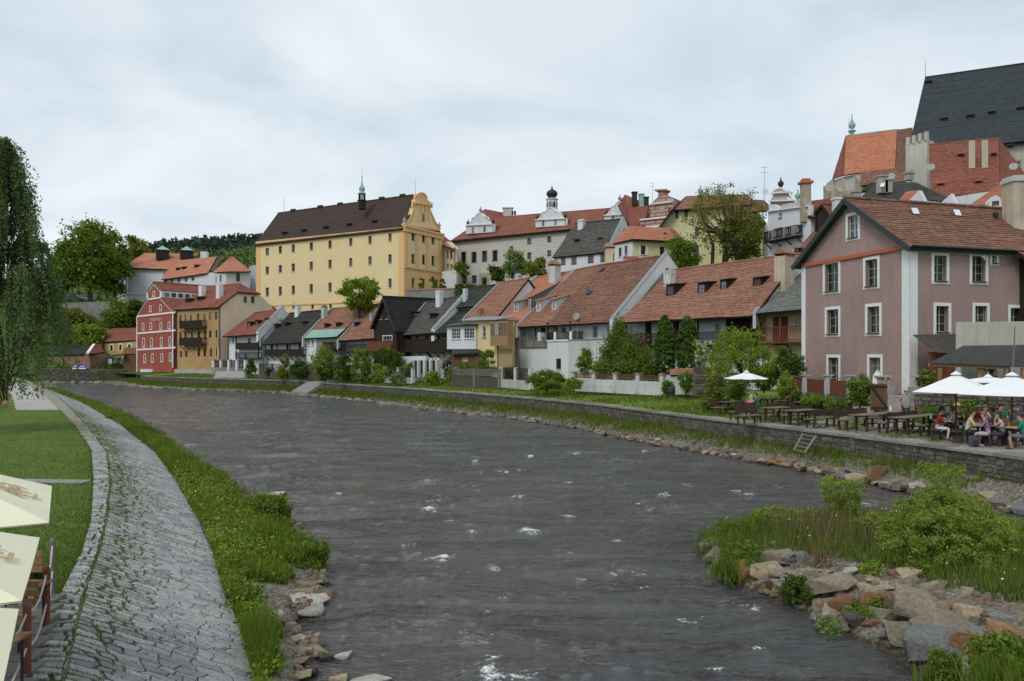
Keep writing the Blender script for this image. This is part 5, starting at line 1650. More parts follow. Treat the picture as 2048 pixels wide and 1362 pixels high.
def curly(x0,x1,yb0,yt,pk_,back,wins):
 wq = Wall(w.pt(w.uz(x0,yb0)[0],0,-back).xy,w.pt(w.uz(x1,yb0)[0],0,-back).xy,0)
 X = lambda k: x0 + (x1 - x0) * k;dy = (x0 - x1) * .10
 sl = lambda k,y: (X(k),y + dy * k * .5)
 hgt = yt - pk_
 pts = [sl(0,yb0),sl(0,yt),sl(.06,yt),sl(.12,yt - hgt * .12),sl(.2,yt - hgt * .3),sl(.24,yt - hgt * .62),sl(.34,yt - hgt * .66),sl(.42,yt - hgt * .9),sl(.5,pk_),sl(.58,yt - hgt * .9),sl(.66,yt - hgt * .66),sl(.76,yt - hgt * .62),sl(.8,yt - hgt * .3),sl(.88,yt - hgt * .12),sl(.94,yt),sl(1,yt),sl(1,yb0 - 1)]
 g = outline(wq,pts,1.2,WHITE,h.o,'curly_gable',0,TRIM,.18)
 band_px(wq,sl(0,yt),sl(1,yt),2,.3,TRIM,g,'cornice')
 m = MB();u0_,z0_ = wq.uz(*sl(.02,yt));u1_,z1_ = wq.uz(*sl(.98,yt));zb_ = wq.uz(*sl(.5,yb0))[1]
 m.prism([wq.pt(u0_,zb_ - 1,-1.2),wq.pt(u1_,zb_ - 1,-1.2),wq.pt(u1_,z1_,-1.2),wq.pt((u0_ + u1_) / 2,wq.uz(*sl(.5,pk_ + 3))[1],-1.2),wq.pt(u0_,z0_,-1.2)],(*(-wq.n * 5),0));m.build('gable_body',T_RED,g)
 for a,b in wins: window(wq,wq.rect(X(a) - 2.2,X(a) + 2.2,b - 11,b),g,hole=False,tw=0,frame=GREYM,sill=False)
 for k,y in ((.03,yt),(.5,pk_),(.97,yt)):
  u,z = wq.uz(*sl(k,y));finial(g,wq.pt(u,z - .2,-.5),1.6,BLACKM if k != .5 else GREYM)
curly(932,985,468,451,427,1.5,((.26,466),(.7,464)))
curly(1071,1130,455,440,416,1.5,((.26,452),(.68,450)))
curly(1209,1266,443,431,404,1.5,((.3,441),(.72,439)))
q = P(1104,422,166)
m = MB();m.lathe(q + Vector((0,0,-1)),[(1.15,0),(1.15,3.2),(1.35,3.3),(1.35,3.5),(1.0,3.55)],8);tw_ = m.build('bell_turret',WHITE,h.o)
m = MB()
for k in range(8):
 a = (k + .5) * math.pi / 4;m.box(q + Vector((1.08 * math.cos(a),1.08 * math.sin(a),1.2)),(.12,.45,1.0),a)
m.build('louvre',BLACKM,tw_)
m = MB();m.lathe(q + Vector((0,0,2.5)),[(1.3,0),(.7,.25),(1.1,.7),(1.2,1.15),(.95,1.6),(.4,1.9),(.12,2.2),(.2,2.45),(.03,2.6),(.02,3.4)],12);m.build('onion_dome',BLACKM,tw_,smooth=True)
for (nm,lb,pts,mt) in (('red_roof_wing','red roofed wing with pale chimneys behind the left dormer gable of the museum',[(948,436,180),(1020,438,176),(1006,425,184),(970,418,186)],T_RED),):
 o = thing(nm,lb,'building',P(980,470,182));slope(o,*[P(*p) for p in pts],mt,.4)
 wz = Wall(P(948,0,181).xy,P(1020,0,177).xy,12);wz.mesh([(0,P(948,437,181).z),(wz.L,P(1020,439,177).z)],WHITE,o)
 m = MB();q = P(1016,428,180);m.box(q,(2.2,1.2,2.4));m.box(q + Vector((0,0,1.3)),(2.5,1.5,.25));m.build('chimney',OLDWHITE,o)
 for a in (1025,1030): m = MB();q = P(a,430,178);m.tube([q,q + Vector((0,0,.9))],.22,8);m.build('chimney_pot',BLACKM,o)
rw = thing('retaining_wall','grey stone retaining wall with ivy below the yellow seminary','wall',P(860,600,138))
wq = Wall(P(812,0,139).xy,P(960,0,134).xy,4)
zr = [P(812,580,139).z,P(915,575,135.5).z]
wq.mesh([(0,zr[0]),(wq.L,zr[1])],plaster('rubble_grey',(.25,.245,.225),.25,.5,1.5,.8),rw,back=.6)
band(wq,0,wq.L,zr[0] - .1,zr[0] + .12,.1,simple('brick_coping',(.38,.22,.16),.9),rw,'coping')
h = House('white_pink_window_house','white house with tall grey roof and four pinkish framed windows above the riverside roofs','house',(1108,511),118,(1216,500),111.5,[((1152,447),(1246,438))],4)
w = h.front(.1);PKF = simple('pink_frame',(.38,.22,.19),.8)
for r in [(1123,1130,516,528),(1144,1152,514,527),(1177,1186,511,524),(1202,1211,509,522)]: window(w,w.rect(*r),h.o,tw=.14,trim=PKF,frame=GREYM,gl=GLASSL)
h.finish(WHITE,OLDWHITE);h.roof(T_GREY,.3,.4,tile=.3)
h.firewall('R',WHITE,.25,.4,over=.1)
chimney(h.o,h.plane,1160,442,462,13,WHITE,'slab',axis=h.t)
for a,b in ((1153,486),(1201,483)): shed_dormer(h.o,h.plane,a,b,10,6,h.m,T_GREY,None,-.1,over=.35,panes=0)
skylight(h.o,h.plane,1173,450,6,3,h.t,.02)
ct = thing('small_cream_tower','narrow cream stair tower with pink cap between the grey roof and the hipped roof','building',P(1220,530,104))
wq = Wall(P(1213,0,104).xy,P(1231,0,104).xy,4);window(wq,wq.rect(1226,1229.5,506,523),ct,tw=0,nx=1,ny=2)
wq.mesh([(0,P(1213,496,104).z),(wq.L,P(1231,496,104).z)],CREAM,ct,back=2)
m = MB();m.box(P(1222,492,105),(1.5,2.2,.5));m.box(P(1222,495,105),(1.8,2.4,.15));m.build('cap',simple('pink_cap',(.45,.28,.22),.8),ct)
h = thing('hipped_yellow_house','small house with salmon hipped roof, one white and one pale yellow face','house',P(1265,520,100))
wq = Wall(P(1229,0,104).xy,P(1265,0,100).xy,3)
for r in [(1237,1243,495,513),(1249,1255,492,510)]: window(wq,wq.rect(*r),h,tw=0,frame=MIDWOOD,nx=1,ny=2)
zt = P(1265,478,100).z;wq.mesh([(0,zt),(wq.L,zt)],WHITE,h)
wq = Wall(P(1265,0,100).xy,P(1345,0,101.6).xy,3)
for r in [(1282,1291,491,509),(1320,1329,493,510)]:
 o = window(wq,wq.rect(*r),h,tw=0,frame=DARKWOOD,nx=1,ny=1,rev=.3)
r = wq.rect(1292,1296,491,509);band(wq,*r,.05,TRIM,h,'shutter');r = wq.rect(1278,1281,491,509);band(wq,*r,.05,TRIM,h,'shutter')
wq.mesh([(0,zt),(wq.L,zt)],PALEYEL,h,back=6)
slope(h,P(1265,478,99.3),P(1351,482,101),P(1338,456,105),P(1275,453,105),T_SALMON,.3)
slope(h,P(1221,488,104.5),P(1265,478,99.3),P(1275,453,105),P(1256,452,108),T_SALMON,.3)
slope(h,P(1351,482,101),P(1368,478,112),P(1345,456,108),P(1338,456,105),T_SALMON,.3)
m = MB();q = P(1262,516,98.6);m.box(q,(1.9,.5,.35));m.build('flower_box',ORTRIM,h)
skylight(h,Plane(P(1265,478,99.3),P(1351,482,101),P(1338,456,105)),1330,467,5,3,(1,0),0)
h = GableFront('yellow_gable_house','large pale yellow house with orange roof half hidden behind the tall budding tree','house',(1316,458),113,(1535,448),108,[(1316,460),(1349,416),(1500,405),(1535,448)],10,3)
w = h.w
for r in [(1350,1358,421,435),(1368,1376,419,433),(1390,1398,455,470),(1430,1438,452,468),(1390,1398,490,506),(1470,1478,450,466),(1470,1478,490,505)]: window(w,w.rect(*r),h.o,tw=.08,trim=TRIM,frame=MIDWOOD)
h.finish(PALEYEL)
slope(h.o,P(1342,420,111.7),P(1510,408,107.5),P(1496,388,112),P(1372,392,116),T_ORANGE,.3)
slope(h.o,P(1311,462,121),P(1310,465,112),P(1345,417,111),P(1372,392,116),T_ORANGE,.3)
q = P(1401,393,115);finial(h.o,q,1.6,COPPER)
slope(h.o,P(1480,425,106),P(1548,420,104),P(1528,400,110),P(1490,398,112),T_BROWN,.3)
h = thing('steep_red_roof_house','house with steep red roof and small chimneys behind the third curly museum gable','house',P(1262,460,150))
slope(h,P(1262,455,141),P(1290,452,139),P(1297,409,147),P(1250,389,152),T_RED,.4)
slope(h,P(1236,410,148),P(1262,455,141),P(1250,389,152),P(1249,390,152.2),T_RED,.4)
wq = Wall(P(1238,0,146).xy,P(1292,0,142).xy,10);wq.mesh([(0,P(1238,455,146).z),(wq.L,P(1292,455,142).z)],OLDWHITE,h)
for a,b in ((1269,398),(1283,402),(1292,408)):
 m = MB();q = P(a,b,147);m.box(q,(.9,.8,2.2));m.box(q + Vector((0,0,1.2)),(1.1,1.0,.2));m.build('chimney',BLACKM if a != 1283 else COPPER,h)
def stripes():
 t = NT('pink_sgraffito');p = t.pos();sp = t.n('ShaderNodeSeparateXYZ',{0: p}).outputs
 cb_ = t.n('ShaderNodeCombineXYZ',{0: sp[0],1: sp[2],2: 0.0}).outputs[0]
 br = t.n('ShaderNodeTexBrick',{'Vector': cb_,'Color1': (.46,.33,.27,1),'Color2': (.42,.30,.25,1),'Mortar': (.26,.13,.10,1),'Scale': 1.0,'Mortar Size': .1,'Brick Width': 1.6,'Row Height': .6})
 return t.fin(br.outputs[0],.95)
h = thing('pink_stepped_gable_house','pinkish brick patterned renaissance gable with flared top rising left of the yellow house','house',P(1315,450,138))
wq = Wall(P(1278,0,140).xy,P(1350,0,136).xy,8)
window(wq,wq.rect(1321,1326,417,425),h,hole=False,tw=.1,trim=SANDST)
outline(wq,[(1281,470),(1281,441),(1300,438),(1301,411),(1308,401),(1314,396),(1317,389),(1316,385),(1311,382),(1311,380),(1334,379),(1333,382),(1329,384),(1329,388),(1336,392),(1346,401),(1346,440),(1346,470)],1.5,stripes(),h,'stepped_gable',0)
for p,q_ in (((1299,409),(1346,403)),((1281,440),(1340,434)),((1281,456),(1330,452))): band_px(wq,p,q_,3,.3,TRIM,h,'cornice')
band_px(wq,(1311,381),(1334,380),3,.4,simple('pink_cap2',(.42,.2,.15),.8),h,'cap')
slope(h,P(1340,440,134),P(1372,430,137),P(1362,402,146),P(1336,391,139),T_RED,.4)
antenna(P(1305,405,138),3.5,'small twin aerial left of the pink stepped gable')
h = thing('white_balcony_house','white house with dark timber balcony and wavy parapet high above the orange roofs','house',P(1580,540,88))
wq = Wall(P(1536,0,93).xy,P(1622,0,86).xy,4)
windows(wq,[(1549,1565,456,472),(1572,1582,454,468),(1594,1604,450,463),(1558.5,1563.5,427,436),(1560,1567,501,512)],h,tw=.04,trim=GREYM,frame=TRIM,rev=.2,nx=2,ny=1)
prof = [wq.uz(*p) for p in ((1537,423),(1580,417),(1600,414),(1621,410))];prof[0] = (0,prof[0][1]);prof[-1] = (wq.L,prof[-1][1])
wq.mesh(prof,WHITE,h)
band_px(wq,(1537,423),(1617,412),2,.25,TRIM,h,'cornice')
outline(wq,[(1538,422),(1537,408),(1548,409),(1556,413),(1565,418)],.4,WHITE,h,'wavy_parapet',0)
outline(wq,[(1558,418),(1566,409),(1580,406),(1596,404),(1617,402),(1617,412)],.4,OLDWHITE,h,'wavy_parapet',0)
r = wq.uz(1542,484),wq.uz(1606,478)
balcony(h,wq,r[0][0],r[1][0],r[0][1],1.0,1.05,DARKWOOD,posts=None)
wr2 = Wall(P(1622,0,86).xy,P(1660,0,92).xy,4);wr2.mesh([(0,prof[-1][1] - 1),(wr2.L,prof[-1][1] - 1.5)],WHITE,h)
wl2 = Wall(P(1526,0,98).xy,P(1536,0,93).xy,4);window(wl2,wl2.rect(1528,1532,450,474),h,tw=0,nx=1,ny=2);wl2.mesh([(0,14.5),(wl2.L,14.8)],OLDWHITE,h)
m = MB();q = P(1611,406,87);m.box(q,(.9,.9,4.2));m.build('chimney',SANDST,h);m = MB();m.box(q + Vector((0,0,2.2)),(1.3,1.3,.25));m.box(q + Vector((0,0,2.45)),(.8,.8,.3));m.build('chimney_cap',ORTRIM,h)
slope(h,P(1615,432,86),P(1650,438,84),P(1648,412,90),P(1618,412,90),T_RED,.25)
g = thing('ornate_pale_gable','ornate pale gable front with statues and urns behind the white balcony house','building',P(1570,430,108))
wg2 = Wall(P(1538,0,110).xy,P(1602,0,106).xy,8)
outline(wg2,[(1540,440),(1541,400),(1545,396),(1548,388),(1545,386),(1545,384),(1549,380),(1555,377),(1561,376),(1567,378),(1573,381),(1575,384),(1572,387),(1574,395),(1580,400),(1590,402),(1598,410),(1598,440)],1.0,plaster('faded_pink',(.50,.42,.37),.1,.3),g,'gable',0,TRIM,.2)
for a,b in ((1546,385),(1574,384)): pass
band_px(wg2,(1543,387),(1576,385),2.5,.4,TRIM,g,'cornice');band_px(wg2,(1540,403),(1590,401),2.5,.4,TRIM,g,'cornice')
for a,b,mt in ((1558,377,BLACKM),(1592,402,COPPER),(1603,402,BLACKM)):
 u,z = wg2.uz(a,b);finial(g,wg2.pt(u,z - .2,-.4),1.8,mt)
antenna(P(1529,402,104),4.6,'tall aerial with round dish on the roof left of the ornate pale gable',.25)
h = thing('terrace_tiled_roof_house','steep orange tiled roof with two tiny dark dormers squeezed behind the pink house gable','house',P(1600,540,76))
slope(h,P(1540,558,73),P(1650,540,69),P(1672,440,82),P(1640,448,85),T_ORANGE,.26)
wq = Wall(P(1545,0,73.6).xy,P(1650,0,69.8).xy,1);wq.mesh([(0,P(1545,557,73).z),(wq.L,P(1650,541,69).z)],OLDWHITE,h)
pl = Plane(P(1540,558,73),P(1650,540,69),P(1672,440,82))
for a,b in ((1563,512),(1594,504)): shed_dormer(h,pl,a,b,10,8,(.5,.86),T_ORANGE,None,.15,over=.3,panes=1)
# ================================================================ church
ch = thing('gothic_church','gothic church with huge dark slate roof and orange tiled choir towering over the town','church',P(1850,400,125))
RL = P(1850,155,125);EL_ = P(1815,306,117);tt = Vector((.89,-.46,0))
slope(ch,EL_,EL_ + tt * 62,RL + tt * 62,RL,SLATE,.6,tile=.5,lift=.025,thick=.4,seg=5)
ridge(ch,RL,RL + tt * 60,BLACKM,.15)
wq = Wall(EL_.xy + Vector((.5,.9)),(EL_ + tt * 60).xy + Vector((.5,.9)),10)
window(wq,wq.rect(2030,2042,322,360),ch,tw=.2,trim=SANDST,nx=3,ny=6)
wq.mesh([(0,EL_.z),(wq.L,EL_.z)],CHURCHW,ch)
pl = Plane(EL_,EL_ + tt * 62,RL)
for a,b in ((1888,242),(1941,236),(1984,229),(2041,221),(1857,168),(2021,296)): shed_dormer(ch,pl,a,b,10,6,(.46,.89),BLACKM,BLACKM,.3,over=.3,panes=0)
A = [P(1664,358,128),P(1688,350,122),P(1790,336,117)]
TL = P(1692,272,128);TR = P(1794,259,123)
slope(ch,A[1],A[2],TR,TL,T_BRIGHT,.5,tile=.4,lift=.02)
slope(ch,A[0],A[1],TL,TL + Vector((-.05,.05,0)),T_RED,.5,tile=.4,lift=.02)  # darker tile colour paints the shaded left facet of the choir roof
ridge(ch,TL,TR,COPPER,.12)
slope(ch,P(1790,338,117.2),P(1830,378,114),P(1825,255,122),P(1794,259,123.1),T_BROWN,.5)
slope(ch,P(1722,371,115),P(1812,362,112),P(1792,336,116.6),P(1722,343,119),T_BROWN,.5)
for a,b,mt in ((A[0],A[1],CHURCHW),(A[1],P(1722,345,120),CHURCHW)):
 wq = Wall(a.xy + Vector((.4,.5)),b.xy + Vector((.2,.5)),10);wq.mesh([(0,a.z - .1),(wq.L,b.z - .1)],mt,ch)
wq = Wall(P(1722,0,115.6).xy,P(1812,0,112.6).xy,10);wq.mesh([(0,P(1722,371,115).z),(wq.L,P(1812,362,112).z)],CHURCHW,ch)
for a,d in ((1655,129),(1679,122.6),(1719,118.5)):
 m = MB();q = P(a,400,d);zt = P(a,366 if a < 1700 else 345,d).z;m.prism([(q.x - .45,q.y - 1.4,8),(q.x + .45,q.y - 1.4,8),(q.x + .45,q.y - 1.0,zt - 1.5),(q.x - .45,q.y - 1.0,zt - 1.5)],(0,1.6,1.2));m.build('buttress',SANDST,ch)
wq = Wall(P(1652,0,131).xy,P(1664,0,127.8).xy,10);wq.mesh([(0,P(1652,368,131).z),(wq.L,P(1664,359,128).z)],CHURCHW,ch)
q = P(1704,272,128);m = MB();m.lathe(q + Vector((0,0,-.3)),[(.35,0),(.3,.8),(.55,1.0),(.6,1.15),(.15,1.3),(.45,1.7),(.55,2.1),(.3,2.5),(.1,3.0),(.03,4.0)],10);m.build('turret',COPPER,ch,smooth=True)
for a,b,d in ((1698,271,128),(1851,155,125)): m = MB();q = P(a,b,d);m.tube([q,q + Vector((0,0,2.8))],[.05,.02],5);m.build('lightning_rod',GREYM,ch)
h = thing('battlemented_wall','tall pale battlemented gable wall with chimney in front of the slate church roof','building',P(1835,390,100))
wq = Wall(P(1811,0,100).xy,P(1854,0,98).xy,10);z1 = P(1833,287,99).z
wq.mesh([(0,z1),(wq.L,z1 + .3)],CHURCHW,h,back=2.0)
for i in range(4): band(wq,.05 + i * .73,.45 + i * .73,z1 - .1,z1 + 1.0 + .08 * i,.5,CHURCHW,h,'merlon',-.5)
wq2 = Wall(P(1854,0,98).xy,P(1862,0,97).xy,10);wq2.mesh([(0,z1 - 1),(wq2.L,z1 - 1)],CONC,h)
m = MB();m.box(P(1818,352,97),(.9,.8,1.1));m.box(P(1818,347,97),(1.1,1.0,.15));m.build('chimney',CONC,h)
h = House('red_roof_two_chimneys','house with broad red tiled roof and two tall cream chimneys below the slate church roof','house',(1862,396),88,(2000,383),85,[((1858,290),(1998,277))],8)
h.L[1] = P(1858,290,97);h.R[1] = P(1998,277,94);h.plane = Plane(h.L[0],h.R[0],h.L[1])
w = h.front(.2);w.mesh([(0,h.a.z),(w.L,h.b.z)],WHITE,h.o)
slope(h.o,h.L[0],h.R[0],h.R[1],h.L[1],T_RED,.32);ridge(h.o,h.L[1],h.R[1],T_RED)
slope(h.o,h.R[0],P(2052,352,92),h.R[1] + Vector((.1,.1,0)),h.R[1],T_RED,.32)
wq = Wall(P(1885,0,86.8).xy,P(2052,0,84).xy,8);wq.mesh([(0,P(1885,398,87).z),(wq.L,P(2050,372,84).z)],WHITE,h.o,'lower_wall')
for a,t_,b in ((1944,281,334),(1970,280,333)): chimney(h.o,h.plane,a,t_,b,12,plaster('chimney_tan',(.50,.46,.36),.1,.3),None,axis=h.t)
for a,b in ((1922,312),(1988,310),(1881,371),(1957,366)): shed_dormer(h.o,h.plane,a,b,8,4,h.m,T_RED,BLACKM,.3,over=.25,panes=0)
sat_dish(h.o,P(1862,335,88),.55);sat_dish(h.o,P(2027,334,84),.55)
h = thing('grey_hipped_roofs','low grey shingled hipped roofs in front of the church choir','house',P(1800,410,80))
slope(h,P(1712,404,79),P(1900,404,76),P(1826,364,84),P(1752,366,86),T_GREY,.3)
slope(h,P(1840,398,77),P(1915,405,75),P(1830,364,84),P(1822,363,84.5),T_GREY,.3)
slope(h,P(1722,382,84),P(1790,378,83),P(1812,362,90),P(1740,366,92),T_GREY,.3)
wq = Wall(P(1716,0,79.6).xy,P(1900,0,76.6).xy,6);wq.mesh([(0,P(1716,403,79).z),(wq.L,P(1900,403,76).z)],OLDWHITE,h)
for a,b,w_,hh in ((1764,371,.9,1.6),(1775,374,.7,1.2),(1711,398,.6,1.2)):
 m = MB();q = P(a,b,81);m.box(q,(w_,.7,hh));m.box(q + Vector((0,0,hh / 2 + .1)),(w_ + .2,.9,.12));m.build('chimney',CONC,h)
sat_dish(h,P(1783,354,82),.5)
m = MB();m.prism([P(1760,373,79.5),P(1768,373,79.5),P(1770,366,80.5),P(1763,366,80.5)],(0,.1,0));m.build('roof_window',TRIM,h)
h = GableFront('bright_orange_dormer_house','small white gable with bright new orange tiles just over the pink house ridge','house',(1818,404),68,(1850,404),66.5,[(1820,400),(1838,381),(1850,404)],4,8)
h.finish(WHITE);slope(h.o,P(1798,401,70),P(1836,399,68),P(1838,380,69),P(1812,384,71),T_BRIGHT,.28)
h = thing('red_long_roof_house','long low red tiled roof running behind the white balcony house toward the grey roofs','house',P(1680,420,96))
slope(h,P(1616,422,95),P(1720,412,92),P(1712,392,98),P(1622,401,101),T_RED,.3)
wq = Wall(P(1618,0,95.6).xy,P(1720,0,92.6).xy,6);wq.mesh([(0,P(1618,421,95).z),(wq.L,P(1720,411,92).z)],OLDWHITE,h)
h = GableFront('dark_dormer_gable','small dark timber gable with tiny panes between red roofs left of the pink gable','house',(1630,425),82,(1664,438),80,[(1632,428),(1646,411),(1661,437)],4,8)
h.finish(DARKWOOD);h.roof(T_RED,.3,.2,eave=.1)
m = MB();q = P(1675,412,80);m.box(q - Vector((0,0,1)),(.8,.8,3.2));m.box(q + Vector((0,0,.7)),(1.0,1.0,.2));m.build('chimney',WHITE,h.o)
h = thing('salmon_roof_house','house with salmon tiled roof and small white rounded dormer at the right edge','house',P(1990,420,66))
slope(h,P(1925,420,64),P(2080,418,63),P(2062,345,72),P(2022,354,73),T_SALMON,.28)
wq = Wall(P(1930,0,64.6).xy,P(2080,0,63.6).xy,6);wq.mesh([(0,P(1930,419,64).z),(wq.L,P(2080,418,63).z)],OLDWHITE,h)
wd3 = Wall(P(1978,0,63.5).xy,P(2003,0,63.2).xy,P(1990,416,63.4).z)
window(wd3,wd3.rect(1984,1998,402,412),h,hole=False,tw=0,frame=REDWOOD,nx=1,ny=1)
outline(wd3,[(1979,416),(1979,401),(1983,394),(1991,390),(1999,394),(2003,401),(2003,416)],2.5,WHITE,h,'dormer',0)
# ================================================================ far left
mo = thing('monastery','white convent buildings with orange hipped roofs and two louvred roof vents on the left hill','building',P(320,600,202))
def wallpx(p,q,zb,mat,parent,back=1.0,wins=(),**k):
 wq = Wall(P(p[0],0,p[2]).xy,P(q[0],0,q[2]).xy,zb)
 for r in wins: window(wq,wq.rect(*r),parent,**k)
 wq.mesh([(0,P(*p).z),(wq.L,P(*q).z)],mat,parent,back=back);return wq
CG = simple('pale_green_frame',(.35,.45,.42),.7)
wallpx((235,540,207),(257,534,200),10,WHITE,mo,wins=[(240,244,561,592),(252,255,558,589)],tw=0,frame=CG,nx=1,ny=5,gl=GLASSL)
wq = wallpx((257,534,200),(327,537,196),10,WHITE,mo)
band_px(wq,(257,589),(327,589),2,.15,OLDWHITE,mo,'string_course')
slope(mo,P(253,535,199),P(345,539,194),P(398,508,206),P(290,506,208),T_SALMON,.6,tile=.4)
slope(mo,P(231,542,208),P(253,535,199),P(290,506,208),P(289.5,506,208.2),T_SALMON,.6,tile=.4)
wallpx((325,558,190),(411,547,184),10,WHITE,mo,wins=[(x - 3,x + 3,562 - (x - 331) * .13 - 2,568 - (x - 331) * .13) for x in (331,344,358,372,386)],tw=0,frame=GREYM,nx=1,ny=1)
slope(mo,P(322,559,189),P(416,546,183),P(434,513,192),P(349,522,198),T_SALMON,.5,tile=.4)
pl = Plane(P(322,559,189),P(416,546,183),P(434,513,192))
for a,b in ((354,542),(366,540),(391,536)): shed_dormer(mo,pl,a,b,7,6,(.5,.86),T_RED,None,.1,over=.3,panes=0)
wallpx((411,546,184),(428,545,182),10,WHITE,mo)
wallpx((427,544,182),(452,541,176),10,WHITE,mo,wins=[(431,433,552,565),(439,443,550,563)],tw=0,frame=GREYM,nx=1)
wq = wallpx((452,541,176),(500,542,179),10,WHITE,mo,back=4,wins=[(472,480,546,562)],tw=.15,trim=TRIM,frame=GREYM)
slope(mo,P(449,543,175),P(503,543,178.5),P(464.5,512,186),P(464,512,186.2),T_SALMON,.5,tile=.4)
slope(mo,P(423,546,183),P(449,543,175),P(464,512,186),P(463.8,512,186.2),T_SALMON,.5,tile=.4)
slope(mo,P(408,544,185),P(430,541,184),P(442,520,189),P(430,522,191),T_GREY,.5)
for a,b in ((325,507),(373,508)):
 q = P(a,b,203);m = MB();m.box(q + Vector((0,0,-.4)),(2.9,2.9,2.6),.5);v_ = m.build('roof_vent',DARKWOOD,mo)
 m = MB();c = q + Vector((0,0,.8));r_ = 2.1
 pts = [c + Vector((r_ * math.cos(.5 + math.pi / 4 + k * math.pi / 2) * 1.1,r_ * math.sin(.5 + math.pi / 4 + k * math.pi / 2) * 1.1,0)) for k in range(4)]
 for k in range(4): m.face([pts[k],pts[(k + 1) % 4],c + Vector((0,0,1.2))])
 m.build('copper_cap',COPPER,v_)
m = MB();m.box(P(409,511,200),(1.6,1.2,1.8));m.build('chimney',WHITE,mo)
pb_ = thing('pale_blue_building','sliver of pale bluish building left of the yellow seminary','building',P(505,590,185))
wallpx((498,533,188),(516,529,184),8,plaster('pale_blue',(.50,.54,.60),.05,.2),pb_,back=8,wins=[(504,507,556,563)],tw=0)
yh = thing('small_yellow_house','small golden yellow house with red brown roof beside the red mill','house',P(240,735,165))
wq = wallpx((207,683,168),(276,679,161),-3,GOLD,yh,wins=[(220.5,225.5,690,700),(238.5,243.5,689,699),(256,262,689,694)],tw=.25,trim=TRIM,frame=DARKWOOD,nx=1,ny=2)
slope(yh,P(204,684,167.5),P(278,680,160.5),P(292,655,167),P(221,657,174),T_RED,.35)
wl3 = Wall(P(222,0,180).xy,P(207,0,168).xy,-3);wl3.mesh([(0,2.6),(6,5.8),(wl3.L,2.8)],GOLD,yh)
slope(yh,P(244,708,157),P(278,708,155),P(277,695,159),P(249,695,161),T_RED,.3)
wallpx((248,709,157),(278,709,155),-3.4,MIDWOOD,yh)
aw = thing('dark_awning','dark cafe awning on posts below the small golden house','awning',P(228,735,158))
m = MB();m.prism([P(208,717,158),P(250,711,155),P(250,708,158),P(222,711,162)],(0,0,.12));m.build('canopy',BLACKM,aw)
for a in (212,225,238,248):
 m = MB();q = P(a,714,157.5);m.box((q.x,q.y,(q.z - 3.2) / 2),(.16,.16,q.z + 3.0));m.build('post',BLACKM,aw)
wallpx((212,718,162),(252,718,160),-3.2,WHITE,aw)
bb_ = thing('brick_outbuilding','low patched brick outbuilding with dark roof and white roof stripe left of the golden house','shed',P(150,735,160))
wallpx((95,708,163),(179,707,158),-3,BRICKY,bb_,back=4)
slope(bb_,P(92,709,162.5),P(179,708,157.5),P(189,689,164),P(108,689,169),T_DARK,.35)
slope(bb_,P(179,708,157.5),P(208,704,161),P(201,688,166),P(189,689,164),T_RED,.35)
wallpx((179,708,157.9),(206,702,162),-3,BRICKY,bb_,wins=[(186,191,711,720)],tw=.25,trim=SANDST,frame=DARKWOOD)
m = MB();a,b = P(175,707,157.2),P(188,689,163.7);m.bar(a,b,.5,.35);m.build('roof_stripe',TRIM,bb_)
bn = thing('blue_banner','blue and white advertising banner fixed to the stone wall at the far bank','banner',P(159,738,149))
wq = Wall(P(144,0,149.6).xy,P(173,0,149.4).xy,P(159,739,149.5).z)
band(wq,0,wq.L,wq.z0,P(159,729,149.5).z,.06,simple('banner_blue',(.04,.09,.35),.6,.05),bn,'cloth')
band(wq,.1,wq.L - .1,wq.z0 + .1,wq.z0 + .32,.08,TRIM,bn,'white_stripe')
rr = random.Random(9)
m = MB()
for i in range(8):
 x = .45 + i * .27;m.obox(wq.pt(x,wq.z0 + .62,.075),(*(wq.t * .08),0),(*(wq.n * .005),0),(0,0,.1 + .03 * (i % 2)))
m.build('lettering',TRIM,bn,kind='stuff')
fw_ = thing('far_stone_wall','mossy rubble stone wall of the far river bank under the brick outbuilding','wall',P(170,760,149))
for a,b in zip(((70,737,150),(110,737,149.6),(180,740,149.6)),((110,737,149.6),(180,740,149.6),(252,741,151.5))):
 wq = wallpx(a,b,-5.0,M_JOINT,fw_,back=.8)
 cells = masonry(wq.L,P(*a).z + 4.95,.7,.38,.08,int(a[0]))
 m = MB()
 for c in cells:
  stone_piece(m,shrink(c,.03),lambda s,t,wq=wq: (wq.pt(s,-4.95 + t,0),Vector((wq.n.x,wq.n.y,0))),.08,rr)
 m.build('stone_courses',M_QUAYI,fw_,kind='stuff')
rt = thing('hillside_retaining_wall','overgrown stone retaining wall halfway up the green slope under the tall trees','wall',P(180,625,188))
wallpx((120,606,190),(222,603,186),6,MATS['rubble_grey'],rt)
def car(p,rz,col,label):
 o = thing('parked_car',label,'car',p,rz)
 m = MB();M = org(o)
 prof = [(-2.1,.35),(-2.15,.75),(-1.5,.9),(-1.0,1.4),(.6,1.45),(1.2,.95),(2.0,.8),(2.1,.35)]
 m.prism([M @ Vector((x,-.85,z)) for x,z in prof],M.to_3x3() @ Vector((0,1.7,0)));m.build('body',simple('car_paint_' + label.split()[0],col,.3,.03,3,0,.6),o)
 m = MB();m.prism([M @ Vector((x,-.87,z)) for x,z in [(-1.35,.95),(-.95,1.32),(.5,1.36),(1.0,.98)]],M.to_3x3() @ Vector((0,1.74,0)));m.build('window',GLASS,o)
 for x in (-1.35,1.35):
  for y in (-.86,.86):
   m = MB();m.tube([M @ Vector((x,y - .1,.33)),M @ Vector((x,y + .1,.33))],.33,12);m.build('wheel',BLACKM,o)
car(P(150,603,192),.2,(.03,.04,.08),'dark blue car parked under the tall trees on the left hill')
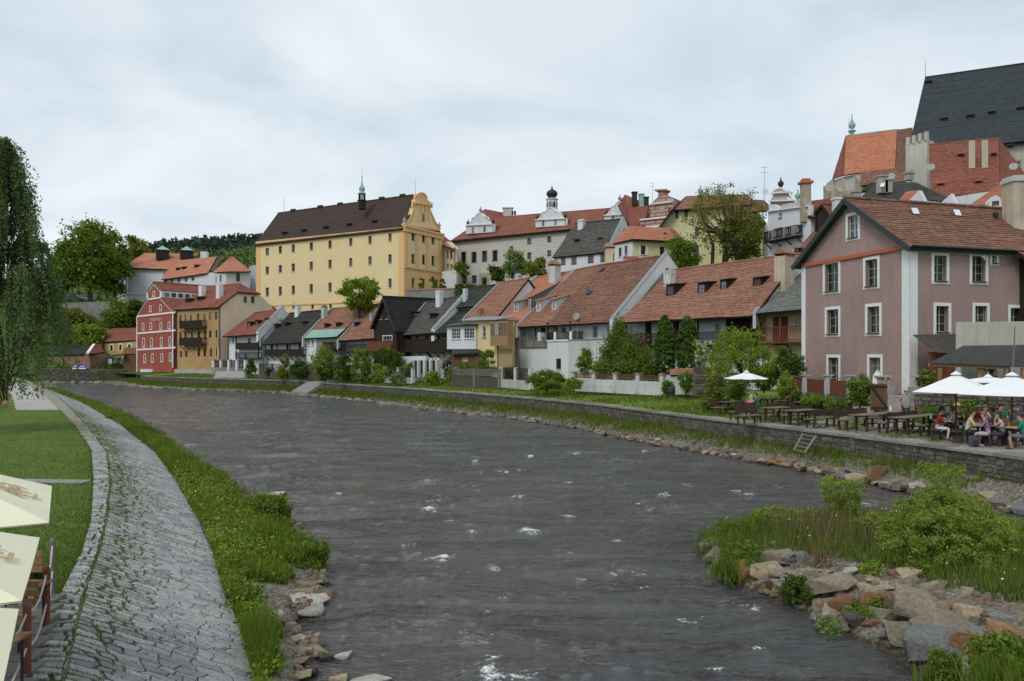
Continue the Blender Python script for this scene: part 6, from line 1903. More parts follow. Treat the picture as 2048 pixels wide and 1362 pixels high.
car(P(170,602,193),.35,(.45,.48,.52),'silver car parked right of the dark blue one under the trees')
# ================================================================ vegetation
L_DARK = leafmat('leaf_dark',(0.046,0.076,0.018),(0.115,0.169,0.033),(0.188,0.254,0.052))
L_MID = leafmat('leaf_mid',(0.087,0.133,0.024),(0.185,0.265,0.046),(0.305,0.372,0.077))
L_LIGHT = leafmat('leaf_light',(0.125,0.185,0.026),(0.251,0.340,0.052),(0.394,0.463,0.091))
L_YEL = leafmat('leaf_yellowgreen',(0.103,0.149,0.023),(0.218,0.287,0.052),(0.345,0.391,0.092))
L_PALE = leafmat('leaf_pale',(0.140,0.200,0.070),(0.240,0.320,0.120),(0.330,0.400,0.180))
L_OLIVE = leafmat('leaf_olive',(0.117,0.140,0.032),(0.233,0.252,0.059),(0.330,0.334,0.109))
L_BIRCH = leafmat('leaf_birch',(0.085,0.133,0.060),(0.182,0.255,0.102),(0.334,0.400,0.186))
L_CON = leafmat('leaf_conifer',(0.035,0.074,0.019),(0.106,0.178,0.030),(0.237,0.314,0.048),.1)
L_DRY = leafmat('dry_stalks',(0.120,0.085,0.050),(0.210,0.160,0.100),None,.1)
L_GRASS = leafmat('grass_blades',(0.070,0.111,0.018),(0.171,0.248,0.042),(0.310,0.373,0.089),.35)
L_GRASS2 = leafmat('grass_pale',(0.080,0.110,0.022),(0.190,0.230,0.055),(0.300,0.313,0.121),.35)
L_LAWN = leafmat('lawn_blades',(0.081,0.128,0.026),(0.141,0.199,0.045),(0.223,0.257,0.075),.3)
F_WHITE = simple('petal_white',(.75,.76,.72),.8,.03)
F_YEL = simple('petal_yellow',(.75,.55,.03),.8,.05)
F_LILAC = leafmat('petal_lilac',(0.320,0.240,0.360),(0.500,0.420,0.550),None,.2)
F_CREAM = leafmat('petal_cream',(0.500,0.500,0.420),(0.750,0.740,0.680),None,.2)
F_PURP = leafmat('leaf_purple',(0.090,0.030,0.030),(0.180,0.060,0.050),None,.2)
BARK = simple('bark',(.07,.055,.04),.95,.35,5,.6)
BARKL = simple('birch_bark',(.35,.33,.29),.9,.4,6,.4)
def leafverts(c,size,aspect=.55,rng=RNG,droop=0.0,var=.35):
 N = len(c)
 a = rng.normal(size=(N,3));
 if droop: a[:,2] -= droop * 2
 a /= np.linalg.norm(a,axis=1,keepdims=True)
 b = rng.normal(size=(N,3));b -= (b * a).sum(1,keepdims=True) * a;b /= np.linalg.norm(b,axis=1,keepdims=True)
 s = size * (1 + var * rng.normal(size=(N,1))).clip(.4,1.9)
 a = a * s / 2;b = b * s * aspect / 2
 return np.stack([c - a,c + b * 1.0,c + a,c - b],1)
def crown_points(c,r,n,clumps,spread,rng,shape='round',gap=.0,inner=.25):
 K = clumps
 d = rng.normal(size=(K,3));d /= np.linalg.norm(d,axis=1,keepdims=True)
 rad = (inner + (1 - inner) * rng.random((K,1))) ** .5
 p = d * rad
 if shape in ('cone','column'):
  z = rng.random(K) ** (1.25 if shape == 'cone' else .95);ang = rng.random(K) * 6.283
  w = (1 - z) ** .8 if shape == 'cone' else np.clip(np.minimum((1 - z) * 2.6,.75 + z),0,1) ** .6
  q = np.sqrt(.35 + .65 * rng.random(K)) * w
  p = np.stack([np.cos(ang) * q,np.sin(ang) * q,z * 2 - 1],1)
 if shape == 'vase':
  z = rng.random(K);ang = rng.random(K) * 6.283;q = (.25 + .75 * z) * np.sqrt(rng.random(K))
  p = np.stack([np.cos(ang) * q,np.sin(ang) * q,z * 2 - 1],1)
 sz = rng.uniform(.6,1.3,(K,1))
 cl = p * np.array(r)[None] * (1 - spread * .5) + np.array(c)[None]
 idx = rng.integers(0,K,n)
 off = rng.normal(size=(n,3)) * .5
 m_ = min(r[0],r[2])
 return cl,cl[idx] + off * sz[idx] * spread * 1.15 * np.array([m_,m_,m_ * .8])[None]
def plant(name,label,cat,box,d,base,n,leaf,mat,clumps=60,spread=.3,shape='round',trunk=True,group=None,bark=BARK,limbs=9,asp=.6,depth=None,part='crown',flowers=None,flower_n=0,droop=0,tr=None):
 """box = crown pixels (x0,x1,y0,y1); base = pixel row of the foot"""
 rng = np.random.default_rng(int(box[0] * 7 + box[2] * 3 + d))
 x0,x1,y0,y1 = box
 cx = ((x0 + x1) / 2 - CX) / F * d;cz = (HY - (y0 + y1) / 2) / F * d
 if cat in ('shrub','hedge','bush','plant') and shape == 'round' and base - y1 < 60: y1 = base + 6;cz = (HY - (y0 + y1) / 2) / F * d;n = int(n * 1.3)
 if name == 'garden_conifer': n = int(n * 1.9)
 rx = (x1 - x0) / 2 / F * d;rz = (y1 - y0) / 2 / F * d;ry = depth or rx
 zb = (HY - base) / F * d
 o = thing(name,label,cat,(cx,d,zb),0,group)
 cl,pts = crown_points((cx,d,cz),(rx,ry,rz),n,clumps,spread,rng,shape)
 pts[:,2] = np.maximum(pts[:,2],zb + .02)
 npmesh(part,leafverts(pts,leaf,asp,rng,droop),4,mat,o)
 if trunk:
  m = MB();r0 = tr or max(.05,rx * .055)
  top = Vector((cx + rng.normal() * rx * .05,d,cz + rz * .45))
  b = Vector((cx,d,zb - .2));mid = ease(b,top,.5) + Vector((rng.normal() * rx * .05,0,0))
  m.tube([b,mid,top],[r0 * 1.25,r0 * .8,r0 * .25],7)
  m.build('trunk',bark,o)
  order = rng.permutation(len(cl))[:limbs]
  m = MB()
  for i in order:
   e = Vector(cl[i]);k = rng.uniform(.3,.75);s_ = ease(b,top,k)
   if e.z < s_.z: e.z = s_.z + .1
   mm = ease(s_,e,.5) + Vector((0,0,-(e - s_).length * .08))
   m.tube([s_,mm,e],[r0 * .5,r0 * .3,r0 * .1],5)
  if limbs: m.build('limbs',bark,o)
 if flowers:
  f = pts[rng.integers(0,n,flower_n)]
  f = f + rng.normal(size=f.shape) * .02
  npmesh('blossom',leafverts(f,leaf * 1.1,.9,rng),4,flowers,o)
 return o
def weeping(o,cx,cy,z0,z1,prof,n_str,leaf,mat,seed):
 rng = np.random.default_rng(seed)
 pts = [];m = MB()
 tips = []
 for _ in range(78):
  k = rng.random() ** .95;rad = np.interp(k,prof[0],prof[1]) * np.sqrt(.12 + .88 * rng.random());a = rng.random() * 6.283;tips.append((k,rad,a))
 for i in range(n_str):
  k,rad,a = tips[i % len(tips)]
  k = float(np.clip(k + rng.normal() * .018,0,1));rad = rad + rng.normal() * .24;a = a + rng.normal() * .16
  z = z0 + (z1 - z0) * k
  x = cx + math.cos(a) * rad;y = cy + math.sin(a) * rad
  L = rng.uniform(.8,3.6) * (1.15 - .5 * k)
  nn = int(L * 21)
  t = np.linspace(0,1,nn)
  sw = rng.normal(size=2) * .12
  px_ = x + math.cos(a) * (.35 * np.sin(t * 1.5)) + sw[0] * t;py_3 = y + math.sin(a) * (.35 * np.sin(t * 1.5)) + sw[1] * t
  pz = z + .25 * np.sin(t * 3) * (1 - t) - L * t ** 1.15
  p = np.stack([px_,py_3,pz],1) + rng.normal(size=(nn,3)) * .055
  pts.append(p[p[:,2] > -2.0 - .5 * rng.random()])
  if i % 5 == 0:
   m.tube([(cx + (x - cx) * .15,cy + (y - cy) * .15,z - rad * .6 - .2),(cx + (x - cx) * .6,cy + (y - cy) * .6,z + .1),(x,y,z),(px_[nn // 2],py_3[nn // 2],pz[nn // 2])],[.05,.035,.018,.006],4)
 pts = np.concatenate(pts)
 npmesh('crown',leafverts(pts,leaf,.62,rng,.5),4,mat,o)
 m.build('limbs',BARK,o)
 m = MB();m.tube([(cx - 2.2,cy,LAWN_Z - .3),(cx - .9,cy,2),(cx - .1,cy + .1,7),(cx,cy,z1 - .5)],[.34,.26,.15,.03],9);m.build('trunk',BARKL,o)
bi = thing('weeping_birch','big weeping birch with hanging leafy strands at the left edge of the picture','tree',(-27.8,44,LAWN_Z))
weeping(bi,-27.8,44,-1.0,11.9,([0,.35,.5,.6,.67,.75,.88,1],[2.9,2.9,2.2,1.5,1.9,.85,.8,.25]),1900,.12,L_BIRCH,3)
plant('tall_tree','tallest dark leafy tree on the left hill beside the white convent','tree',(118,243,437,590),190,606,17000,.6,L_MID,85,.26,trunk=True,limbs=16,tr=.5)
plant('tall_tree','slim dark tree close behind the tallest tree on the left hill','tree',(195,262,458,600),196,606,8000,.6,L_MID,45,.26,tr=.35)
plant('yellow_green_tree','fresh yellow green tree between the dark hill trees and the convent roof','tree',(240,300,468,560),214,600,7000,.6,L_OLIVE,45,.28)
plant('dark_tree','low dark tree beside the weeping birch on the left hill','tree',(95,150,490,600),200,610,6000,.6,L_DARK,40,.28)
for i,(b,d,bs,mt,lb) in enumerate([((205,268,590,660),176,670,L_MID,'bright round tree just below the white convent wall'),((255,290,596,650),172,655,L_DARK,'small dark bush tree touching the left edge of the red mill'),
((150,212,640,702),168,704,L_LIGHT,'light green bushy tree above the brick outbuilding'),((110,160,650,700),170,705,L_MID,'rounded bush left of the light green tree above the outbuilding'),
((190,245,640,668),178,672,L_OLIVE,'low brownish scrub on the hillside under the convent'),((120,190,615,650),184,655,L_OLIVE,'brownish scrub in front of the hillside retaining wall'),((230,275,628,652),182,655,L_MID,'flat green scrub on the slope left of the red mill gable')]):
 plant('hillside_bush',lb,'bush',b,d,bs,4500,.5,mt,40,.35,trunk=True,limbs=5)
def hill_tufts():
 rng = np.random.default_rng(5);P_ = []
 for _ in range(9000):
  a = rng.uniform(80,290);dd = rng.uniform(158,215)
  x = (a - CX) / F * dd
  P_.append((x,dd,ground_z(x,dd) if _ % 1 == 0 else 0))
 c = np.array(P_);c[:,2] += rng.random(len(c)) * .5
 o = npmesh('hillside_scrub',leafverts(c,.7,.7,rng),4,L_MID,None,'stuff')
 tag(o,'rough grass and low scrub covering the steep left hillside','scrub',kind='stuff')
hill_tufts()
def far_wood():
 rng = np.random.default_rng(8)
 pts = [];
 for i in range(1500):
  a = rng.uniform(60,700);t = rng.uniform(.62,1.02)
  y = 330 + 430 * t
  x = (a - CX) / F * y;z = float(hill_z(np.array(a),np.array(y)))
  h = rng.uniform(6,11)
  for k in range(20):
   q = rng.random();w = (1 - q) * 2.2
   pts.append((x + rng.normal() * w * .6,y + rng.normal() * w * .6,z + h * q))
 o = npmesh('far_conifer_wood',leafverts(np.array(pts),2.6,.8,rng),4,leafmat('far_conifer',(.045,.066,.052),(.07,.095,.07),None,.1),None,'stuff')
 tag(o,'dark conifer wood along the crest of the far hill','wood',kind='stuff')
 pts = []
 for i in range(1500):
  a = rng.uniform(60,700);t = rng.uniform(.03,.66)
  if 415 < a < 452 and .42 < t < .58: continue
  y = 330 + 430 * t;x = (a - CX) / F * y;z = float(hill_z(np.array(a),np.array(y)))
  r = rng.uniform(2.5,5)
  p = rng.normal(size=(32,3)) * r * .5;p[:,2] = np.abs(p[:,2]) * 1.2
  pts.append(p + np.array([x,y,z + 1]))
 o = npmesh('far_broadleaf_wood',leafverts(np.concatenate(pts),1.7,.8,rng),4,leafmat('far_leaf',(0.084,0.127,0.050),(0.144,0.196,0.072),(0.192,0.253,0.099),.1),None,'stuff')
 tag(o,'pale green broadleaf wood on the lower slope of the far hill','wood',kind='stuff')
far_wood()
plant('chestnut_tree','fresh green broad tree in front of the yellow seminary wall','tree',(672,768,556,622),117,640,6500,.36,L_LIGHT,60,.24,limbs=12)
plant('young_tree','slender young tree with thin trunk before the museum windows at left','tree',(908,943,518,556),150,572,900,.4,L_MID,22,.3,limbs=6)
plant('round_tree','small round dark green tree in front of the brick patterned museum','tree',(976,1012,525,566),148,575,2600,.4,L_DARK,26,.32)
plant('pale_tree','pale silvery green tree in the middle of the museum front','tree',(1006,1056,498,560),147,578,4200,.38,L_PALE,40,.26)
plant('olive_tree','olive brown leafy tree left of the white house with pink window frames','tree',(1050,1098,514,560),143,575,3200,.4,L_OLIVE,34,.3)
for b,mt,lb in (((836,846,552,576),L_YEL,'tiny yellow green sapling at the foot of the seminary gable'),((860,876,544,580),L_MID,'thin green sapling beside the seminary gable windows'),((878,892,552,572),L_DARK,'small dark shrub right of the seminary gable')):
 plant('sapling',lb,'shrub',b,141,584,500,.3,mt,12,.4,limbs=3)
iv = thing('ivy','dark ivy hanging over the retaining wall below the courtyard','ivy',P(925,590,134))
rng = np.random.default_rng(2);c = np.stack([rng.uniform(-9.6,-4.5,1500),134.1 + rng.normal(size=1500) * .12,rng.uniform(8.6,11.9,1500)],1);npmesh('leaves',leafverts(c,.4),4,L_DARK,iv)
bt = plant('budding_tree','tall many branched tree just coming into leaf before the yellow gable house','tree',(1362,1532,362,520),97,545,8500,.21,L_OLIVE,230,.12,trunk=True,limbs=46,tr=.28)
rng = np.random.default_rng(77)
m = MB()
for x0_,tx in ((1424,1400),(1452,1462),(1472,1500)):
 m.tube([P(x0_,545,97),P(x0_ + 2,490,97),P(tx,420,97),P(tx + 6,380,97)],[.26,.2,.1,.03],6)
m.build('trunk',BARK,bt)
plant('dark_tree','dense dark green tree left of the budding tree above the tiled roofs','tree',(1330,1402,468,548),93,560,6500,.27,L_MID,60,.26)
plant('tree','fresh olive tree filling the gap right of the budding tree trunk','tree',(1440,1535,415,530),99,545,8000,.26,L_OLIVE,70,.22)
gard = [
('garden_conifer','left one of the two tall columnar conifers in front of the long house','tree',(1308,1351,628,752),66,756,11000,.13,L_CON,420,.13,'column'),
('garden_conifer','right one of the two tall columnar conifers in front of the long house','tree',(1353,1399,629,752),65.5,757,11500,.13,L_CON,420,.13,'column'),
('small_tree','slender green tree against the white patio wall','shrub',(1152,1188,690,746),74,752,2200,.15,L_LIGHT,30,.3,'round'),
('clipped_hedge','wide dense dark green hedge bulging over the garden wall','hedge',(1050,1136,738,776),68,778,7000,.13,L_MID,90,.22,'round'),
('small_tree','round bright shrub in front of the cream oriel house','shrub',(955,999,698,752),84,762,3500,.17,L_MID,40,.28,'round'),
('pillar_shrub','narrow yellow green pillar shrub beside the wood shed fence','shrub',(893,906,730,770),86,772,700,.14,L_YEL,18,.4,'column'),
('pillar_shrub','narrow yellow green pillar shrub left of the bright round shrub','shrub',(930,944,735,772),84,775,800,.14,L_YEL,18,.4,'column'),
('lilac_bush','lilac bush with pale purple flower heads by the washing line','shrub',(878,912,698,752),88,762,1600,.17,L_DARK,34,.3,'round'),
('garden_bush','yellow green leafy tree in front of the copper eave house','shrub',(620,672,684,752),103,758,4200,.2,L_LIGHT,44,.28,'round'),
('garden_bush','dark shrub between the two yellow green garden trees','shrub',(668,706,704,758),101,762,3200,.2,L_DARK,34,.3,'round'),
('garden_bush','rounded yellow green willow bush before the small orange house','shrub',(700,748,686,755),98,762,4600,.19,L_YEL,44,.24,'round'),
('garden_bush','dark green bush at the foot of the black timber house','shrub',(744,806,690,742),98,756,4200,.2,L_DARK,40,.3,'round'),
('garden_bush','round light green bush left of the white fence posts','shrub',(736,776,726,762),92,764,2600,.17,L_LIGHT,30,.3,'round'),
('garden_bush','small clipped round bush between the garden trees','shrub',(666,684,732,762),97,764,1000,.16,L_MID,16,.35,'round'),
('garden_bush','dark conical conifer by the small stone pillars at left','shrub',(489,514,716,748),121,750,1600,.24,L_CON,24,.3,'cone'),
('garden_bush','round dark clipped ball bush under the long dark balcony','shrub',(530,550,728,748),117,750,1000,.2,L_DARK,16,.35,'round'),
('garden_bush','thin leafy sapling in front of the mossy roof house','shrub',(556,581,700,746),115,750,900,.22,L_OLIVE,18,.35,'round'),
('garden_bush','wide dark hedge mass with yellow tips before the white gable wall','hedge',(578,626,716,754),110,756,3800,.2,L_DARK,40,.3,'round'),
('white_flowering_shrub','shrub with upright white blossom in front of the right conifer','shrub',(1382,1424,676,756),57,770,2600,.12,L_LIGHT,40,.25,'vase'),
('pale_willow','large airy light green willow bush with spiky top beside the umbrella','shrub',(1412,1545,648,765),52,790,11000,.12,L_LIGHT,170,.15,'round'),
('dark_yew','big dense dark yew ball next to the pink house corner','shrub',(1537,1611,690,765),56,772,9000,.11,L_CON,110,.18,'round'),
('small_tree','young fig like shrub at the end of the brown board fence','shrub',(1552,1590,738,800),49,806,1400,.13,L_LIGHT,26,.3,'round'),
('garden_bush','olive shrub behind the left benches','shrub',(1408,1452,742,800),51,806,2400,.12,L_OLIVE,36,.28,'round'),
('garden_bush','green shrub beside the red tiled gate roof','shrub',(1352,1392,742,780),58,784,2200,.12,L_MID,30,.3,'round'),
('garden_bush','small round shrub at the lawn edge left of the first bench','shrub',(1400,1432,790,818),49,820,1800,.1,L_MID,26,.3,'round'),
('climbing_rose','big leafy climber beside the garden gate before the pink house','shrub',(1690,1748,742,806),44.5,812,6500,.1,L_MID,60,.22,'round'),
('garden_bush','leafy bush on the terrace at the pink house corner','shrub',(1832,1872,734,772),44,778,2600,.1,L_MID,36,.25,'round'),
('garden_bush','low yellow flowering bush behind the middle benches','shrub',(1644,1692,792,818),46,820,1800,.09,L_YEL,30,.3,'round'),
('garden_bush','wide low shrub row behind the people under the umbrellas','shrub',(1884,2000,796,838),40.5,846,6000,.09,L_YEL,80,.22,'round'),
('garden_bush','grey green low shrub behind the long bench row','shrub',(1600,1650,778,806),48,812,1500,.1,L_MID,30,.3,'round'),
('garden_bush','low bush under the stone wall below the board fence','shrub',(1580,1604,778,800),48.5,806,900,.1,L_DARK,18,.3,'round'),
]
for g_ in gard:
 nm,lb,ct_,bx_,d_,bs_,n_,lf_,mt_,cl_,sp_,sh_ = g_
 fl,fn_ = (F_LILAC,900) if nm == 'lilac_bush' else ((F_CREAM,1100) if nm == 'white_flowering_shrub' else (None,0))
 plant(nm,lb,ct_,bx_,d_,bs_,n_,lf_,mt_,cl_,sp_,sh_,trunk=True,limbs=6,flowers=fl,flower_n=fn_)
cv = thing('wall_climber','dense dark climber covering the white wall between the two big tiled roofs','climber',P(1250,755,72))
rng = np.random.default_rng(31);pp = []
for (a,b,ra,rb,d,n) in ((1212,720,14,30,72,1500),(1232,690,20,34,72.5,2200),(1238,660,12,22,73,1000),(1262,715,26,36,71,3200),(1292,725,18,26,70,1800),(1245,740,40,16,70,2200),(1200,740,14,16,70,700)):
 c = P(a,b,d);q = rng.normal(size=(n,3)) * .52;pp.append(q * np.array([ra / F * d,.6,rb / F * d]) + np.array(c))
pp = np.concatenate(pp);pp = pp[pp[:,2] > -2.9]
npmesh('leaves',leafverts(pp,.17),4,L_MID,cv);npmesh('painted_shade_leaves',leafverts(pp[::2] + np.array([.05,.3,0]),.17),4,L_DARK,cv)  # rear copy in darker green paints the climber's inner shade
m = MB()
for a in (1230,1240,1262): m.tube([P(a,752,72),P(a + 4,700,72.3),P(a,645,72.8)],[.07,.05,.02],5)
m.build('stems',BARK,cv)
c = np.array(P(1282,685,71)) + rng.normal(size=(260,3)) * np.array([.3,.2,.45]);npmesh('red_leaves',leafverts(c,.16),4,F_PURP,cv)
# ---------------------------------------------------------------- grass
def blades(c,h,w,rng,lean=.35,hv=.4):
 N = len(c);a = rng.random(N) * 6.283
 hh = h * (1 + hv * rng.normal(size=N)).clip(.3,2)
 t = np.stack([np.cos(a),np.sin(a),np.zeros(N)],1) * (w / 2)
 b = rng.random(N) * 6.283;ln = rng.random(N) * lean * hh
 top = c + np.stack([np.cos(b) * ln,np.sin(b) * ln,hh],1)
 return np.stack([c - t,c + t,top],1)
def grass_patch(nm,label,cat,c,h,w,mat,seed=1,lean=.4):
 o = npmesh(nm,blades(c,h,w,np.random.default_rng(seed),lean),3,mat,None,'stuff')
 tag(o,label,cat,kind='stuff');return o
rng = np.random.default_rng(12)
def samp_y(n,y0,y1,p=1.6):
 k = rng.random(n);return (y0 ** (1 - p) + k * (y1 ** (1 - p) - y0 ** (1 - p))) ** (1 / (1 - p))
n = 90000
y = samp_y(n,8,62);x = fA(y) - rng.random(n) ** 1.3 * np.clip(y * .42,3,22) + .03
c = np.stack([x,y,np.full(n,LAWN_Z)],1)
path_mask = ~((np.abs(y - 25.9) < .32) & (x > fA(y) - 3.2)) & (x > -.66 * y - .5)
grass_patch('lawn_grass','short mown grass of the left bank lawn','grass',c[path_mask],.055,.022,L_LAWN,2)
def bank_z(x,y):
 k = np.clip((x - fB(y)) / np.maximum(fW(y) - fB(y),.2),0,1)
 return np.interp(k,[0,.15,.35,.55,.75,.9,1],[-4.9,-4.84,-4.86,-4.92,-5.02,-5.1,-5.19])
n = 120000
y = samp_y(n,10,120,1.9);k = rng.random(n)
wdt = fW(y) - fB(y);x = fB(y) + wdt * k
cover = np.interp(y,[10,12.5,13.6,14.6,15.6,17,17.8,19,22,26,32,60,120],[.3,.35,.45,.2,.25,.45,.7,.95,.95,.72,.72,.7,.6])
nz = vnoise(x * .9,y * .9,7) * .34 + vnoise(x * 3,y * 3,9) * .25
ok = (k + nz < cover)
c = np.stack([x,y,bank_z(x,y) - .02],1)[ok];yo = y[ok]
hh = .20 + .16 * vnoise(c[:,0] * .6,c[:,1] * .6,15) + .14 * vnoise(c[:,0] * 2.4,c[:,1] * 2.4,25)
o = npmesh('bank_grass',blades(c,hh.clip(.08,.6) ,np.clip(yo * .0012,.016,.07)[:,None],np.random.default_rng(4),.5),3,L_GRASS,None,'stuff');tag(o,'lush tall grass on the bank below the stone embankment','grass',kind='stuff')
lf = c[rng.random(len(c)) < .35];lf = lf + np.stack([rng.normal(size=len(lf)) * .05,rng.normal(size=len(lf)) * .05,rng.random(len(lf)) * .3],1)
o = npmesh('bank_weeds',leafverts(lf,.07,.6),4,L_LIGHT,None,'stuff');tag(o,'broad leaved weeds among the tall bank grass','weeds',kind='stuff')
fl = c[(rng.random(len(c)) < .012) & (vnoise(c[:,0] * .7,c[:,1] * .7,71) > .25)] + np.array([0,0,.30]);o = npmesh('bank_daisies',leafverts(fl,.028,1),4,F_WHITE,None,'stuff');tag(o,'tiny white flowers dotted in the bank grass','flowers',kind='stuff')
fl = np.concatenate([np.array(G(a,b,-4.85)) + rng.normal(size=(16,3)) * np.array([.12,.12,.05]) + np.array([0,0,.25]) for a,b in ((440,1012),(538,1318))]);o = npmesh('marigolds',leafverts(fl,.04,1),4,F_YEL,None,'stuff');tag(o,'yellow marsh flowers in the left bank grass','flowers',kind='stuff')
cc = []
for _ in range(150):
 yy_ = samp_y(1,12,60,1.5)[0];kk_ = rng.uniform(.15,.8 if yy_ > 18.5 else .35);xx_ = fB(yy_) + (fW(yy_) - fB(yy_)) * kk_;nn2 = rng.integers(60,240)
 cc.append(np.array([xx_,yy_,float(bank_z(xx_,yy_)) + .12]) + rng.normal(size=(nn2,3)) * np.array([.22,.22,.11]) * rng.uniform(.5,1.4) * min(1,(yy_ - 8) / 14))
for i_,mt_ in enumerate((L_DARK,L_YEL,L_MID)):
 o = npmesh('weed_clumps',leafverts(np.concatenate(cc[i_::3]),.065,.65),4,mt_,None,'stuff');tag(o,['dark leafy weed clumps in the left bank grass','yellowish weed clumps in the left bank grass','mid green weed clumps in the left bank grass'][i_],'weeds',kind='stuff')
JM = []
for y_,c_,g_,h_ in pieces:
 n_ = len(c_)
 for i_ in range(n_):
  p_,_n = g_(*c_[i_]);q_,_n = g_(*c_[(i_ + 1) % n_])
  kx = (p_.x - float(fC(p_.y))) / max(float(fB(p_.y) - fC(p_.y)),.1)
  w8 = math.exp(-max(kx - .12,0) * 4.5) * (.9 + 1.6 * float(vnoise(np.array(p_.x * 1.3),np.array(p_.y * .9),3) > -.1))
  m_ = int(w8 * (q_ - p_).length * 42 * min(1,22 / p_.y))
  for _ in range(m_): t_ = random.random();JM.append((p_.x + (q_.x - p_.x) * t_,p_.y + (q_.y - p_.y) * t_,p_.z + (q_.z - p_.z) * t_))
c = np.array(JM);c = c + rng.normal(size=c.shape) * np.array([.014,.018,.002])
o = npmesh('joint_moss',blades(c,.032,np.clip(c[:,1:2] * .0012,.018,.05),np.random.default_rng(6),.9),3,L_GRASS2,None,'stuff');tag(o,'moss and grass tufts growing in the joints of the embankment stones','moss',kind='stuff')
n = 4000;y = samp_y(n,9,60,1.7);x = fA(y) + rng.random(n) * (fC(y) - fA(y)) * rng.integers(0,2,n)
o = npmesh('edge_moss',blades(np.stack([x,y,np.full(n,LAWN_Z)],1),.06,.03,np.random.default_rng(7),.9),3,L_LAWN,None,'stuff');tag(o,'grass creeping over the edge stones beside the lawn','grass',kind='stuff')
n = 70000
X3,Y3,Z3 = FOOT
ii = rng.integers(0,X3.shape[0] - 1,n);f = rng.random(n);kk = np.clip(np.abs(rng.normal(size=n)) * .42,0,1.0)
jj = np.interp(kk,[0,.3,.6,.85,1.0],[1,2,3,4,5]);j0 = jj.astype(int);jf = jj - j0
def bil(A):
 a = A[ii,j0] * (1 - jf) + A[ii,np.minimum(j0 + 1,7)] * jf;b = A[ii + 1,j0] * (1 - jf) + A[ii + 1,np.minimum(j0 + 1,7)] * jf
 return a * (1 - f) + b * f
c = np.stack([bil(X3),bil(Y3),bil(Z3)],1)
ok = (c[:,1] > 24) & (c[:,0] > -100)
near = np.clip((c[:,1] - 26) / 16,.38,1)
ok &= (vnoise(c[:,0] * .5,c[:,1] * .5,33) * .5 + .55 + .25 * vnoise(c[:,0] * 2,c[:,1] * 2,3)) < near * 1.35
ok &= (kk < np.interp(c[:,1],[26,40,55,100],[.55,.6,.85,1.0]))
c = c[ok]
o = npmesh('shore_grass',blades(c,(.17 + .14 * vnoise(c[:,0] * 1.1,c[:,1] * 1.1,44)).clip(.05,.5),np.clip(c[:,1:2] * .0013,.03,.13),np.random.default_rng(8),.5),3,L_GRASS,None,'stuff');tag(o,'long grass on the narrow shore below the quay wall','grass',kind='stuff')
c2 = c[rng.random(len(c)) < .25];o = npmesh('shore_weeds',blades(c2,.42,.05,np.random.default_rng(9),.4),3,L_GRASS2,None,'stuff');tag(o,'pale weeds mixed in the shore grass below the quay wall','weeds',kind='stuff')
n = 60000;ii = rng.integers(KT,KR - 1,n);s = rng.random(n) * 11 + .8;f = rng.random(n)
A = np.array([[q.x,q.y] for q in QS]);Nn = np.array([[v.x,v.y] for t,v in QN])
base = A[ii] * (1 - f[:,None]) + A[ii + 1] * f[:,None];nn_ = Nn[ii]
c = np.concatenate([base + nn_ * s[:,None],np.interp(s,OFF,HROW)[:,None]],1)
hh = .07 + .16 * ((vnoise(c[:,0] * .25,c[:,1] * .25,3) > .1) & (c[:,1] < 75))
o = npmesh('riverside_grass',blades(c,hh,np.clip(c[:,1:2] * .0011,.03,.1),np.random.default_rng(10),.6),3,leafmat('lawn_far_blades',(0.090,0.140,0.020),(0.140,0.200,0.035),(0.200,0.250,0.060),.3),None,'stuff');tag(o,'bright grass of the lawn behind the quay wall','grass',kind='stuff')
n = 26000;x = rng.uniform(9.5,22,n);y = rng.uniform(27,50,n)
c = np.stack([x,y,np.full(n,-3.5)],1)
qx = np.interp(y,[q.y for q in QS[:60]][::1],[q.x for q in QS[:60]]);on = (x > qx + .8) & (x < qx + 10) & ((vnoise(x * .6,y * .6,50) + .5 * vnoise(x * 2,y * 2,51)) > np.interp(y,[30,38,44,50],[.35,.15,-.25,-.6]))
o = npmesh('terrace_grass',blades(c[on],.09,.05,np.random.default_rng(11),.6),3,L_GRASS,None,'stuff');tag(o,'patchy grass growing between the benches on the terrace','grass',kind='stuff')
def isl_pts(n,cond=None):
 P_ = []
 x = rng.uniform(4.7,17,n * 3);y = rng.uniform(9,25,n * 3)
 for a,b in zip(x,y):
  if inside(ISLV,a,b): P_.append((a,b))
  if len(P_) >= n: break
 return np.array(P_)
ip = isl_pts(42000)
sd = np.array([min((a - q.x) ** 2 + (b - q.y) ** 2 for q in ISLC[:60]) for a,b in ip[:,:]]) ** .5 if False else None
fx = np.array([q.x for q in ISLC]);fy = np.array([q.y for q in ISLC])
sd = np.sqrt(((ip[:,0:1] - fx) ** 2 + (ip[:,1:2] - fy) ** 2).min(1))
front = (ip[:,0] + ip[:,1] * .9)          # rises away from the rocky front side
frontd = np.sqrt(((ip[:,0:1] - np.array([p[0] for p in ISL[:11]])) ** 2 + (ip[:,1:2] - np.array([p[1] for p in ISL[:11]])) ** 2).min(1))
zi_ = WZ - .03 + .75 * (1 - np.exp(-sd / 1.1))
kp = (frontd > np.interp(ip[:,1],[9,14,17,20,22],[4.2,3.6,2.3,.7,.3]) + .6 * vnoise(ip[:,0] * 1.2,ip[:,1] * 1.2,5)) & (sd > .15)
c = np.stack([ip[:,0],ip[:,1],zi_],1)[kp]
hh = (.30 + .2 * vnoise(c[:,0] * .8,c[:,1] * .8,61)) * np.interp(c[:,1],[16,21,24],[1,.8,.5])
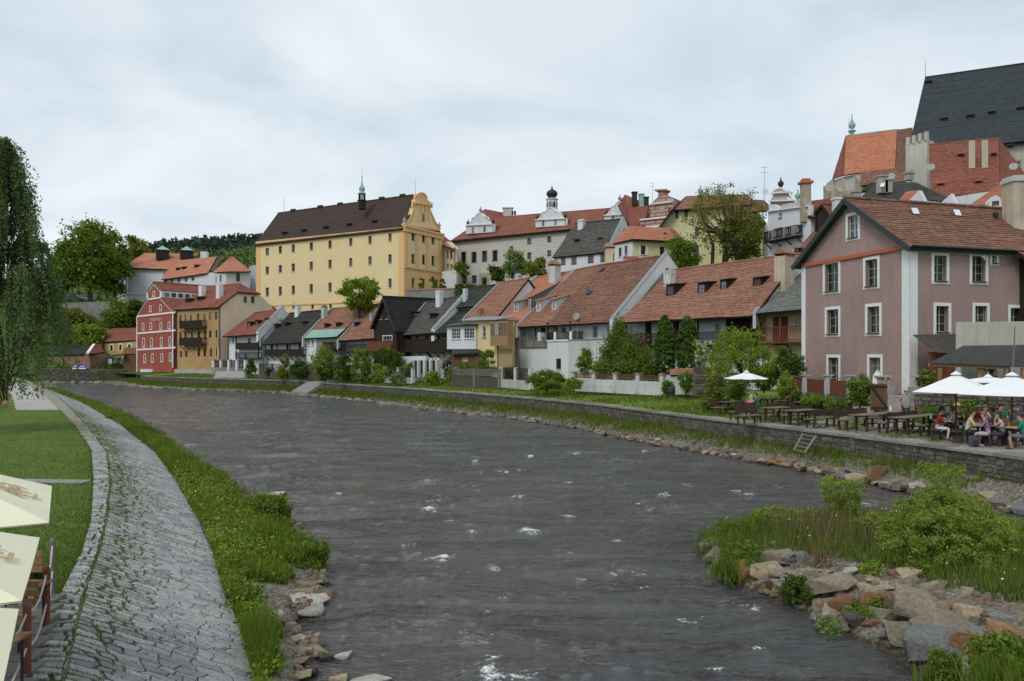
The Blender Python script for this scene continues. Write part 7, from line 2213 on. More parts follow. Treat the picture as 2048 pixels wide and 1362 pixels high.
o = npmesh('island_grass',blades(c,hh.clip(.15,.8),.022,np.random.default_rng(13),.45),3,L_GRASS2,None,'stuff');tag(o,'long pale and green grass covering the gravel island','grass',kind='stuff')
c2 = c[rng.random(len(c)) < .5];o = npmesh('island_deep_grass',blades(c2,.34,.03,np.random.default_rng(14),.5),3,L_GRASS,None,'stuff');tag(o,'deep green grass clumps between the island bushes','grass',kind='stuff')
fl = c[rng.random(len(c)) < .006];fl = fl + np.array([0,0,.40]);st_ = fl.copy()
o = npmesh('seed_heads',np.concatenate([leafverts(fl,.035,1),leafverts(fl,.035,1)]),4,F_WHITE,None,'stuff');tag(o,'round white dandelion seed heads above the island grass','flowers',kind='stuff')
c2 = isl_pts(1500);
def stalks(nm,label,a,b,d,rw_,h,n,mat):
 q = P(a,b,d);r2 = np.random.default_rng(int(a));c = np.array(q) + np.stack([r2.normal(size=n) * rw_,r2.normal(size=n) * rw_,np.zeros(n)],1)
 o = npmesh(nm,blades(c,h,.03,r2,.35,.3),3,mat,None,'stuff');tag(o,label,'plant',kind='stuff');return o
stalks('dry_stalks','clump of dry brown stalks left of the island willow bushes',1605,1100,20.2,.45,.95,240,L_DRY)
stalks('dry_stalks','clump of dry brown stalks in the middle of the island',1690,1110,19.2,.5,.9,260,L_DRY)
stalks('dry_stalks','low dry brown weeds among the island boulders',1640,1140,17.8,.25,.55,110,L_DRY)
L_WILLOW = leafmat('willow_leaf',(0.145,0.208,0.039),(0.290,0.364,0.078),(0.464,0.507,0.156))
isl = [
('willow_bush','loose green bush at the right picture edge behind the big willow',(1965,2100,1030,1190),18.5,1188,11000,.06,L_LIGHT,190,.13,'round','shrub'),
('leafy_weed','medium airy bush between the two willow bushes of the island',(1700,1790,1020,1120),19.8,1122,6000,.055,L_WILLOW,130,.15,'round','plant'),
('leafy_weed','dark leafy weed in front of the big island willow',(1800,1880,1120,1192),16.6,1194,3200,.06,L_MID,70,.2,'round','plant'),
('leafy_weed','tall pale weed thicket at the back of the island tip',(1490,1640,1012,1085),21.6,1090,7000,.055,L_WILLOW,190,.14,'round','plant'),
('willow_bush','large airy willow bush on the right side of the gravel island',(1762,2020,975,1180),17.6,1175,42000,.058,L_WILLOW,520,.10,'round','shrub'),
('willow_bush','tallest leafy shoots rising at the top of the large island willow',(1828,1935,925,1060),18.2,1160,7000,.055,L_WILLOW,150,.13,'vase','shrub'),
('willow_bush','upright bright willow bush at the back of the gravel island',(1632,1742,955,1075),22,1085,16000,.06,L_WILLOW,240,.13,'vase','shrub'),
('leafy_weed','bushy weed at the upstream tip of the gravel island',(1425,1492,1040,1110),21.3,1112,2200,.055,L_MID,60,.22,'vase','plant'),
('leafy_weed','tall leafy weed with upright tip near the island tip',(1500,1540,1018,1090),20.8,1098,1500,.055,L_LIGHT,40,.25,'vase','plant'),
('leafy_weed','pale leafy weed between the two island willows',(1545,1590,1025,1085),21.2,1092,1300,.055,L_LIGHT,40,.25,'vase','plant'),
('grass_clump','dense dark green reed clump at the left edge of the island boulders',(1440,1545,1080,1160),18.6,1158,3600,.06,L_MID,90,.2,'round','plant'),
('leafy_plant','round dark leafy plant between the island boulders',(1560,1632,1150,1205),16.5,1206,2600,.06,L_DARK,50,.25,'round','plant'),
('leafy_plant','large spreading plant over the waterline boulders',(1690,1800,1190,1278),15.2,1280,4200,.06,L_MID,90,.22,'round','plant'),
('leafy_plant','pale spiky plant at the waterline left of the large spreading plant',(1632,1690,1232,1276),14.9,1278,1400,.05,L_PALE,40,.28,'round','plant'),
('leafy_plant','light green plant clump on the upper boulders',(1706,1768,1118,1165),17.0,1166,1500,.055,L_LIGHT,40,.28,'round','plant'),
('reed_clump','big bright green reed clump at the bottom right corner',(1945,2075,1262,1375),11.8,1376,3400,.075,L_MID,90,.24,'round','plant'),
('leafy_plant','small green tuft left of the bottom right reed clump',(1850,1925,1298,1368),12.3,1368,1500,.06,L_MID,40,.28,'round','plant'),
('bank_shrub','dense dark round shrub on the left bank edge',(500,584,980,1042),24.5,1046,6500,.07,L_MID,70,.22,'round','shrub'),
('bank_shrub','feathery green shrub leaning over the water on the left bank',(604,666,1084,1150),19.4,1152,4200,.055,L_MID,60,.22,'vase','shrub'),
('bank_shrub','small round shrub further up the left bank',(200,246,825,852),62,854,1300,.14,L_MID,24,.3,'round','shrub'),
]
for nm,lb,bx_,d_,bs_,n_,lf_,mt_,cl_,sp_,sh_,ct_ in isl:
 plant(nm,lb,ct_,bx_,d_,bs_,n_,lf_,mt_,cl_,sp_,sh_,trunk=nm in ('willow_bush','bank_shrub'),limbs=16,tr=.02,droop=0,part='leaves',asp=.38 if 'willow' in nm else .55)
for a,b,d,w_,n,h in ((1490,1155,18.4,.5,900,.5),(2025,1375,11.3,.42,900,.38),(1885,1368,12.2,.25,300,.26),(1250,775,67,3,400,.4)):
 r2 = np.random.default_rng(int(a));q = P(a,b,d);c = np.array(q) + np.stack([r2.normal(size=n) * w_ * .6,r2.normal(size=n) * w_ * .5,np.zeros(n)],1)
 o = npmesh('reeds',blades(c,h,.03,r2,.6,.3),3,L_GRASS,None,'stuff');tag(o,'bright arching reed blades','reeds',kind='stuff',group='reed blades among the boulders and walls')
more = [('low dark shrub under the open gallery between hedge and oriel house',(1000,1046,728,764),80,768,2600,L_DARK),('leafy low shrub right of the white patio box',(1180,1222,722,756),72,760,2400,L_MID),
('yellow green low shrub before the white garden fence',(1128,1168,752,776),65,778,1800,L_LIGHT),('dark shrub growing at the base of the left conifer',(1286,1322,722,760),66,764,2400,L_DARK),
('green shrub filling the corner right of the right conifer',(1392,1430,728,770),60,778,2600,L_MID),('bushy green growth behind the stone garden wall',(906,950,722,752),87,757,2000,L_MID),
('bright low bush in front of the white pillars',(846,880,736,764),89,767,1500,L_LIGHT),('low bluish green bush by the iron gate',(776,812,742,766),92,769,1300,L_PALE),
('dark green bush in front of the board fence at left',(634,668,728,758),103,761,1500,L_DARK),('small yellow bush left of the hedge mass',(553,578,732,752),113,755,900,L_YEL),
('mixed green shrub beneath the timber gallery of the black house',(806,838,722,752),96,756,1800,L_MID),('leafy bush between barrel and tiled garden gate',(1322,1350,760,786),58,788,1700,L_MID),
('shrub behind the leftmost benches',(1452,1500,764,796),49,800,2400,L_MID),('dark shrub beneath the balcony of the shingle house',(1500,1556,722,775),54,780,3500,L_DARK),('low hedge before the stone base of the board fence',(1602,1640,790,806),46.5,808,1400,L_LIGHT),
('rambling shrub at the foot of the squat balustrade block',(1745,1775,792,822),43.8,826,1500,L_OLIVE),('low plants along the rubble wall right of the standing man',(1832,1884,812,840),41,843,2200,L_MID)]
for lb,bx_,d_,bs_,n_,mt_ in more:
 plant('garden_bush',lb,'shrub',bx_,d_,bs_,n_,.0019 * d_,mt_,36,.3,'round',trunk=True,limbs=5)
# ================================================================ boulders
ROCKM = []
def rock_mesh(i,flat=.6,n=13):
 r2 = random.Random(100 + i)
 bm = bmesh.new()
 for _ in range(n):
  v = Vector((r2.gauss(0,1),r2.gauss(0,1),r2.gauss(0,1))).normalized()
  v = Vector((max(-.8,min(.8,v.x * 1.1)),max(-.75,min(.75,v.y * 1.1)),max(-.6,min(.62,v.z * 1.1)) * flat / .6))
  bm.verts.new(v * .6)
 res = bmesh.ops.convex_hull(bm,input=bm.verts)
 bmesh.ops.delete(bm,geom=list(set(g for g in res['geom_interior'] + res['geom_unused'] if isinstance(g,bmesh.types.BMVert))),context='VERTS')
 bmesh.ops.bevel(bm,geom=list(bm.edges),offset=.03,segments=1,affect='EDGES',clamp_overlap=True)
 me = bpy.data.meshes.new('boulder');bm.to_mesh(me);bm.free()
 return me
RK = {}
def rockmat(c,name):
 if name not in RK:
  lo = tuple(x * .62 for x in c);hi = tuple(min(.6,x * 1.25) for x in c)
  RK[name] = stonemat('rock_' + name,[(.1,lo),(.45,c),(.9,hi)],scale=2.2,lich=.3,wet=-5.12)
 return RK[name]
RC = {'grey': (.17,.17,.165),'tan': (.27,.225,.165),'rust': (.26,.145,.075),'pale': (.42,.40,.35),'olive': (.18,.165,.11),'dark': (.065,.06,.05),'mossy': (.10,.12,.03),'sand': (.34,.27,.18)}
MESHES = {}
for cn in RC:
 for i in range(5):
  me = rock_mesh(i + len(MESHES),[.45,.6,.4,.7,.5][i]);me.materials.append(rockmat(RC[cn],cn));MESHES[(cn,i)] = me
def boulder(p,w,h,rz,col,i,label,group=None,dep=.8,name='boulder',tilt=0.0):
 o = bpy.data.objects.new(name,MESHES[(col,i % 5)]);C.objects.link(o)
 me = MESHES[(col,i % 5)]
 zs = [v.co.z for v in me.vertices];xs = [v.co.x for v in me.vertices]
 sx = w / (max(xs) - min(xs));sz = h / (max(zs) - min(zs))
 o.scale = (sx,sx * dep,sz);o.rotation_euler = (tilt,tilt * .5,rz);o.location = p
 return tag(o,label,'boulder',group)
rr = random.Random(42)
IB = [(110,525,100,60,'grey','grey boulder at the very tip of the gravel island'),(150,595,105,62,'tan','brownish boulder second from the island tip at the water'),
(370,705,150,110,'rust','rust streaked slanting boulder right of the dark reed clump'),(448,690,52,45,'pale','small pale cobble wedged beside the rust streaked boulder'),
(480,748,165,110,'sand','long sandy slab slanting into the water at the island front'),(532,602,155,105,'tan','reddish tan block behind the long sandy slab'),
(602,618,92,62,'grey','flat grey stone among the upper boulders near the tip'),(690,604,82,80,'grey','upright grey boulder below the dry stalks'),
(688,688,150,80,'tan','broad tan boulder in the middle of the front row'),(528,525,72,42,'pale','pale flat stone at the grass edge by the island tip'),
(850,755,230,135,'tan','large grey tan slab left of the island centre'),(955,665,105,58,'pale','light grey smooth stone under the leafy clump'),
(958,718,125,70,'tan','tan block right behind the large grey tan slab'),(1135,822,165,115,'rust','brown tan pyramid like boulder above the spreading plant'),
(1172,765,125,52,'tan','thin flat stone leaning on the brown pyramid boulder'),(932,872,155,95,'rust','bright rust orange boulder at the centre of the island front'),
(852,932,125,72,'tan','tan boulder just left of the spreading plant at the water'),(1378,905,210,205,'tan','tall flat faced tan slab, highest of the right boulders'),
(1582,880,155,52,'sand','long thin sandy stone on top of the broad slab'),(1552,992,270,155,'tan','broadest tan slab of the right boulder group'),
(1712,945,125,102,'sand','orange tan angular block behind the broadest slab'),(1350,1068,205,105,'olive','olive brown boulder under the tall flat slab'),
(1512,1152,330,115,'grey','very wide low grey slab above the waterline at right'),(1742,1090,215,215,'rust','big rust tan triangular boulder beside the corner reeds'),
(1590,1085,55,50,'dark','small dark brown cobble between the right slabs'),(1622,1108,55,32,'pale','tiny pale cobble beside the dark cobble'),
(1882,970,115,62,'grey','rough grey rubble block behind the corner reeds'),(1935,1040,165,85,'rust','rust coloured slab partly behind the corner reeds'),
(1362,1238,115,80,'pale','pale rounded boulder standing in the water at right'),(530,835,95,62,'mossy','moss covered dark boulder at the waterline'),
(1292,1172,135,42,'dark','flat dark wet stone by the waterline at right'),(1440,1262,130,60,'tan','wet tan stone left of the small corner tuft'),(1225,1115,120,50,'dark','dark wet stone below the spreading plant'),
(1010,1060,120,60,'dark','dark stone shadowed beneath the spreading plant'),(680,920,70,36,'tan','small tan stone awash in front of the island'),(1230,880,80,90,'olive','narrow olive block left of the tall flat slab'),
(1600,1290,160,60,'tan','low brown slab at the bottom edge by the reeds'),(760,830,90,55,'olive','olive stone in front of the large grey tan slab'),(1180,930,110,70,'olive','mossy brown stone in the middle gap of the boulders')]
for i,(zx,zy,zw,zh,col,lb) in enumerate(IB):
 px_,py_4 = 1380 + zx / 3.066,920 + (zy + zh * .25) / 3.066
 z = -4.95
 for _ in range(4):
  q = G(px_,py_4,z);z = max(isl_z(q.x,q.y),-5.25)
 w_ = zw / 3.066 / F * q.y * 1.28;hh = max(zh / 3.066 / F * q.y * 1.1,w_ * .38)
 boulder((q.x,q.y,z + hh * .2),w_,hh,rr.uniform(-.35,.35),col,i,lb,dep=rr.uniform(.7,.95),tilt=rr.uniform(-.2,.28))
fillc = {'tan': 'tan','rust': 'rust brown','olive': 'olive brown','sand': 'sandy','grey': 'grey'}
for k in range(70):
 seg = rr.randrange(2,10);a,b = Vector(ISL[seg]),Vector(ISL[seg + 1]);q = ease(a,b,rr.random()) + Vector((rr.uniform(.15,3.0 if seg > 4 else 1.7),rr.uniform(-.1,.8)))
 w_ = rr.uniform(.26,.62);ck = rr.choice(['tan','tan','rust','olive','sand','grey'])
 boulder((q.x,q.y,isl_z(q.x,q.y) + .0),w_,w_ * rr.uniform(.4,.6),rr.random() * 6,ck,k,'%s middle sized rock packed between the larger island boulders' % fillc[ck],'%s rocks packed on the island front' % fillc[ck],tilt=rr.uniform(-.2,.2))
LB = [(555,985,26,9,'pale','small pale slab alone by the water on the left bank'),(620,1168,40,22,'sand','upper angular pink grey rock of the left bank pile'),(645,1180,34,14,'grey','grey slab lying against the upper left bank pile'),(610,1182,42,20,'tan','tan block in the left bank rock pile'),
(655,1186,24,12,'rust','reddish stone at the water end of the left rock pile'),(612,1200,62,20,'pale','wide pale slab below the left rock pile'),(605,1216,44,18,'pale','pale broken slab near the gravel patch'),(570,1228,44,24,'pale','whitish double rock below the gravel patch'),
(545,1270,36,26,'tan','leaning brown grey rock beside the embankment foot'),(590,1280,34,22,'sand','pale pointed rock standing in the shallow water'),(622,1300,64,24,'sand','long light flat slab at the left waterline'),(680,1304,22,14,'pale','small pale pointed rock furthest out in the water'),
(655,1312,22,14,'dark','small dark rock beside the long light slab'),(585,1322,48,22,'tan','broad grey tan slab at the lower left waterline'),(622,1336,20,12,'dark','little black wet stone near the bottom left waterline'),(542,1338,42,26,'grey','grey rounded block at the bottom of the left bank'),
(575,1352,74,22,'sand','largest flat slab at the bottom of the left bank'),(680,1352,30,18,'sand','light brown rock rising from the water at bottom'),(742,1352,66,18,'pale','large pale slab awash at the bottom edge'),(560,1250,20,10,'rust','small reddish stone by the pale double rock'),(560,1312,22,10,'tan','small tan stone among the yellow flowers')]
for i,(px_,py_4,w_,hh,col,lb) in enumerate(LB):
 q = G(px_,py_4,-5.08);ww = w_ / F * q.y * 1.35;h_ = max(hh / F * q.y * 1.0,.14)
 boulder((q.x,q.y,-5.17 + h_ * .22),ww,h_,rr.uniform(-.3,.3),col,i + 2,lb,dep=rr.uniform(.7,1),tilt=rr.uniform(-.1,.15))
SP = [0.0]
for a,b in zip(RW,RW[1:]): SP.append(SP[-1] + (b - a).length)
def shore_at(s,off):
 j = max(0,min(len(SP) - 2,int(np.searchsorted(SP,s)) - 1));a,b = RW[j],RW[j + 1];t = (s - SP[j]) / max(SP[j + 1] - SP[j],.01);q = ease(a,b,t);d = (b - a).normalized()
 return q + Vector((d.y,-d.x)) * off
s0 = SP[next(i for i,q in enumerate(RW) if q.y > 22)]
cnt = 0;s = s0
cols_ = ['grey','tan','sand','grey','pale','tan','rust','sand','dark']
while cnt < 168:
 near = max(.25,1 - (s - s0) / 60)
 for r_ in range(3 if near > .6 else (2 if rr.random() < .8 else 1)):
  w_ = rr.uniform(.3,.85) * (.6 + .5 * near) * (1,.8,.6)[r_]
  q = shore_at(s,rr.uniform(-.15,.35) + r_ * rr.uniform(.4,.75));zz_ = -5.2 + (.22 if r_ == 0 else .45) * .55
  ck = rr.choice(cols_);cw = {'grey': 'grey','tan': 'brownish tan','sand': 'sand coloured','pale': 'very pale','rust': 'rust brown','dark': 'blackish'}[ck]
  boulder((q.x,q.y,zz_ - .02),w_,w_ * rr.uniform(.4,.65),rr.random() * 6,ck,cnt,'%s angular boulder on the shore at the foot of the quay wall' % cw,'%s boulders along the foot of the quay wall' % cw,dep=rr.uniform(.7,1),tilt=rr.uniform(-.25,.25));cnt += 1
 s += rr.uniform(.3,.75) * (1.4 - .4 * near) * (1 if s < s0 + 28 else 1.6)
q = G(1752,945,-4.75);boulder((q.x,q.y,-4.7),.85,.75,.4,'rust',3,'upright rust brown boulder, most orange one at the quay foot',tilt=.3)
q = G(1712,958,-4.95);boulder((q.x,q.y,-4.98),1.1,.5,.1,'sand',2,'large sand coloured boulder right beside the rust brown one at the quay foot',tilt=.1)
def rubble_mass(nm,label,pts,mat):
 m = MB();r2 = random.Random(len(pts))
 for (x,y,z,w_) in pts:
  a = r2.random() * 6;n = r2.choice((4,5));h = Vector((x,y,z))
  b_ = [h + Vector((math.cos(a + k * 6.283 / n + r2.uniform(-.2,.2)) * w_ * .5,math.sin(a + k * 6.283 / n) * w_ * .38,0)) for k in range(n)]
  tp = [h + (p - h) * .7 + Vector((0,0,w_ * r2.uniform(.25,.5))) for p in b_]
  m.face(tp)
  for k in range(n): m.face([b_[k],b_[(k + 1) % n],tp[(k + 1) % n],tp[k]])
 o = m.build(nm,mat,kind='stuff');tag(o,label,'rubble',kind='stuff')
RUB = stonemat('rubble_mix',[(.1,(.12,.105,.08)),(.35,(.20,.175,.135)),(.6,(.27,.17,.11)),(.8,(.24,.235,.22)),(.95,(.38,.36,.31))],rnd='island',scale=3,wet=-5.14)
pts = []
for _ in range(420):
 seg = rr.randrange(1,10);a,b = Vector(ISL[seg]),Vector(ISL[seg + 1]);q = ease(a,b,rr.random()) + Vector((rr.uniform(-.1,3.3 if seg > 4 else 1.6),rr.uniform(-.1,.8)));pts.append((q.x,q.y,max(isl_z(q.x,q.y),-5.3) - .02,rr.uniform(.08,.3)))
rubble_mass('island_rubble','small angular stones filling the gaps between the island boulders',pts,RUB)
pts = []
for _ in range(420):
 y = rr.choice([rr.uniform(12.5,19),rr.uniform(13.5,18),rr.uniform(19,60)]);x = float(fW(y)) - rr.uniform(-.1,.45) * (2.4 if 13.5 < y < 18 else 1);pts.append((x,y,-5.2 + rr.uniform(0,.1) + (.06 if 13.5 < y < 18 else 0),rr.uniform(.06,.24) * (1 + y / 60)))
rubble_mass('bank_rubble','loose small stones and gravel along the left water edge',pts,RUB)
pts = [];s = s0
while s < s0 + 75:
 for _ in range(3): q = shore_at(s,rr.uniform(-.2,1.5));pts.append((q.x,q.y,-5.2 + max(0,(q - shore_at(s,0)).length * .32),rr.uniform(.12,.5)))
 s += .22
rubble_mass('quay_rubble','broken rubble between the boulders at the foot of the quay wall',pts,RUB)
def far_rubble():
 m = MB();r2 = random.Random(4)
 for _ in range(520):
  j = r2.randrange(next(i for i,q in enumerate(RW) if q.y > 62),next(i for i,q in enumerate(RW) if q.x < -100))
  q = RW[j];d = (RW[j + 1] - q).normalized();q = q + Vector((d.y,-d.x)) * r2.uniform(-.3,1.0);w_ = r2.uniform(.2,.6)
  if 'x' and -88 < q.x < -62: w_ *= 1.5
  h = Vector((q.x,q.y,-5.15));a = r2.random() * 3
  pts = [h + Vector((math.cos(a + k * 1.57 + r2.uniform(-.3,.3)) * w_,math.sin(a + k * 1.57) * w_ * .7,r2.uniform(-.05,.05))) for k in range(4)]
  tp = [h + (p - h) * .55 + Vector((0,0,w_ * r2.uniform(.35,.6))) for p in pts]
  m.face(tp)
  for k in range(4): m.face([pts[k],pts[(k + 1) % 4],tp[(k + 1) % 4],tp[k]])
 o = m.build('shore_rubble',stonemat('rubble',[(.1,(.14,.13,.11)),(.5,(.25,.23,.19)),(.9,(.40,.38,.33))],rnd='island'),kind='stuff');tag(o,'pale broken stones scattered along the distant shore','rubble',kind='stuff')
far_rubble()
# ================================================================ garden walls and fences
def fence_run(name,label,pts,wallh,mat,pickh,capm=None,posts=None,postm=None,gap=.14,wood_=DARKWOOD,post_h=None,pw=.34):
 """pts: pixel (x, y_base, depth) corners"""
 Ps = [P(*p) for p in pts]
 o = thing(name,label,'fence' if pickh else 'wall',Ps[0])
 m = MB()
 for a,b in zip(Ps,Ps[1:]):
  t = Vector((b.x - a.x,b.y - a.y,0)).normalized();n = Vector((t.y,-t.x,0)) * .14
  m.prism([a - n - Vector((0,0,.5)),b - n - Vector((0,0,.5)),b - n + Vector((0,0,wallh)),a - n + Vector((0,0,wallh))],n * 2)
 if wallh > 0: m.build('wall_base',mat,o)
 tot = 0
 for a,b in zip(Ps,Ps[1:]):
  L = (b - a).length;t = (b - a) / L;k = max(1,round(L / (posts or 2.5)))
  for i in range(k + 1):
   q = a + t * (L * i / k);h = post_h or (wallh + pickh + .1)
   m = MB();m.box(q + Vector((0,0,h / 2 - .2)),(pw,pw,h + .4),math.atan2(t.y,t.x));p_ = m.build('pillar',postm or mat,o)
   if capm: m = MB();m.box(q + Vector((0,0,h + .05)),(pw + .12,pw + .12,.1),math.atan2(t.y,t.x));m.build('pillar_cap',capm,p_)
   if i < k and pickh:
    m = MB();q2 = a + t * (L * (i + 1) / k)
    pickets(m,q + t * .2 + Vector((0,0,wallh + .02)),q2 - t * .2 + Vector((0,0,wallh + .02)),pickh,gap,.07)
    m.build('picket_panel',wood_,o,kind='stuff')
 return o
TILC = simple('tile_cap',(.40,.19,.13),.85,.2)
fence_run('white_garden_fence','low white wall with pillars and dark pickets below the big white patio',[(1148,770,68),(1325,778,61)],.55,OLDWHITE,.4,TILC,2.1,OLDWHITE,wood_=MIDWOOD)
fence_run('picket_fence','white pillared picket fence on low stones left of the dense hedge',[(1004,765,79),(1062,770,74)],.35,CONC,1.1,None,2.6,OLDWHITE,pw=.35,gap=.2)
fence_run('stone_garden_wall','rough stone garden wall with dark boards in front of the cream oriel house',[(905,765,86),(1000,768,79)],.7,M_QUAY,.7,None,5.5,GREYWOOD,wood_=GREYWOOD)
fence_run('white_pillar_fence','row of white pillars with dark panels under the timber gallery',[(828,748,96),(876,749,91)],.0,WHITE,1.55,None,1.4,OLDWHITE,gap=.1,pw=.5)
fence_run('iron_garden_gate','white posts and thin iron gate bars beside the round light green bush',[(770,757,96),(826,759,91.5)],.2,CONC,1.0,TILC,2.4,OLDWHITE,gap=.2,wood_=BLACKM)
fence_run('dark_board_fence','dark plain fence behind the left garden shrubs',[(520,748,119),(770,757,98)],.6,M_QUAY,.9,None,3.5,GREYWOOD,gap=.2)
fence_run('white_pier_wall','white piers with dark railings on a stone base beside the ochre house',[(428,736,131),(492,737,124)],.0,WHITE,1.2,TILC,2.6,WHITE,pw=.5)
sb = thing('stone_stairs','pale stone stairs and rubble base between the ochre house and garden','stairs',P(455,750,126))
for i in range(6):
 m = MB();a,b = P(430 + i,755 - i * 2.2,124.5 + i * .5),P(492,755 - i * 2.2,120 + i * .5);m.bar(a,b,.5,.25);m.build('step',CONC,sb)
m = MB();m.bar(P(426,742,131),P(494,742,124.5),.6,1.2);m.build('rubble_base',MATS['rubble_grey'],sb)
bf = thing('brown_board_fence','red brown board fence with white posts on a stone wall before the pink house','fence',P(1650,790,49))
pA,pB,pC = P(1565,778,53),P(1610,786,50.5),P(1700,790,46.5)
for a,b in ((pA,pB),(pB,pC)):
 t = Vector((b.x - a.x,b.y - a.y,0)).normalized();n = Vector((t.y,-t.x,0)) * .2
 cells = masonry((b - a).length,1.2,.4,.22,.05,77)
 m = MB();m.prism([a - n - Vector((0,0,1.3)),b - n - Vector((0,0,1.3)),b - n,a - n],n * 1.9);m.build('stone_wall',M_JOINT,bf)
 m = MB()
 for c in cells: stone_piece(m,shrink(c,.015),lambda s,t_,a=a,t=t,n=n: (a + t * s + n + Vector((0,0,t_ - 1.25)),n.normalized()),.03,rr)
 m.build('stone_courses',M_QUAYI,bf,kind='stuff')
 L = (b - a).length;k = int(L / .16)
 for i in range(k):
  m = MB();q = a + t * (L * (i + .5) / k);m.obox(q + Vector((0,0,.47 + rr.uniform(-.01,.01))),t * .072,n * .06,(0,0,.42));m.build('board',REDWOOD,bf)
 m = MB();m.bar(a + Vector((0,0,.95)),b + Vector((0,0,.95)),.12,.05);m.build('rail',GREYWOOD,bf)
for q in (pB,P(1655,788,48.4),pC):
 m = MB();m.box(q + Vector((0,-.05,.35)),(.34,.3,1.5));p_ = m.build('post',OLDWHITE,bf);m = MB();m.box(q + Vector((0,-.05,1.13)),(.6,.45,.07));m.build('post_cap',CONC,p_)
gt = thing('garden_gate','dark brown diagonal braced plank gate standing open beside the stairs','gate',P(1758,826,43.5))
a,b = P(1741,820,43.6),P(1774,822,43.0);hgt = 1.45;t = (b - a).normalized()
k = 7
for i in range(k):
 m = MB();q = ease(a,b,(i + .5) / k);m.obox(q + Vector((0,0,hgt / 2)),t * ((b - a).length / k * .46),(0,.025,0),(0,0,hgt / 2 + rr.uniform(-.02,.03)));m.build('plank',MIDWOOD,gt)
m = MB();m.bar(a + Vector((0,-.05,hgt - .15)),b + Vector((0,-.05,.15)),.04,.12);m.bar(a + Vector((0,-.05,.15)),b + Vector((0,-.05,.15)),.04,.1);m.bar(a + Vector((0,-.05,hgt - .15)),b + Vector((0,-.05,hgt - .15)),.04,.1);m.build('brace',DARKWOOD,gt)
st = thing('garden_stairs','weathered stone steps rising from the terrace to the pink house','stairs',P(1795,832,42.5))
for i in range(7):
 m = MB();q = G(1797,826,-3.5);m.box((q.x + .1,q.y + i * .33,-3.44 + i * .17),(2.0,.36,.2),.3);m.build('step',CONC,st)
gw2 = thing('terrace_retaining_wall','low grey rubble wall holding the raised garden behind the benches','wall',P(1850,820,42))
for a,b in ((P(1826,822,42.6),P(1960,822,40.4)),(P(1960,822,40.4),P(2110,826,38))):
 t = Vector((b.x - a.x,b.y - a.y,0)).normalized();n = Vector((t.y,-t.x,0)) * .2
 m = MB();m.prism([a - n - Vector((0,0,1)),b - n - Vector((0,0,1)),b - n + Vector((0,0,.75)),a - n + Vector((0,0,.75))],n * 1.9);m.build('core',M_JOINT,gw2)
 m = MB()
 for c in masonry((b - a).length,1.6,.42,.24,.06,78): stone_piece(m,shrink(c,.02),lambda s,t_,a=a,t=t,n=n: (a + t * s + n + Vector((0,0,t_ - .85)),n.normalized()),.05,rr)
 m.build('stone_courses',M_QUAYI,gw2,kind='stuff')
for a,lb in ((1767,'left squat balustrade block on the garden wall beside the gate'),(1842,'right squat balustrade block on the garden wall at the pink house corner')):
 o = thing('balustrade_block',lb,'balustrade',P(a,778,44));q = P(a,768,44)
 m = MB();m.box(q + Vector((0,0,.42)),(.85 if a < 1800 else 1.1,.4,.1));m.build('slab',CONC,o)
 for i in range(3 if a < 1800 else 4):
  m = MB();m.lathe(q + Vector((-.26 + i * .26,0,-.15)),[(.07,0),(.06,.1),(.1,.25),(.05,.45),(.09,.52)],8);m.build('baluster',SANDST,o)
 m = MB();m.box(q + Vector((0,0,-.35)),(.95 if a < 1800 else 1.2,.5,.4));m.build('block',CONC,o)
 m = MB();m.box(q + Vector((0,.1,-1.2)),(.4,.35,1.4));m.build('pier',CONC,o)
cp = thing('closed_parasol','closed white parasol standing beside the garden gate','parasol',P(1756,800,44.3))
q = P(1755,776,44.3);m = MB();m.lathe(q,[(.34,0),(.3,.3),(.22,.7),(.08,1.0)],9);m.build('folded_canopy',TRIM,cp,smooth=True);m = MB();m.tube([q + Vector((0,0,-1.4)),q + Vector((0,0,1.1))],.025,6);m.build('pole',GREYM,cp)
gr = thing('tiled_garden_gate','small white garden wall with little red tiled roof right of the white fence','wall',P(1355,782,59.5))
m = MB();a,b = P(1341,778,60.5),P(1384,778,57.8);n = Vector((.25,.4,0)).normalized() * .3;m.prism([a - Vector((0,0,.4)),b - Vector((0,0,.4)),b + Vector((0,0,1.1)),a + Vector((0,0,1.1))],n);m.build('wall',OLDWHITE,gr)
slope(gr,a + Vector((-.1,-.25,1.05)),b + Vector((.1,-.25,1.05)),b + Vector((.2,.3,1.5)),a + Vector((0,.3,1.5)),T_ORANGE,.2)
sp_ = thing('stone_pillar','dark rough stone pillar with a small roof beside the pale willow bush','pillar',P(1402,792,54))
m = MB();q = P(1402,792,54)
for i in range(9): m.box(q + Vector((rr.uniform(-.03,.03),rr.uniform(-.03,.03),.1 + i * .22)),(.95 + rr.uniform(-.08,.08),.8,.2),rr.uniform(-.1,.1))
m.build('stone_courses',M_QUAYI,sp_)
pot = thing('flower_pot','terracotta pot standing in the shrubs left of the open parasol','pot',P(1431,782,51));m = MB();m.lathe(P(1431,784,51),[(.16,0),(.24,.35),(.27,.38),(.2,.36)],10);m.build('pot',ORTRIM,pot)
bn = thing('dark_barrel','small dark lidded barrel on the lawn beside the shrubs','barrel',P(1342,791,56));m = MB();m.lathe(P(1343,791,56),[(.22,0),(.27,.3),(.22,.55),(.1,.62)],10);m.build('body',BLACKM,bn)
ld = thing('wooden_ladder','grey wooden ladder frame leaning on the quay wall','ladder',P(1605,905,36.5))
tl_,tr_ = P(1606,868,37.8),P(1632,872,36.4);bl_,br_ = P(1588,900,36.3),P(1610,905,35.0)
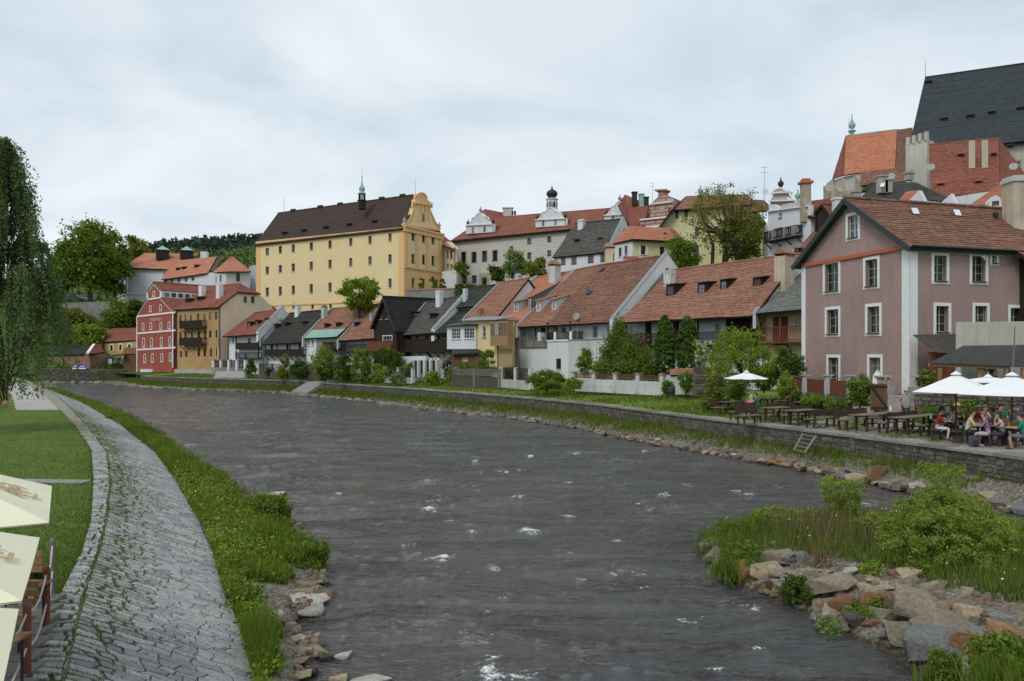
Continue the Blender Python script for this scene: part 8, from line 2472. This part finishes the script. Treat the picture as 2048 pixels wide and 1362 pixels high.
for p,q in ((bl_,tl_),(br_,tr_)): m = MB();m.bar(p,q,.08,.06);m.build('rail',GREYWOOD,ld)
for i in range(5): m = MB();m.bar(ease(bl_,tl_,.02 + i * .235),ease(br_,tr_,.02 + i * .235),.07,.05);m.build('rung',GREYWOOD,ld)
yf = thing('yellow_board_fence','short yellow board fence with dark lamp box at the far left edge','fence',P(5,815,58))
a,b = P(-40,816,57),P(12,800,66);k = 22
for i in range(k):
 m = MB();q = ease(a,b,(i + .5) / k);m.box((q.x,q.y,LAWN_Z + .75),(.18,.06,1.5),.9);m.build('board',simple('yellow_paint',(.55,.36,.08),.7,.1),yf)
m = MB();m.bar((a.x,a.y,LAWN_Z + .1),(b.x,b.y,LAWN_Z + .1),.25,.3);m.build('plinth',CONC,yf)
m = MB();q = b + Vector((0,0,.9));m.box((q.x,q.y,LAWN_Z + 2.1),(.7,.5,1.0));m.build('lamp_box',BLACKM,yf)
# ================================================================ terrace furniture
UD = Vector((.8,.6));ang = math.atan2(.6,.8)
BW = wood('bench_wood',(.065,.045,.034));TW = wood('table_wood',(.17,.13,.10))
def make_bench():
 o = thing('bench','x','bench')
 for y in (-.16,0.0,.16): m = MB();m.box((0,y,.45),(2.1,.145,.04));m.build('seat_plank',TW,o)
 for z in (.68,.84): m = MB();m.box((0,.27 + (z - .6) * .12,z),(2.1,.035,.15));m.build('back_plank',BW,o)
 for x in (-.85,.85):
  m = MB();m.box((x,-.16,.21),(.07,.09,.43));m.build('leg',BW,o)
  m = MB();m.bar((x,.2,0),(x,.32,.94),.07,.09);m.build('leg',BW,o)
  m = MB();m.box((x,.02,.4),(.06,.4,.06));m.build('bearer',BW,o)
 return o
def make_table(l=2.2):
 o = thing('table','x','table')
 for i in range(5): m = MB();m.box((0,-.32 + i * .16,.75),(l,.15,.04));m.build('top_plank',TW,o)
 for x in (-.8,.8):
  for y in (-.26,.26): m = MB();m.box((x,y,.365),(.08,.08,.73));m.build('leg',BW,o)
  m = MB();m.box((x,0,.69),(.06,.6,.07));m.build('bearer',BW,o)
 m = MB();m.box((0,0,.3),(1.6,.06,.08));m.build('stretcher',BW,o)
 return o
b0 = make_bench();t0 = make_table()
bsn,tsn = snap(b0),snap(t0);usedb = [False,False]
def place(which,x,y,rz,label,group,sx=1.0,z=-3.5):
 i = 0 if which == 'b' else 1
 if not usedb[i]: o = (b0,t0)[i];usedb[i] = True
 else: o = copy_tree((bsn,tsn)[i])
 o.location = (x,y,z);o.rotation_euler = (0,0,rz);o.scale = (sx,1,1);o['label'] = label;o['group'] = group
 return o
GB,GT = 'dark wooden beer garden benches','dark wooden beer garden tables'
S0 = Vector((15.76,36.7));Vd = Vector((.6,-.8))
for k,kind,lb in ((-.95,'bb','dark bench furthest back in the near terrace group, left of the standing man'),(0,'t','long weathered table in front of the standing man'),(.95,'b','dark bench with its back turned between the two long near tables'),(1.9,'t','long weathered table left of the woman in red'),(2.8,'b','nearest dark bench ending at the woman in red')):
 c = S0 + Vd * k + UD * 1.75
 place('t' if kind == 't' else 'b',c.x,c.y,ang + (math.pi if kind == 'b' else 0),lb,GT if kind == 't' else GB,1.55 if kind == 't' else 1.35)
for kind,px_,ytop,zt,L,lb in (('t',1583,800,-2.75,1.0,'rearmost grey table behind the open parasol benches'),('t',1620,803,-2.75,1.0,'grey table beside the yellow flowering bush'),('t',1553,815,-2.75,.8,'low table in front of the couple, third from the quay'),('t',1604,820,-2.75,.9,'table between the two backed benches nearest the quay'),
('t',1463,803,-2.75,.9,'leftmost table at the lawn edge'),('t',1540,795,-2.7,.8,'reddish table behind the man in green'),('b',1543,806,-2.6,.95,'backed bench right of the couple under the small parasol'),('b',1592,812,-2.6,.95,'backed bench in the middle of the left group'),
('b',1640,818,-2.6,1.0,'free standing bench at the right end of the left group'),('bb',1448,799,-2.6,.9,'leftmost bench facing the quay at the lawn edge'),('b',1482,806,-2.6,.8,'short bench just left of the parasol pole'),('bb',1500,815,-2.65,.8,'bench on which the woman in pink sits')):
 q = G(px_,ytop,zt)
 place(kind[0],q.x,q.y,ang + (math.pi if kind == 'b' else 0),lb,GT if kind == 't' else GB,L)
m_used = []
for (px_,py_4,lb) in ((1781,822,'small white paper cone on the long near table'),(1862,838,'small white cup on the table by the woman in red')):
 q = G(px_,py_4,-2.73);o = thing('table_cone',lb,'cup',q);m = MB();m.lathe(q,[(.05,0),(.05,.12),(.02,.26)],8);m.build('cone',TRIM,o)
ang2 = math.atan2(.87,.5)
for px_,py_4,lb in ((1893,840,'table between the woman in red and the people in white'),(1955,848,'table between the man in pale yellow and the woman in purple'),(2020,852,'table in front of the man in green at the right edge')):
 q = G(px_,py_4,-2.75);place('t',q.x,q.y + .2,ang2,lb,GT,.95)
for px_,py_4,fl,lb in ((1872,862,0,'bench under the woman in red'),(1914,864,1,'bench shared by the people in white and pale yellow'),(1976,874,1,'bench under the woman in purple'),(2004,872,0,'bench under the woman in the pale top'),(2050,880,1,'bench under the man in green at the edge')):
 q = G(px_,py_4,-3.05);q = P(px_,py_4,33.5 if px_ < 1900 else (32.8 if px_ < 1960 else 31.8));
 o = thing('backless_bench',lb,'bench',(q.x,q.y,-3.5),ang2);
 M = org(o)
 for y in (-.1,.1):
  m = MB();m.obox(M @ Vector((0,y,.44)),M.to_3x3() @ Vector((.9,0,0)),M.to_3x3() @ Vector((0,.09,0)),(0,0,.02));m.build('seat_plank',BW,o)
 for x in (-.7,.7): m = MB();m.obox(M @ Vector((x,0,.21)),M.to_3x3() @ Vector((.04,0,0)),M.to_3x3() @ Vector((0,.15,0)),(0,0,.21));m.build('leg',BW,o)
# ================================================================ umbrellas
CAN = simple('canopy_white',(.74,.75,.75),.85,.03,2,.1);CANC = simple('canopy_cream',(.72,.70,.52),.85,.03,2,.1)
def canopy(o,corners,apex,mat,sag=.08,val=0.0,vent=True):
 """square or round canopy with slightly concave panels, real thickness"""
 cs = [Vector(c) for c in corners];ap = Vector(apex);n = len(cs);K = 6
 m = MB()
 def pt(i,s,t):
  e = ease(cs[i],cs[(i + 1) % n],s);p = ease(e,ap,t)
  f = math.sin(math.pi * t) * sag * (ap - e).length * .3 + sag * .35 * math.sin(math.pi * s) * (1 - t)
  return p - Vector((0,0,f * (4 * s * (1 - s) * .8 + .2)))
 for i in range(n):
  for a in range(K):
   for b in range(K):
    q = [pt(i,a / K,b / K),pt(i,(a + 1) / K,b / K),pt(i,(a + 1) / K,(b + 1) / K),pt(i,a / K,(b + 1) / K)]
    m.face(q);m.face([p - Vector((0,0,.012)) for p in q][::-1])
 c = m.build('canopy',mat,o)
 for i in range(n):
  m = MB();m.bar(pt(i,0,0) - Vector((0,0,.03)),ap - Vector((0,0,.1)),.02);m.build('rib',GREYM,o)
 if vent:
  m = MB();rad = (cs[0] - ap).length * .13
  ring = [ap + (Vector((k.x,k.y,ap.z)) - ap).normalized() * rad - Vector((0,0,.02)) for k in cs]
  for i in range(n): m.face([ring[i],ring[(i + 1) % n],ap + Vector((0,0,.14))])
  m.build('vent',mat,c)
 m = MB();m.tube([ap + Vector((0,0,.1)),ap + Vector((0,0,.24))],[.04,.015],6);m.build('finial',GREYM,o)
 return c
um = thing('open_parasol','open white parasol with slim pole shading the couple on the terrace','parasol',G(1493,825,-3.5))
q = G(1493,829,-3.5);ap = Vector((q.x,q.y,P(1493,744,q.y).z));z_ = P(1493,757,q.y).z
canopy(um,[(q.x + 1.32 * math.cos(k * math.pi / 4 + .2),q.y + 1.32 * math.sin(k * math.pi / 4 + .2),z_) for k in range(8)],ap,CAN)
m = MB();m.tube([q,ap],.03,8);m.build('pole',GREYM,um)
m = MB();m.box(q + Vector((0,0,.04)),(.5,.5,.08));m.build('foot',CONC,um)
for lb,cx_,yb_2,ya_2,d,hw,rot,cyd in (('left big square white parasol over the seated people',1912,783,748,33.4,1.42,2.5,0),('small rear white parasol between the two big ones',1976,763,753,37,1.3,2.45,0),('right big square white parasol cut by the picture edge',2024,788,750,31.6,1.58,2.42,0)):
 o = thing('big_parasol',lb,'parasol',P(cx_,870,d),0,'square white parasols over the busy tables');q = P(cx_,yb_2,d);ap = P(cx_,ya_2,d)
 cs = [(q.x + hw * 1.41 * math.cos(rot + k * math.pi / 2 + math.pi / 4),q.y + hw * 1.41 * math.sin(rot + k * math.pi / 2 + math.pi / 4),q.z) for k in range(4)]
 canopy(o,cs,ap,CAN,.07)
 m = MB();m.tube([(q.x,q.y,-3.5),ap],.035,8);m.build('pole',MIDWOOD,o);m = MB();m.box((q.x,q.y,-3.45),(.7,.7,.1));m.build('foot',CONC,o)
EMB = simple('emblem_tan',(.50,.38,.22),.8,.1)
def emblem(o,c,ux,uy,nrm,s):
 c = Vector(c);ux = Vector(ux).normalized() * s;uy = Vector(uy).normalized() * s;nrm = Vector(nrm).normalized() * .012
 m = MB()
 shapes = [[(-.1,-.5),(.08,-.5),(.16,.3),(-.18,.3)],[(-.6,.1),(-.35,.0),(-.3,.55),(-.55,.5)],[(.35,.0),(.6,.1),(.55,.5),(.3,.55)],[(-.25,.42),(.25,.42),(.3,.6),(0,.75),(-.3,.6)],[(-.5,-.1),(.5,-.18),(.5,-.02),(-.5,.06)],[(-.85,-.3),(-.65,-.4),(-.6,.2),(-.8,.15)],[(.65,-.4),(.85,-.3),(.8,.15),(.6,.2)],[(-.4,-.75),(.4,-.75),(.36,-.6),(-.36,-.6)]]
 for sh in shapes: m.prism([c + ux * a + uy * b + nrm for a,b in sh],nrm * .4)
 return m.build('printed_emblem',EMB,o,kind='stuff')
for lb,A_,B_,zc,hgt in (('farthest cream parasol with tan emblem at the lower left edge',(-6.7,11.65),(-5.27,9.1),-1.9,.72),('middle cream parasol with tan emblem at the lower left edge',(-4.93,8.35),(-3.8,6.2),-1.9,.6),('nearest plain cream parasol at the bottom left corner',(-3.70,6.0),(-2.55,3.9),-1.9,.6)):
 A_,B_ = Vector(A_),Vector(B_);e = B_ - A_;nl = Vector((-abs(e.y),-abs(e.x) * (1 if e.x > 0 else -1))).normalized() * e.length
 C2,D2 = B_ + nl,A_ + nl;ctr = (A_ + C2) / 2
 o = thing('cream_parasol',lb,'parasol',(ctr.x,ctr.y,LAWN_Z),0,'cream parasols at the lower left')
 canopy(o,[(*A_,zc),(*D2,zc),(*C2,zc),(*B_,zc)],(ctr.x,ctr.y,zc + hgt),CANC,.05,vent=False)
 m = MB();m.tube([(ctr.x,ctr.y,LAWN_Z),(ctr.x,ctr.y,zc + hgt)],.04,8);m.build('pole',MIDWOOD,o)
 if 'nearest' not in lb:
  mid = Vector(((A_.x + B_.x) / 2,(A_.y + B_.y) / 2,zc));ap = Vector((ctr.x,ctr.y,zc + hgt))
  up = (ap - mid).normalized();al = Vector((B_.x - A_.x,B_.y - A_.y,0)).normalized();nr = al.cross(up);nr = nr if nr.z > 0 else -nr
  emblem(o,mid + up * .42 + nr * .0,al,up,nr,.34)
dk = thing('cafe_deck','weathered grey wooden cafe deck below the cream parasols','deck',(-7.5,10.5,LAWN_Z))
for i in range(16):
 m = MB();y0_ = 6.2 + i * .5;x1_ = float(fA(y0_)) + .05 - (.0 if y0_ < 13 else .0)
 if y0_ > 13.6: break
 m.obox((x1_ - 1.8,y0_,LAWN_Z + .06),(1.8,.0,0),(0,.235,0),(0,0,.04));m.build('deck_board',GREYWOOD,dk)
PT = simple('post_redbrown',(.16,.055,.03),.6,.2,4,.1)
tops = []
for px_,py_4,d,mt,lb in ((105,1190,13.7,GREYWOOD,'farthest grey brown rope post by the deck corner'),(93,1264,11.9,PT,'middle red brown rope post beside the deck'),(54,1365,10.1,PT,'nearest red brown rope post at the bottom left')):
 q = P(px_,py_4,d);q.z = LAWN_Z;o = thing('rope_post',lb,'post',q,0,'rope posts of the cafe deck');m = MB();m.tube([q,q + Vector((0,0,.92))],[.05,.05],10);m.build('shaft',mt,o);m = MB();m.tube([q + Vector((0,0,.92)),q + Vector((0,0,.97))],[.055,.03],10);m.build('cap',mt,o);tops.append(q)
tops.append(Vector((float(fA(7.5)) - .15,7.6,LAWN_Z)))
ROPE = simple('rope',(.45,.42,.36),.9,.1)
for i,(a,b) in enumerate(zip(tops,tops[1:])):
 for h,w_ in ((.85,'upper'),(.42,'lower')):
  m = MB();n = 12;m.tube([ease(a,b,k / n) + Vector((0,0,h - .16 * math.sin(math.pi * k / n))) for k in range(n + 1)],.014,6)
  o = m.build('rope',ROPE,origin=a);tag(o,'%s slack rope hanging %s' % (w_,['between the grey post and the middle red post','between the middle and the nearest red posts','from the nearest red post down out of the picture'][i]),'rope')
ORW = wood('orange_slats',(.27,.145,.07))
for (px_,py_4,d,sc,lb) in ((58,1178,11.6,.85,'orange slatted wooden cafe table under the middle parasol'),(70,1150,12.6,.55,'small slatted chair behind the orange cafe table'),(18,1268,9.4,.75,'orange slatted table end beside the nearest rope post'),(60,1215,10.9,.5,'grey slatted chair seat in front of the orange table')):
 z = -3.35 if sc > .6 else -3.62;q = P(px_,py_4,d);q.z = z;o = thing('slatted_table' if sc > .6 else 'slatted_chair',lb,'table' if sc > .6 else 'chair',(q.x - .25,q.y,LAWN_Z + .1))
 for i in range(5): m = MB();m.box((q.x - .3,q.y - .3 * sc + i * .15 * sc,z),(1.1 * sc,.13 * sc,.03));m.build('slat',ORW if 'orange' in lb or 'small' in lb else GREYWOOD,o)
 for x in (-.45,.45):
  for y in (-.25,.25): m = MB();m.tube([(q.x - .3 + x * sc,q.y + y * sc,LAWN_Z + .1),(q.x - .3 + x * sc,q.y + y * sc,z)],.018,6);m.build('leg',BLACKM,o)
 if sc < .6:
  for i in range(3): m = MB();m.box((q.x - .3,q.y + .28,z + .18 + i * .12),(.5,.03,.09));m.build('back_slat',ORW,o)
plant('round_bush','dark round bush behind the cafe table at the lower left','bush',(60,92,1128,1168),13.2,1172,1500,.06,L_DARK,30,.3,'round',limbs=4)
# ================================================================ people
CM = {}
def cloth(c):
 k = 'fabric_%d' % len(CM)
 if c not in CM: CM[c] = simple(k,c,.9,.12,12,.2)
 return CM[c]
def person(label,x,y,z,facing,pose='sit',top=(.3,.3,.3),bottom=(.05,.05,.07),hair=(.06,.04,.03),skin=(.42,.24,.17),shoes=(.05,.04,.04),sleeve='short',legs='long',hat=None,longhair=False,arms='table',lean=.08,sc=1.0,female=False,mirror=1):
 o = thing('person',label,'person',(x,y,z),facing)
 J = {};Rr = {};E = []
 def j(n,p,r,par=None,lab='top'):
  J[n] = Vector(p) * sc;Rr[n] = r * sc
  if par: E.append((par,n,lab))
 sw = .165 if female else .19
 if pose == 'sit':
  j('pelvis',(0,0,.56),.145);l = lean
  j('spine',(l * .4,0,.74),.125 if not female else .115,'pelvis');j('chest',(l,0,.95),.145,'spine');j('neck',(l + .04,0,1.10),.055,'chest','skin')
  j('head',(l + .07,0,1.22),.09,'neck','skin');j('crown',(l + .065,0,1.31),.085,'head','skin');j('nose',(l + .175,0,1.235),.014,'head','skin')
  for s in (-1,1):
   a = 'l' if s > 0 else 'r'
   j('hip' + a,(.02,s * .09,.53),.10,'pelvis','bottom');j('knee' + a,(.46,s * .13,.53),.065,'hip' + a,'bottom')
   j('calf' + a,(.44,s * .13,.33),.055,'knee' + a,'shin');j('ankle' + a,(.40,s * .13,.09),.036,'calf' + a,'shin');j('toe' + a,(.58,s * .15,.045),.035,'ankle' + a,'shoe')
   j('sho' + a,(l - .01,s * sw,1.03),.065,'chest','top')
   if arms == 'face' and s > 0: el,wr,hd = (l + .2,s * .2,.84),(l + .19,s * .1,1.08),(l + .17,s * .06,1.15)
   elif arms == 'lap': el,wr,hd = (l + .03,s * .25,.80),(l + .25,s * .16,.68),(l + .33,s * .13,.66)
   else: el,wr,hd = (l + .12,s * .25,.82),(l + .34,s * .15,.83),(l + .42,s * .12,.83)
   j('elb' + a,el,.045,'sho' + a,'uarm');j('wri' + a,wr,.029,'elb' + a,'farm');j('palm' + a,hd,.034,'wri' + a,'skin')
 else:
  j('pelvis',(0,0,.95),.15);j('spine',(.01,0,1.12),.15);E.append(('pelvis','spine','top'));j('chest',(0,0,1.33),.16,'spine');j('neck',(.02,0,1.50),.058,'chest','skin')
  j('head',(.045,0,1.60),.09,'neck','skin');j('crown',(.04,0,1.69),.085,'head','skin');j('nose',(.15,0,1.615),.014,'head','skin')
  for s in (-1,1):
   a = 'l' if s > 0 else 'r'
   j('hip' + a,(0,s * .1,.9),.105,'pelvis','bottom');j('knee' + a,(.04,s * .12,.5),.068,'hip' + a,'bottom');j('calf' + a,(0,s * .12,.32),.056,'knee' + a,'shin');j('ankle' + a,(-.03,s * .12,.09),.038,'calf' + a,'shin');j('toe' + a,(.15,s * .15,.045),.038,'ankle' + a,'shoe')
   j('sho' + a,(0,s * .21,1.42),.068,'chest','top');j('elb' + a,(-.02 - .06 * (s < 0),s * .30,1.14),.048,'sho' + a,'uarm');j('wri' + a,(.08,s * .31,.90),.031,'elb' + a,'farm');j('palm' + a,(.1,s * .31,.82),.036,'wri' + a,'skin')
 for a in 'lr':
  s = 1 if a == 'l' else -1
  w_,p_ = J['wri' + a] / sc,J['palm' + a] / sc;d = (p_ - w_).normalized();side = d.cross(Vector((0,0,1))) if abs(d.z) < .9 else Vector((0,1,0));side.normalize()
  for k,ln in enumerate((.065,.078,.072,.055)):
   b = p_ + d * .03 + side * (k - 1.5) * .018
   j('f%d%s' % (k,a),b + d * ln * .5 - Vector((0,0,.008)),.0095,'palm' + a,'skin');j('g%d%s' % (k,a),b + d * ln - Vector((0,0,.03)),.008,'f%d%s' % (k,a),'skin')
  j('th' + a,p_ + side * .035 * -s + d * .015 - Vector((0,0,.015)),.011,'palm' + a,'skin')
 names = list(J);idx = {n: i for i,n in enumerate(names)}
 me = bpy.data.meshes.new('body_skeleton');me.from_pydata([tuple(J[n]) for n in names],[(idx[a],idx[b]) for a,b,_ in E],[])
 tmp = bpy.data.objects.new('tmp',me);C.objects.link(tmp)
 md = tmp.modifiers.new('skin','SKIN');md.use_smooth_shade = True
 for i,n in enumerate(names):
  v = me.skin_vertices[0].data[i];r = Rr[n];v.radius = (r,r * (1.0))
  v.use_root = n == 'pelvis'
 sd = tmp.modifiers.new('sub','SUBSURF');sd.levels = 1;sd.render_levels = 1
 dg = bpy.context.evaluated_depsgraph_get();dg.update()
 body = bpy.data.meshes.new_from_object(tmp.evaluated_get(dg));bpy.data.objects.remove(tmp)
 torso = (J['pelvis'].z - .1,J['neck'].z - .02)
 for v in body.vertices:
  if torso[0] < v.co.z < torso[1] and abs(v.co.y) < .17 * sc and abs(v.co.x - J['chest'].x) < .2: v.co.y *= 1.22
 names_m = {'top': top,'bottom': bottom,'skin': skin,'shoe': shoes}
 body.materials.clear();order = ['top','bottom','skin','shoe']
 for k in order: body.materials.append(cloth(names_m[k]))
 mp = {'top': 0,'bottom': 1,'skin': 2,'shoe': 3,'uarm': 0 if sleeve != 'none' else 2,'farm': 0 if sleeve == 'long' else 2,'shin': 1 if legs == 'long' else 2}
 segs = [(J[a],J[b],mp[l_],min(Rr[a],Rr[b])) for a,b,l_ in E if a != 'x']
 A_ = np.array([s[0] for s in segs]);B_ = np.array([s[1] for s in segs]);rr_ = np.array([s[3] for s in segs]);ix = [s[2] for s in segs]
 for f in body.polygons:
  c = np.array(f.center);d = B_ - A_;t = np.clip(((c - A_) * d).sum(1) / np.maximum((d * d).sum(1),1e-9),0,1)
  dd = np.linalg.norm(c - (A_ + d * t[:,None]),axis=1) / (rr_ + .03)
  f.material_index = ix[int(np.argmin(dd))];f.use_smooth = True
 b = bpy.data.objects.new('body',body);C.objects.link(b);b.parent = o
 hc = (J['head'] + J['crown']) / 2
 def shell(nm,rx,ry,rz,cond,col,c=hc,seg=12):
  m = MB()
  for i in range(seg):
   for k in range(8):
    q = []
    for (aa,bb) in ((i,k),(i + 1,k),(i + 1,k + 1),(i,k + 1)):
     th = 2 * math.pi * aa / seg;ph = math.pi * bb / 8
     q.append(Vector((math.cos(th) * math.sin(ph) * rx,math.sin(th) * math.sin(ph) * ry,math.cos(ph) * rz)))
    ce = sum(q,Vector()) / 4
    if cond(ce.x / rx,ce.y / ry,ce.z / rz): m.face([c + p for p in q])
  ob = m.build(nm,cloth(col));ob.parent = o;ob.location = (0,0,0);return ob
 R_ = .118 * sc
 shell('hair',R_ * 1.0,R_ * .93,R_ * 1.18,lambda a_,b_,c_: (c_ > .35 or (a_ < .1 and c_ > (-.95 if longhair else -.45))),hair,hc + Vector((-.012,0,.012)))
 if longhair: shell('long_hair',R_ * .8,R_ * .95,R_ * 1.5,lambda a_,b_,c_: a_ < .1,hair,hc + Vector((-.04,0,-.09)))
 for s in (-1,1):
  m = MB();m.box(hc + Vector((.098,s * .034,-.005)) * sc,(.012,.02,.01));e_ = m.build('eye',cloth((.03,.02,.02)));e_.parent = o
  m = MB();m.box(hc + Vector((.0,s * .092,-.015)) * sc,(.035,.016,.055));e_ = m.build('ear',cloth(skin));e_.parent = o
 m = MB();m.box(hc + Vector((.093,0,-.062)) * sc,(.012,.042,.008));e_ = m.build('mouth',cloth((.30,.10,.09)));e_.parent = o
 if hat:
  m = MB();m.lathe(hc + Vector((0,0,.045)),[(.19 if hat[1] else .115,0),(.12,.02),(.115,.08),(.06,.12)],12);h_ = m.build('hat',cloth(hat[0]));h_.parent = o
  if not hat[1]: m = MB();m.box(hc + Vector((.12,0,.05)),(.12,.14,.015));h2_ = m.build('peak',cloth(hat[0]));h2_.parent = h_
 return o
TZ = -3.5
def X(px,d): return (px - CX) / F * d
RT = math.atan2(-.5,.87);LT = math.atan2(.5,-.87)
GR = None
ppl = [
('woman with dark bun in red top and white trousers sitting at the left table',1873,33.4,RT,dict(top=(.30,.03,.03),bottom=(.62,.60,.62),hair=(.02,.018,.02),female=True,lean=.12,hat=((.04,.04,.06),False))),
('person in dark denim jacket behind the left table',1897,36.0,-1.9,dict(top=(.06,.08,.12),sleeve='long',hair=(.05,.04,.03))),
('person with light straw hat and brown hair behind the left table',1911,36.4,-1.6,dict(top=(.14,.07,.04),hair=(.16,.07,.03),hat=((.45,.38,.26),True),longhair=True,female=True)),
('person in long sleeved pale blue white shirt leaning on the left table',1915,33.6,LT,dict(top=(.50,.52,.62),sleeve='long',bottom=(.06,.06,.08),hair=(.12,.07,.04),lean=.17)),
('man in pale yellow short sleeved shirt and dark shorts facing right',1933,31.6,RT,dict(top=(.46,.46,.28),bottom=(.03,.035,.05),legs='bare',hair=(.06,.03,.03),shoes=(.4,.36,.36),lean=.14,sc=1.04)),
('grey haired person in red shirt facing the river behind the middle table',1953,34.6,-1.7,dict(top=(.28,.03,.015),hair=(.25,.24,.25))),
('person with pale blouse behind the woman in purple',1966,35.2,-1.5,dict(top=(.50,.44,.42),hair=(.20,.12,.07),female=True,longhair=True)),
('woman in purple top with bare calves and feet facing left',1978,31.0,LT,dict(top=(.27,.13,.25),sleeve='long',bottom=(.46,.36,.42),legs='bare',shoes=(.42,.24,.17),hair=(.22,.12,.06),female=True,lean=.12)),
('person in faded grey green shirt behind the right bench',1992,33.2,LT,dict(top=(.14,.19,.19),hair=(.07,.04,.03))),
('woman in pale sleeveless top holding her hand to her mouth',2006,30.8,LT,dict(top=(.44,.48,.54),sleeve='none',bottom=(.05,.05,.07),hair=(.07,.035,.02),female=True,arms='face',longhair=True)),
('person in dark clothes with green collar in the shade at the back',2000,36.0,-1.8,dict(top=(.03,.16,.10),hair=(.02,.02,.02))),
('person in teal shirt by the right table facing left',2031,33.6,LT,dict(top=(.08,.17,.18),hair=(.08,.05,.04),lean=.1)),
('person with white cap and pale shirt at the right table',2040,32.6,LT,dict(top=(.42,.40,.34),hair=(.2,.18,.16),hat=((.7,.7,.7),False))),
('man in green shirt and grey shorts at the right picture edge',2049,29.9,LT,dict(top=(.02,.20,.12),bottom=(.13,.14,.16),legs='bare',hair=(.08,.04,.03),hat=((.05,.06,.10),False),sc=1.03)),
]
for lb,px_,d,f,kw in ppl: person(lb,X(px_,d),d,TZ + (-.06),f,**kw)
person('grey haired man in grey short sleeved shirt standing behind the long tables',X(1812,39.6),39.6,TZ,-1.85,'stand',top=(.27,.27,.26),bottom=(.04,.04,.05),hair=(.36,.36,.36),sc=1.03)
q = G(1499,843,TZ)
person('blond woman in pink top sitting under the small open parasol',X(1499,44.4),44.4,TZ - .05,.5,top=(.55,.17,.20),sleeve='none',hair=(.42,.33,.20),bottom=(.05,.05,.07),female=True,longhair=True,arms='lap')
person('man in dark green shirt sitting across from the woman in pink',X(1516,46.2),46.2,TZ + .0,2.9,top=(.03,.16,.08),hair=(.10,.06,.05))
bp = thing('backpack','dark grey backpack on the ground beside the woman in purple','bag',P(1946,888,31.0))
q = Vector((X(1947,30.9),30.9,TZ));m = MB();m.lathe(q,[(.16,0),(.2,.12),(.18,.32),(.08,.42)],9);m.build('body',cloth((.06,.065,.075)),bp,smooth=True);m = MB();m.box(q + Vector((0,-.17,.16)),(.22,.08,.2));m.build('pocket',cloth((.04,.045,.05)),bp)
for px_,py_4,d,lb,c in ((1942,842,32.6,'white cup on the table between the man in yellow and the woman in purple',(.7,.7,.7)),(1952,842,33.0,'green bottle on the table between the man in yellow and the woman in purple',(.04,.18,.07)),(1897,838,34.6,'yellow menu holder on the left table',(.5,.42,.1))):
 q = Vector((X(px_,d),d,TZ + .77));o = thing('tableware',lb,'tableware',q);m = MB();m.lathe(q,[(.05,0),(.05,.1),(.03,.13)],8);m.build('body',cloth(c),o)
r8 = random.Random(6)
AMB = simple('beer_amber',(.45,.22,.04),.2,.1,8,0,.5);PL = simple('plate_white',(.7,.7,.68),.4,.03)
for i in range(26):
 tx,ty,l_ = r8.choice([(1893,840,0),(1955,848,0),(2020,852,0)]);q0 = G(tx,ty,-2.75);s_ = r8.uniform(-.85,.85);tv = r8.uniform(-.25,.25)
 q = Vector((q0.x + math.cos(ang2) * s_ - math.sin(ang2) * tv,q0.y + .2 + math.sin(ang2) * s_ + math.cos(ang2) * tv,TZ + .772))
 m = MB()
 if i % 3: m.lathe(q,[(.035,0),(.04,.12),(.038,.15)],8);o = m.build('beer_glass',AMB,origin=q);tag(o,'glass of amber beer on a crowded table under the white parasols','glass','beer glasses on the crowded tables')
 else: m.lathe(q,[(.07,0),(.12,.012),(.12,.02),(.05,.015)],12);o = m.build('plate',PL,origin=q);tag(o,'white dinner plate on a crowded table under the white parasols','plate','plates on the crowded tables')
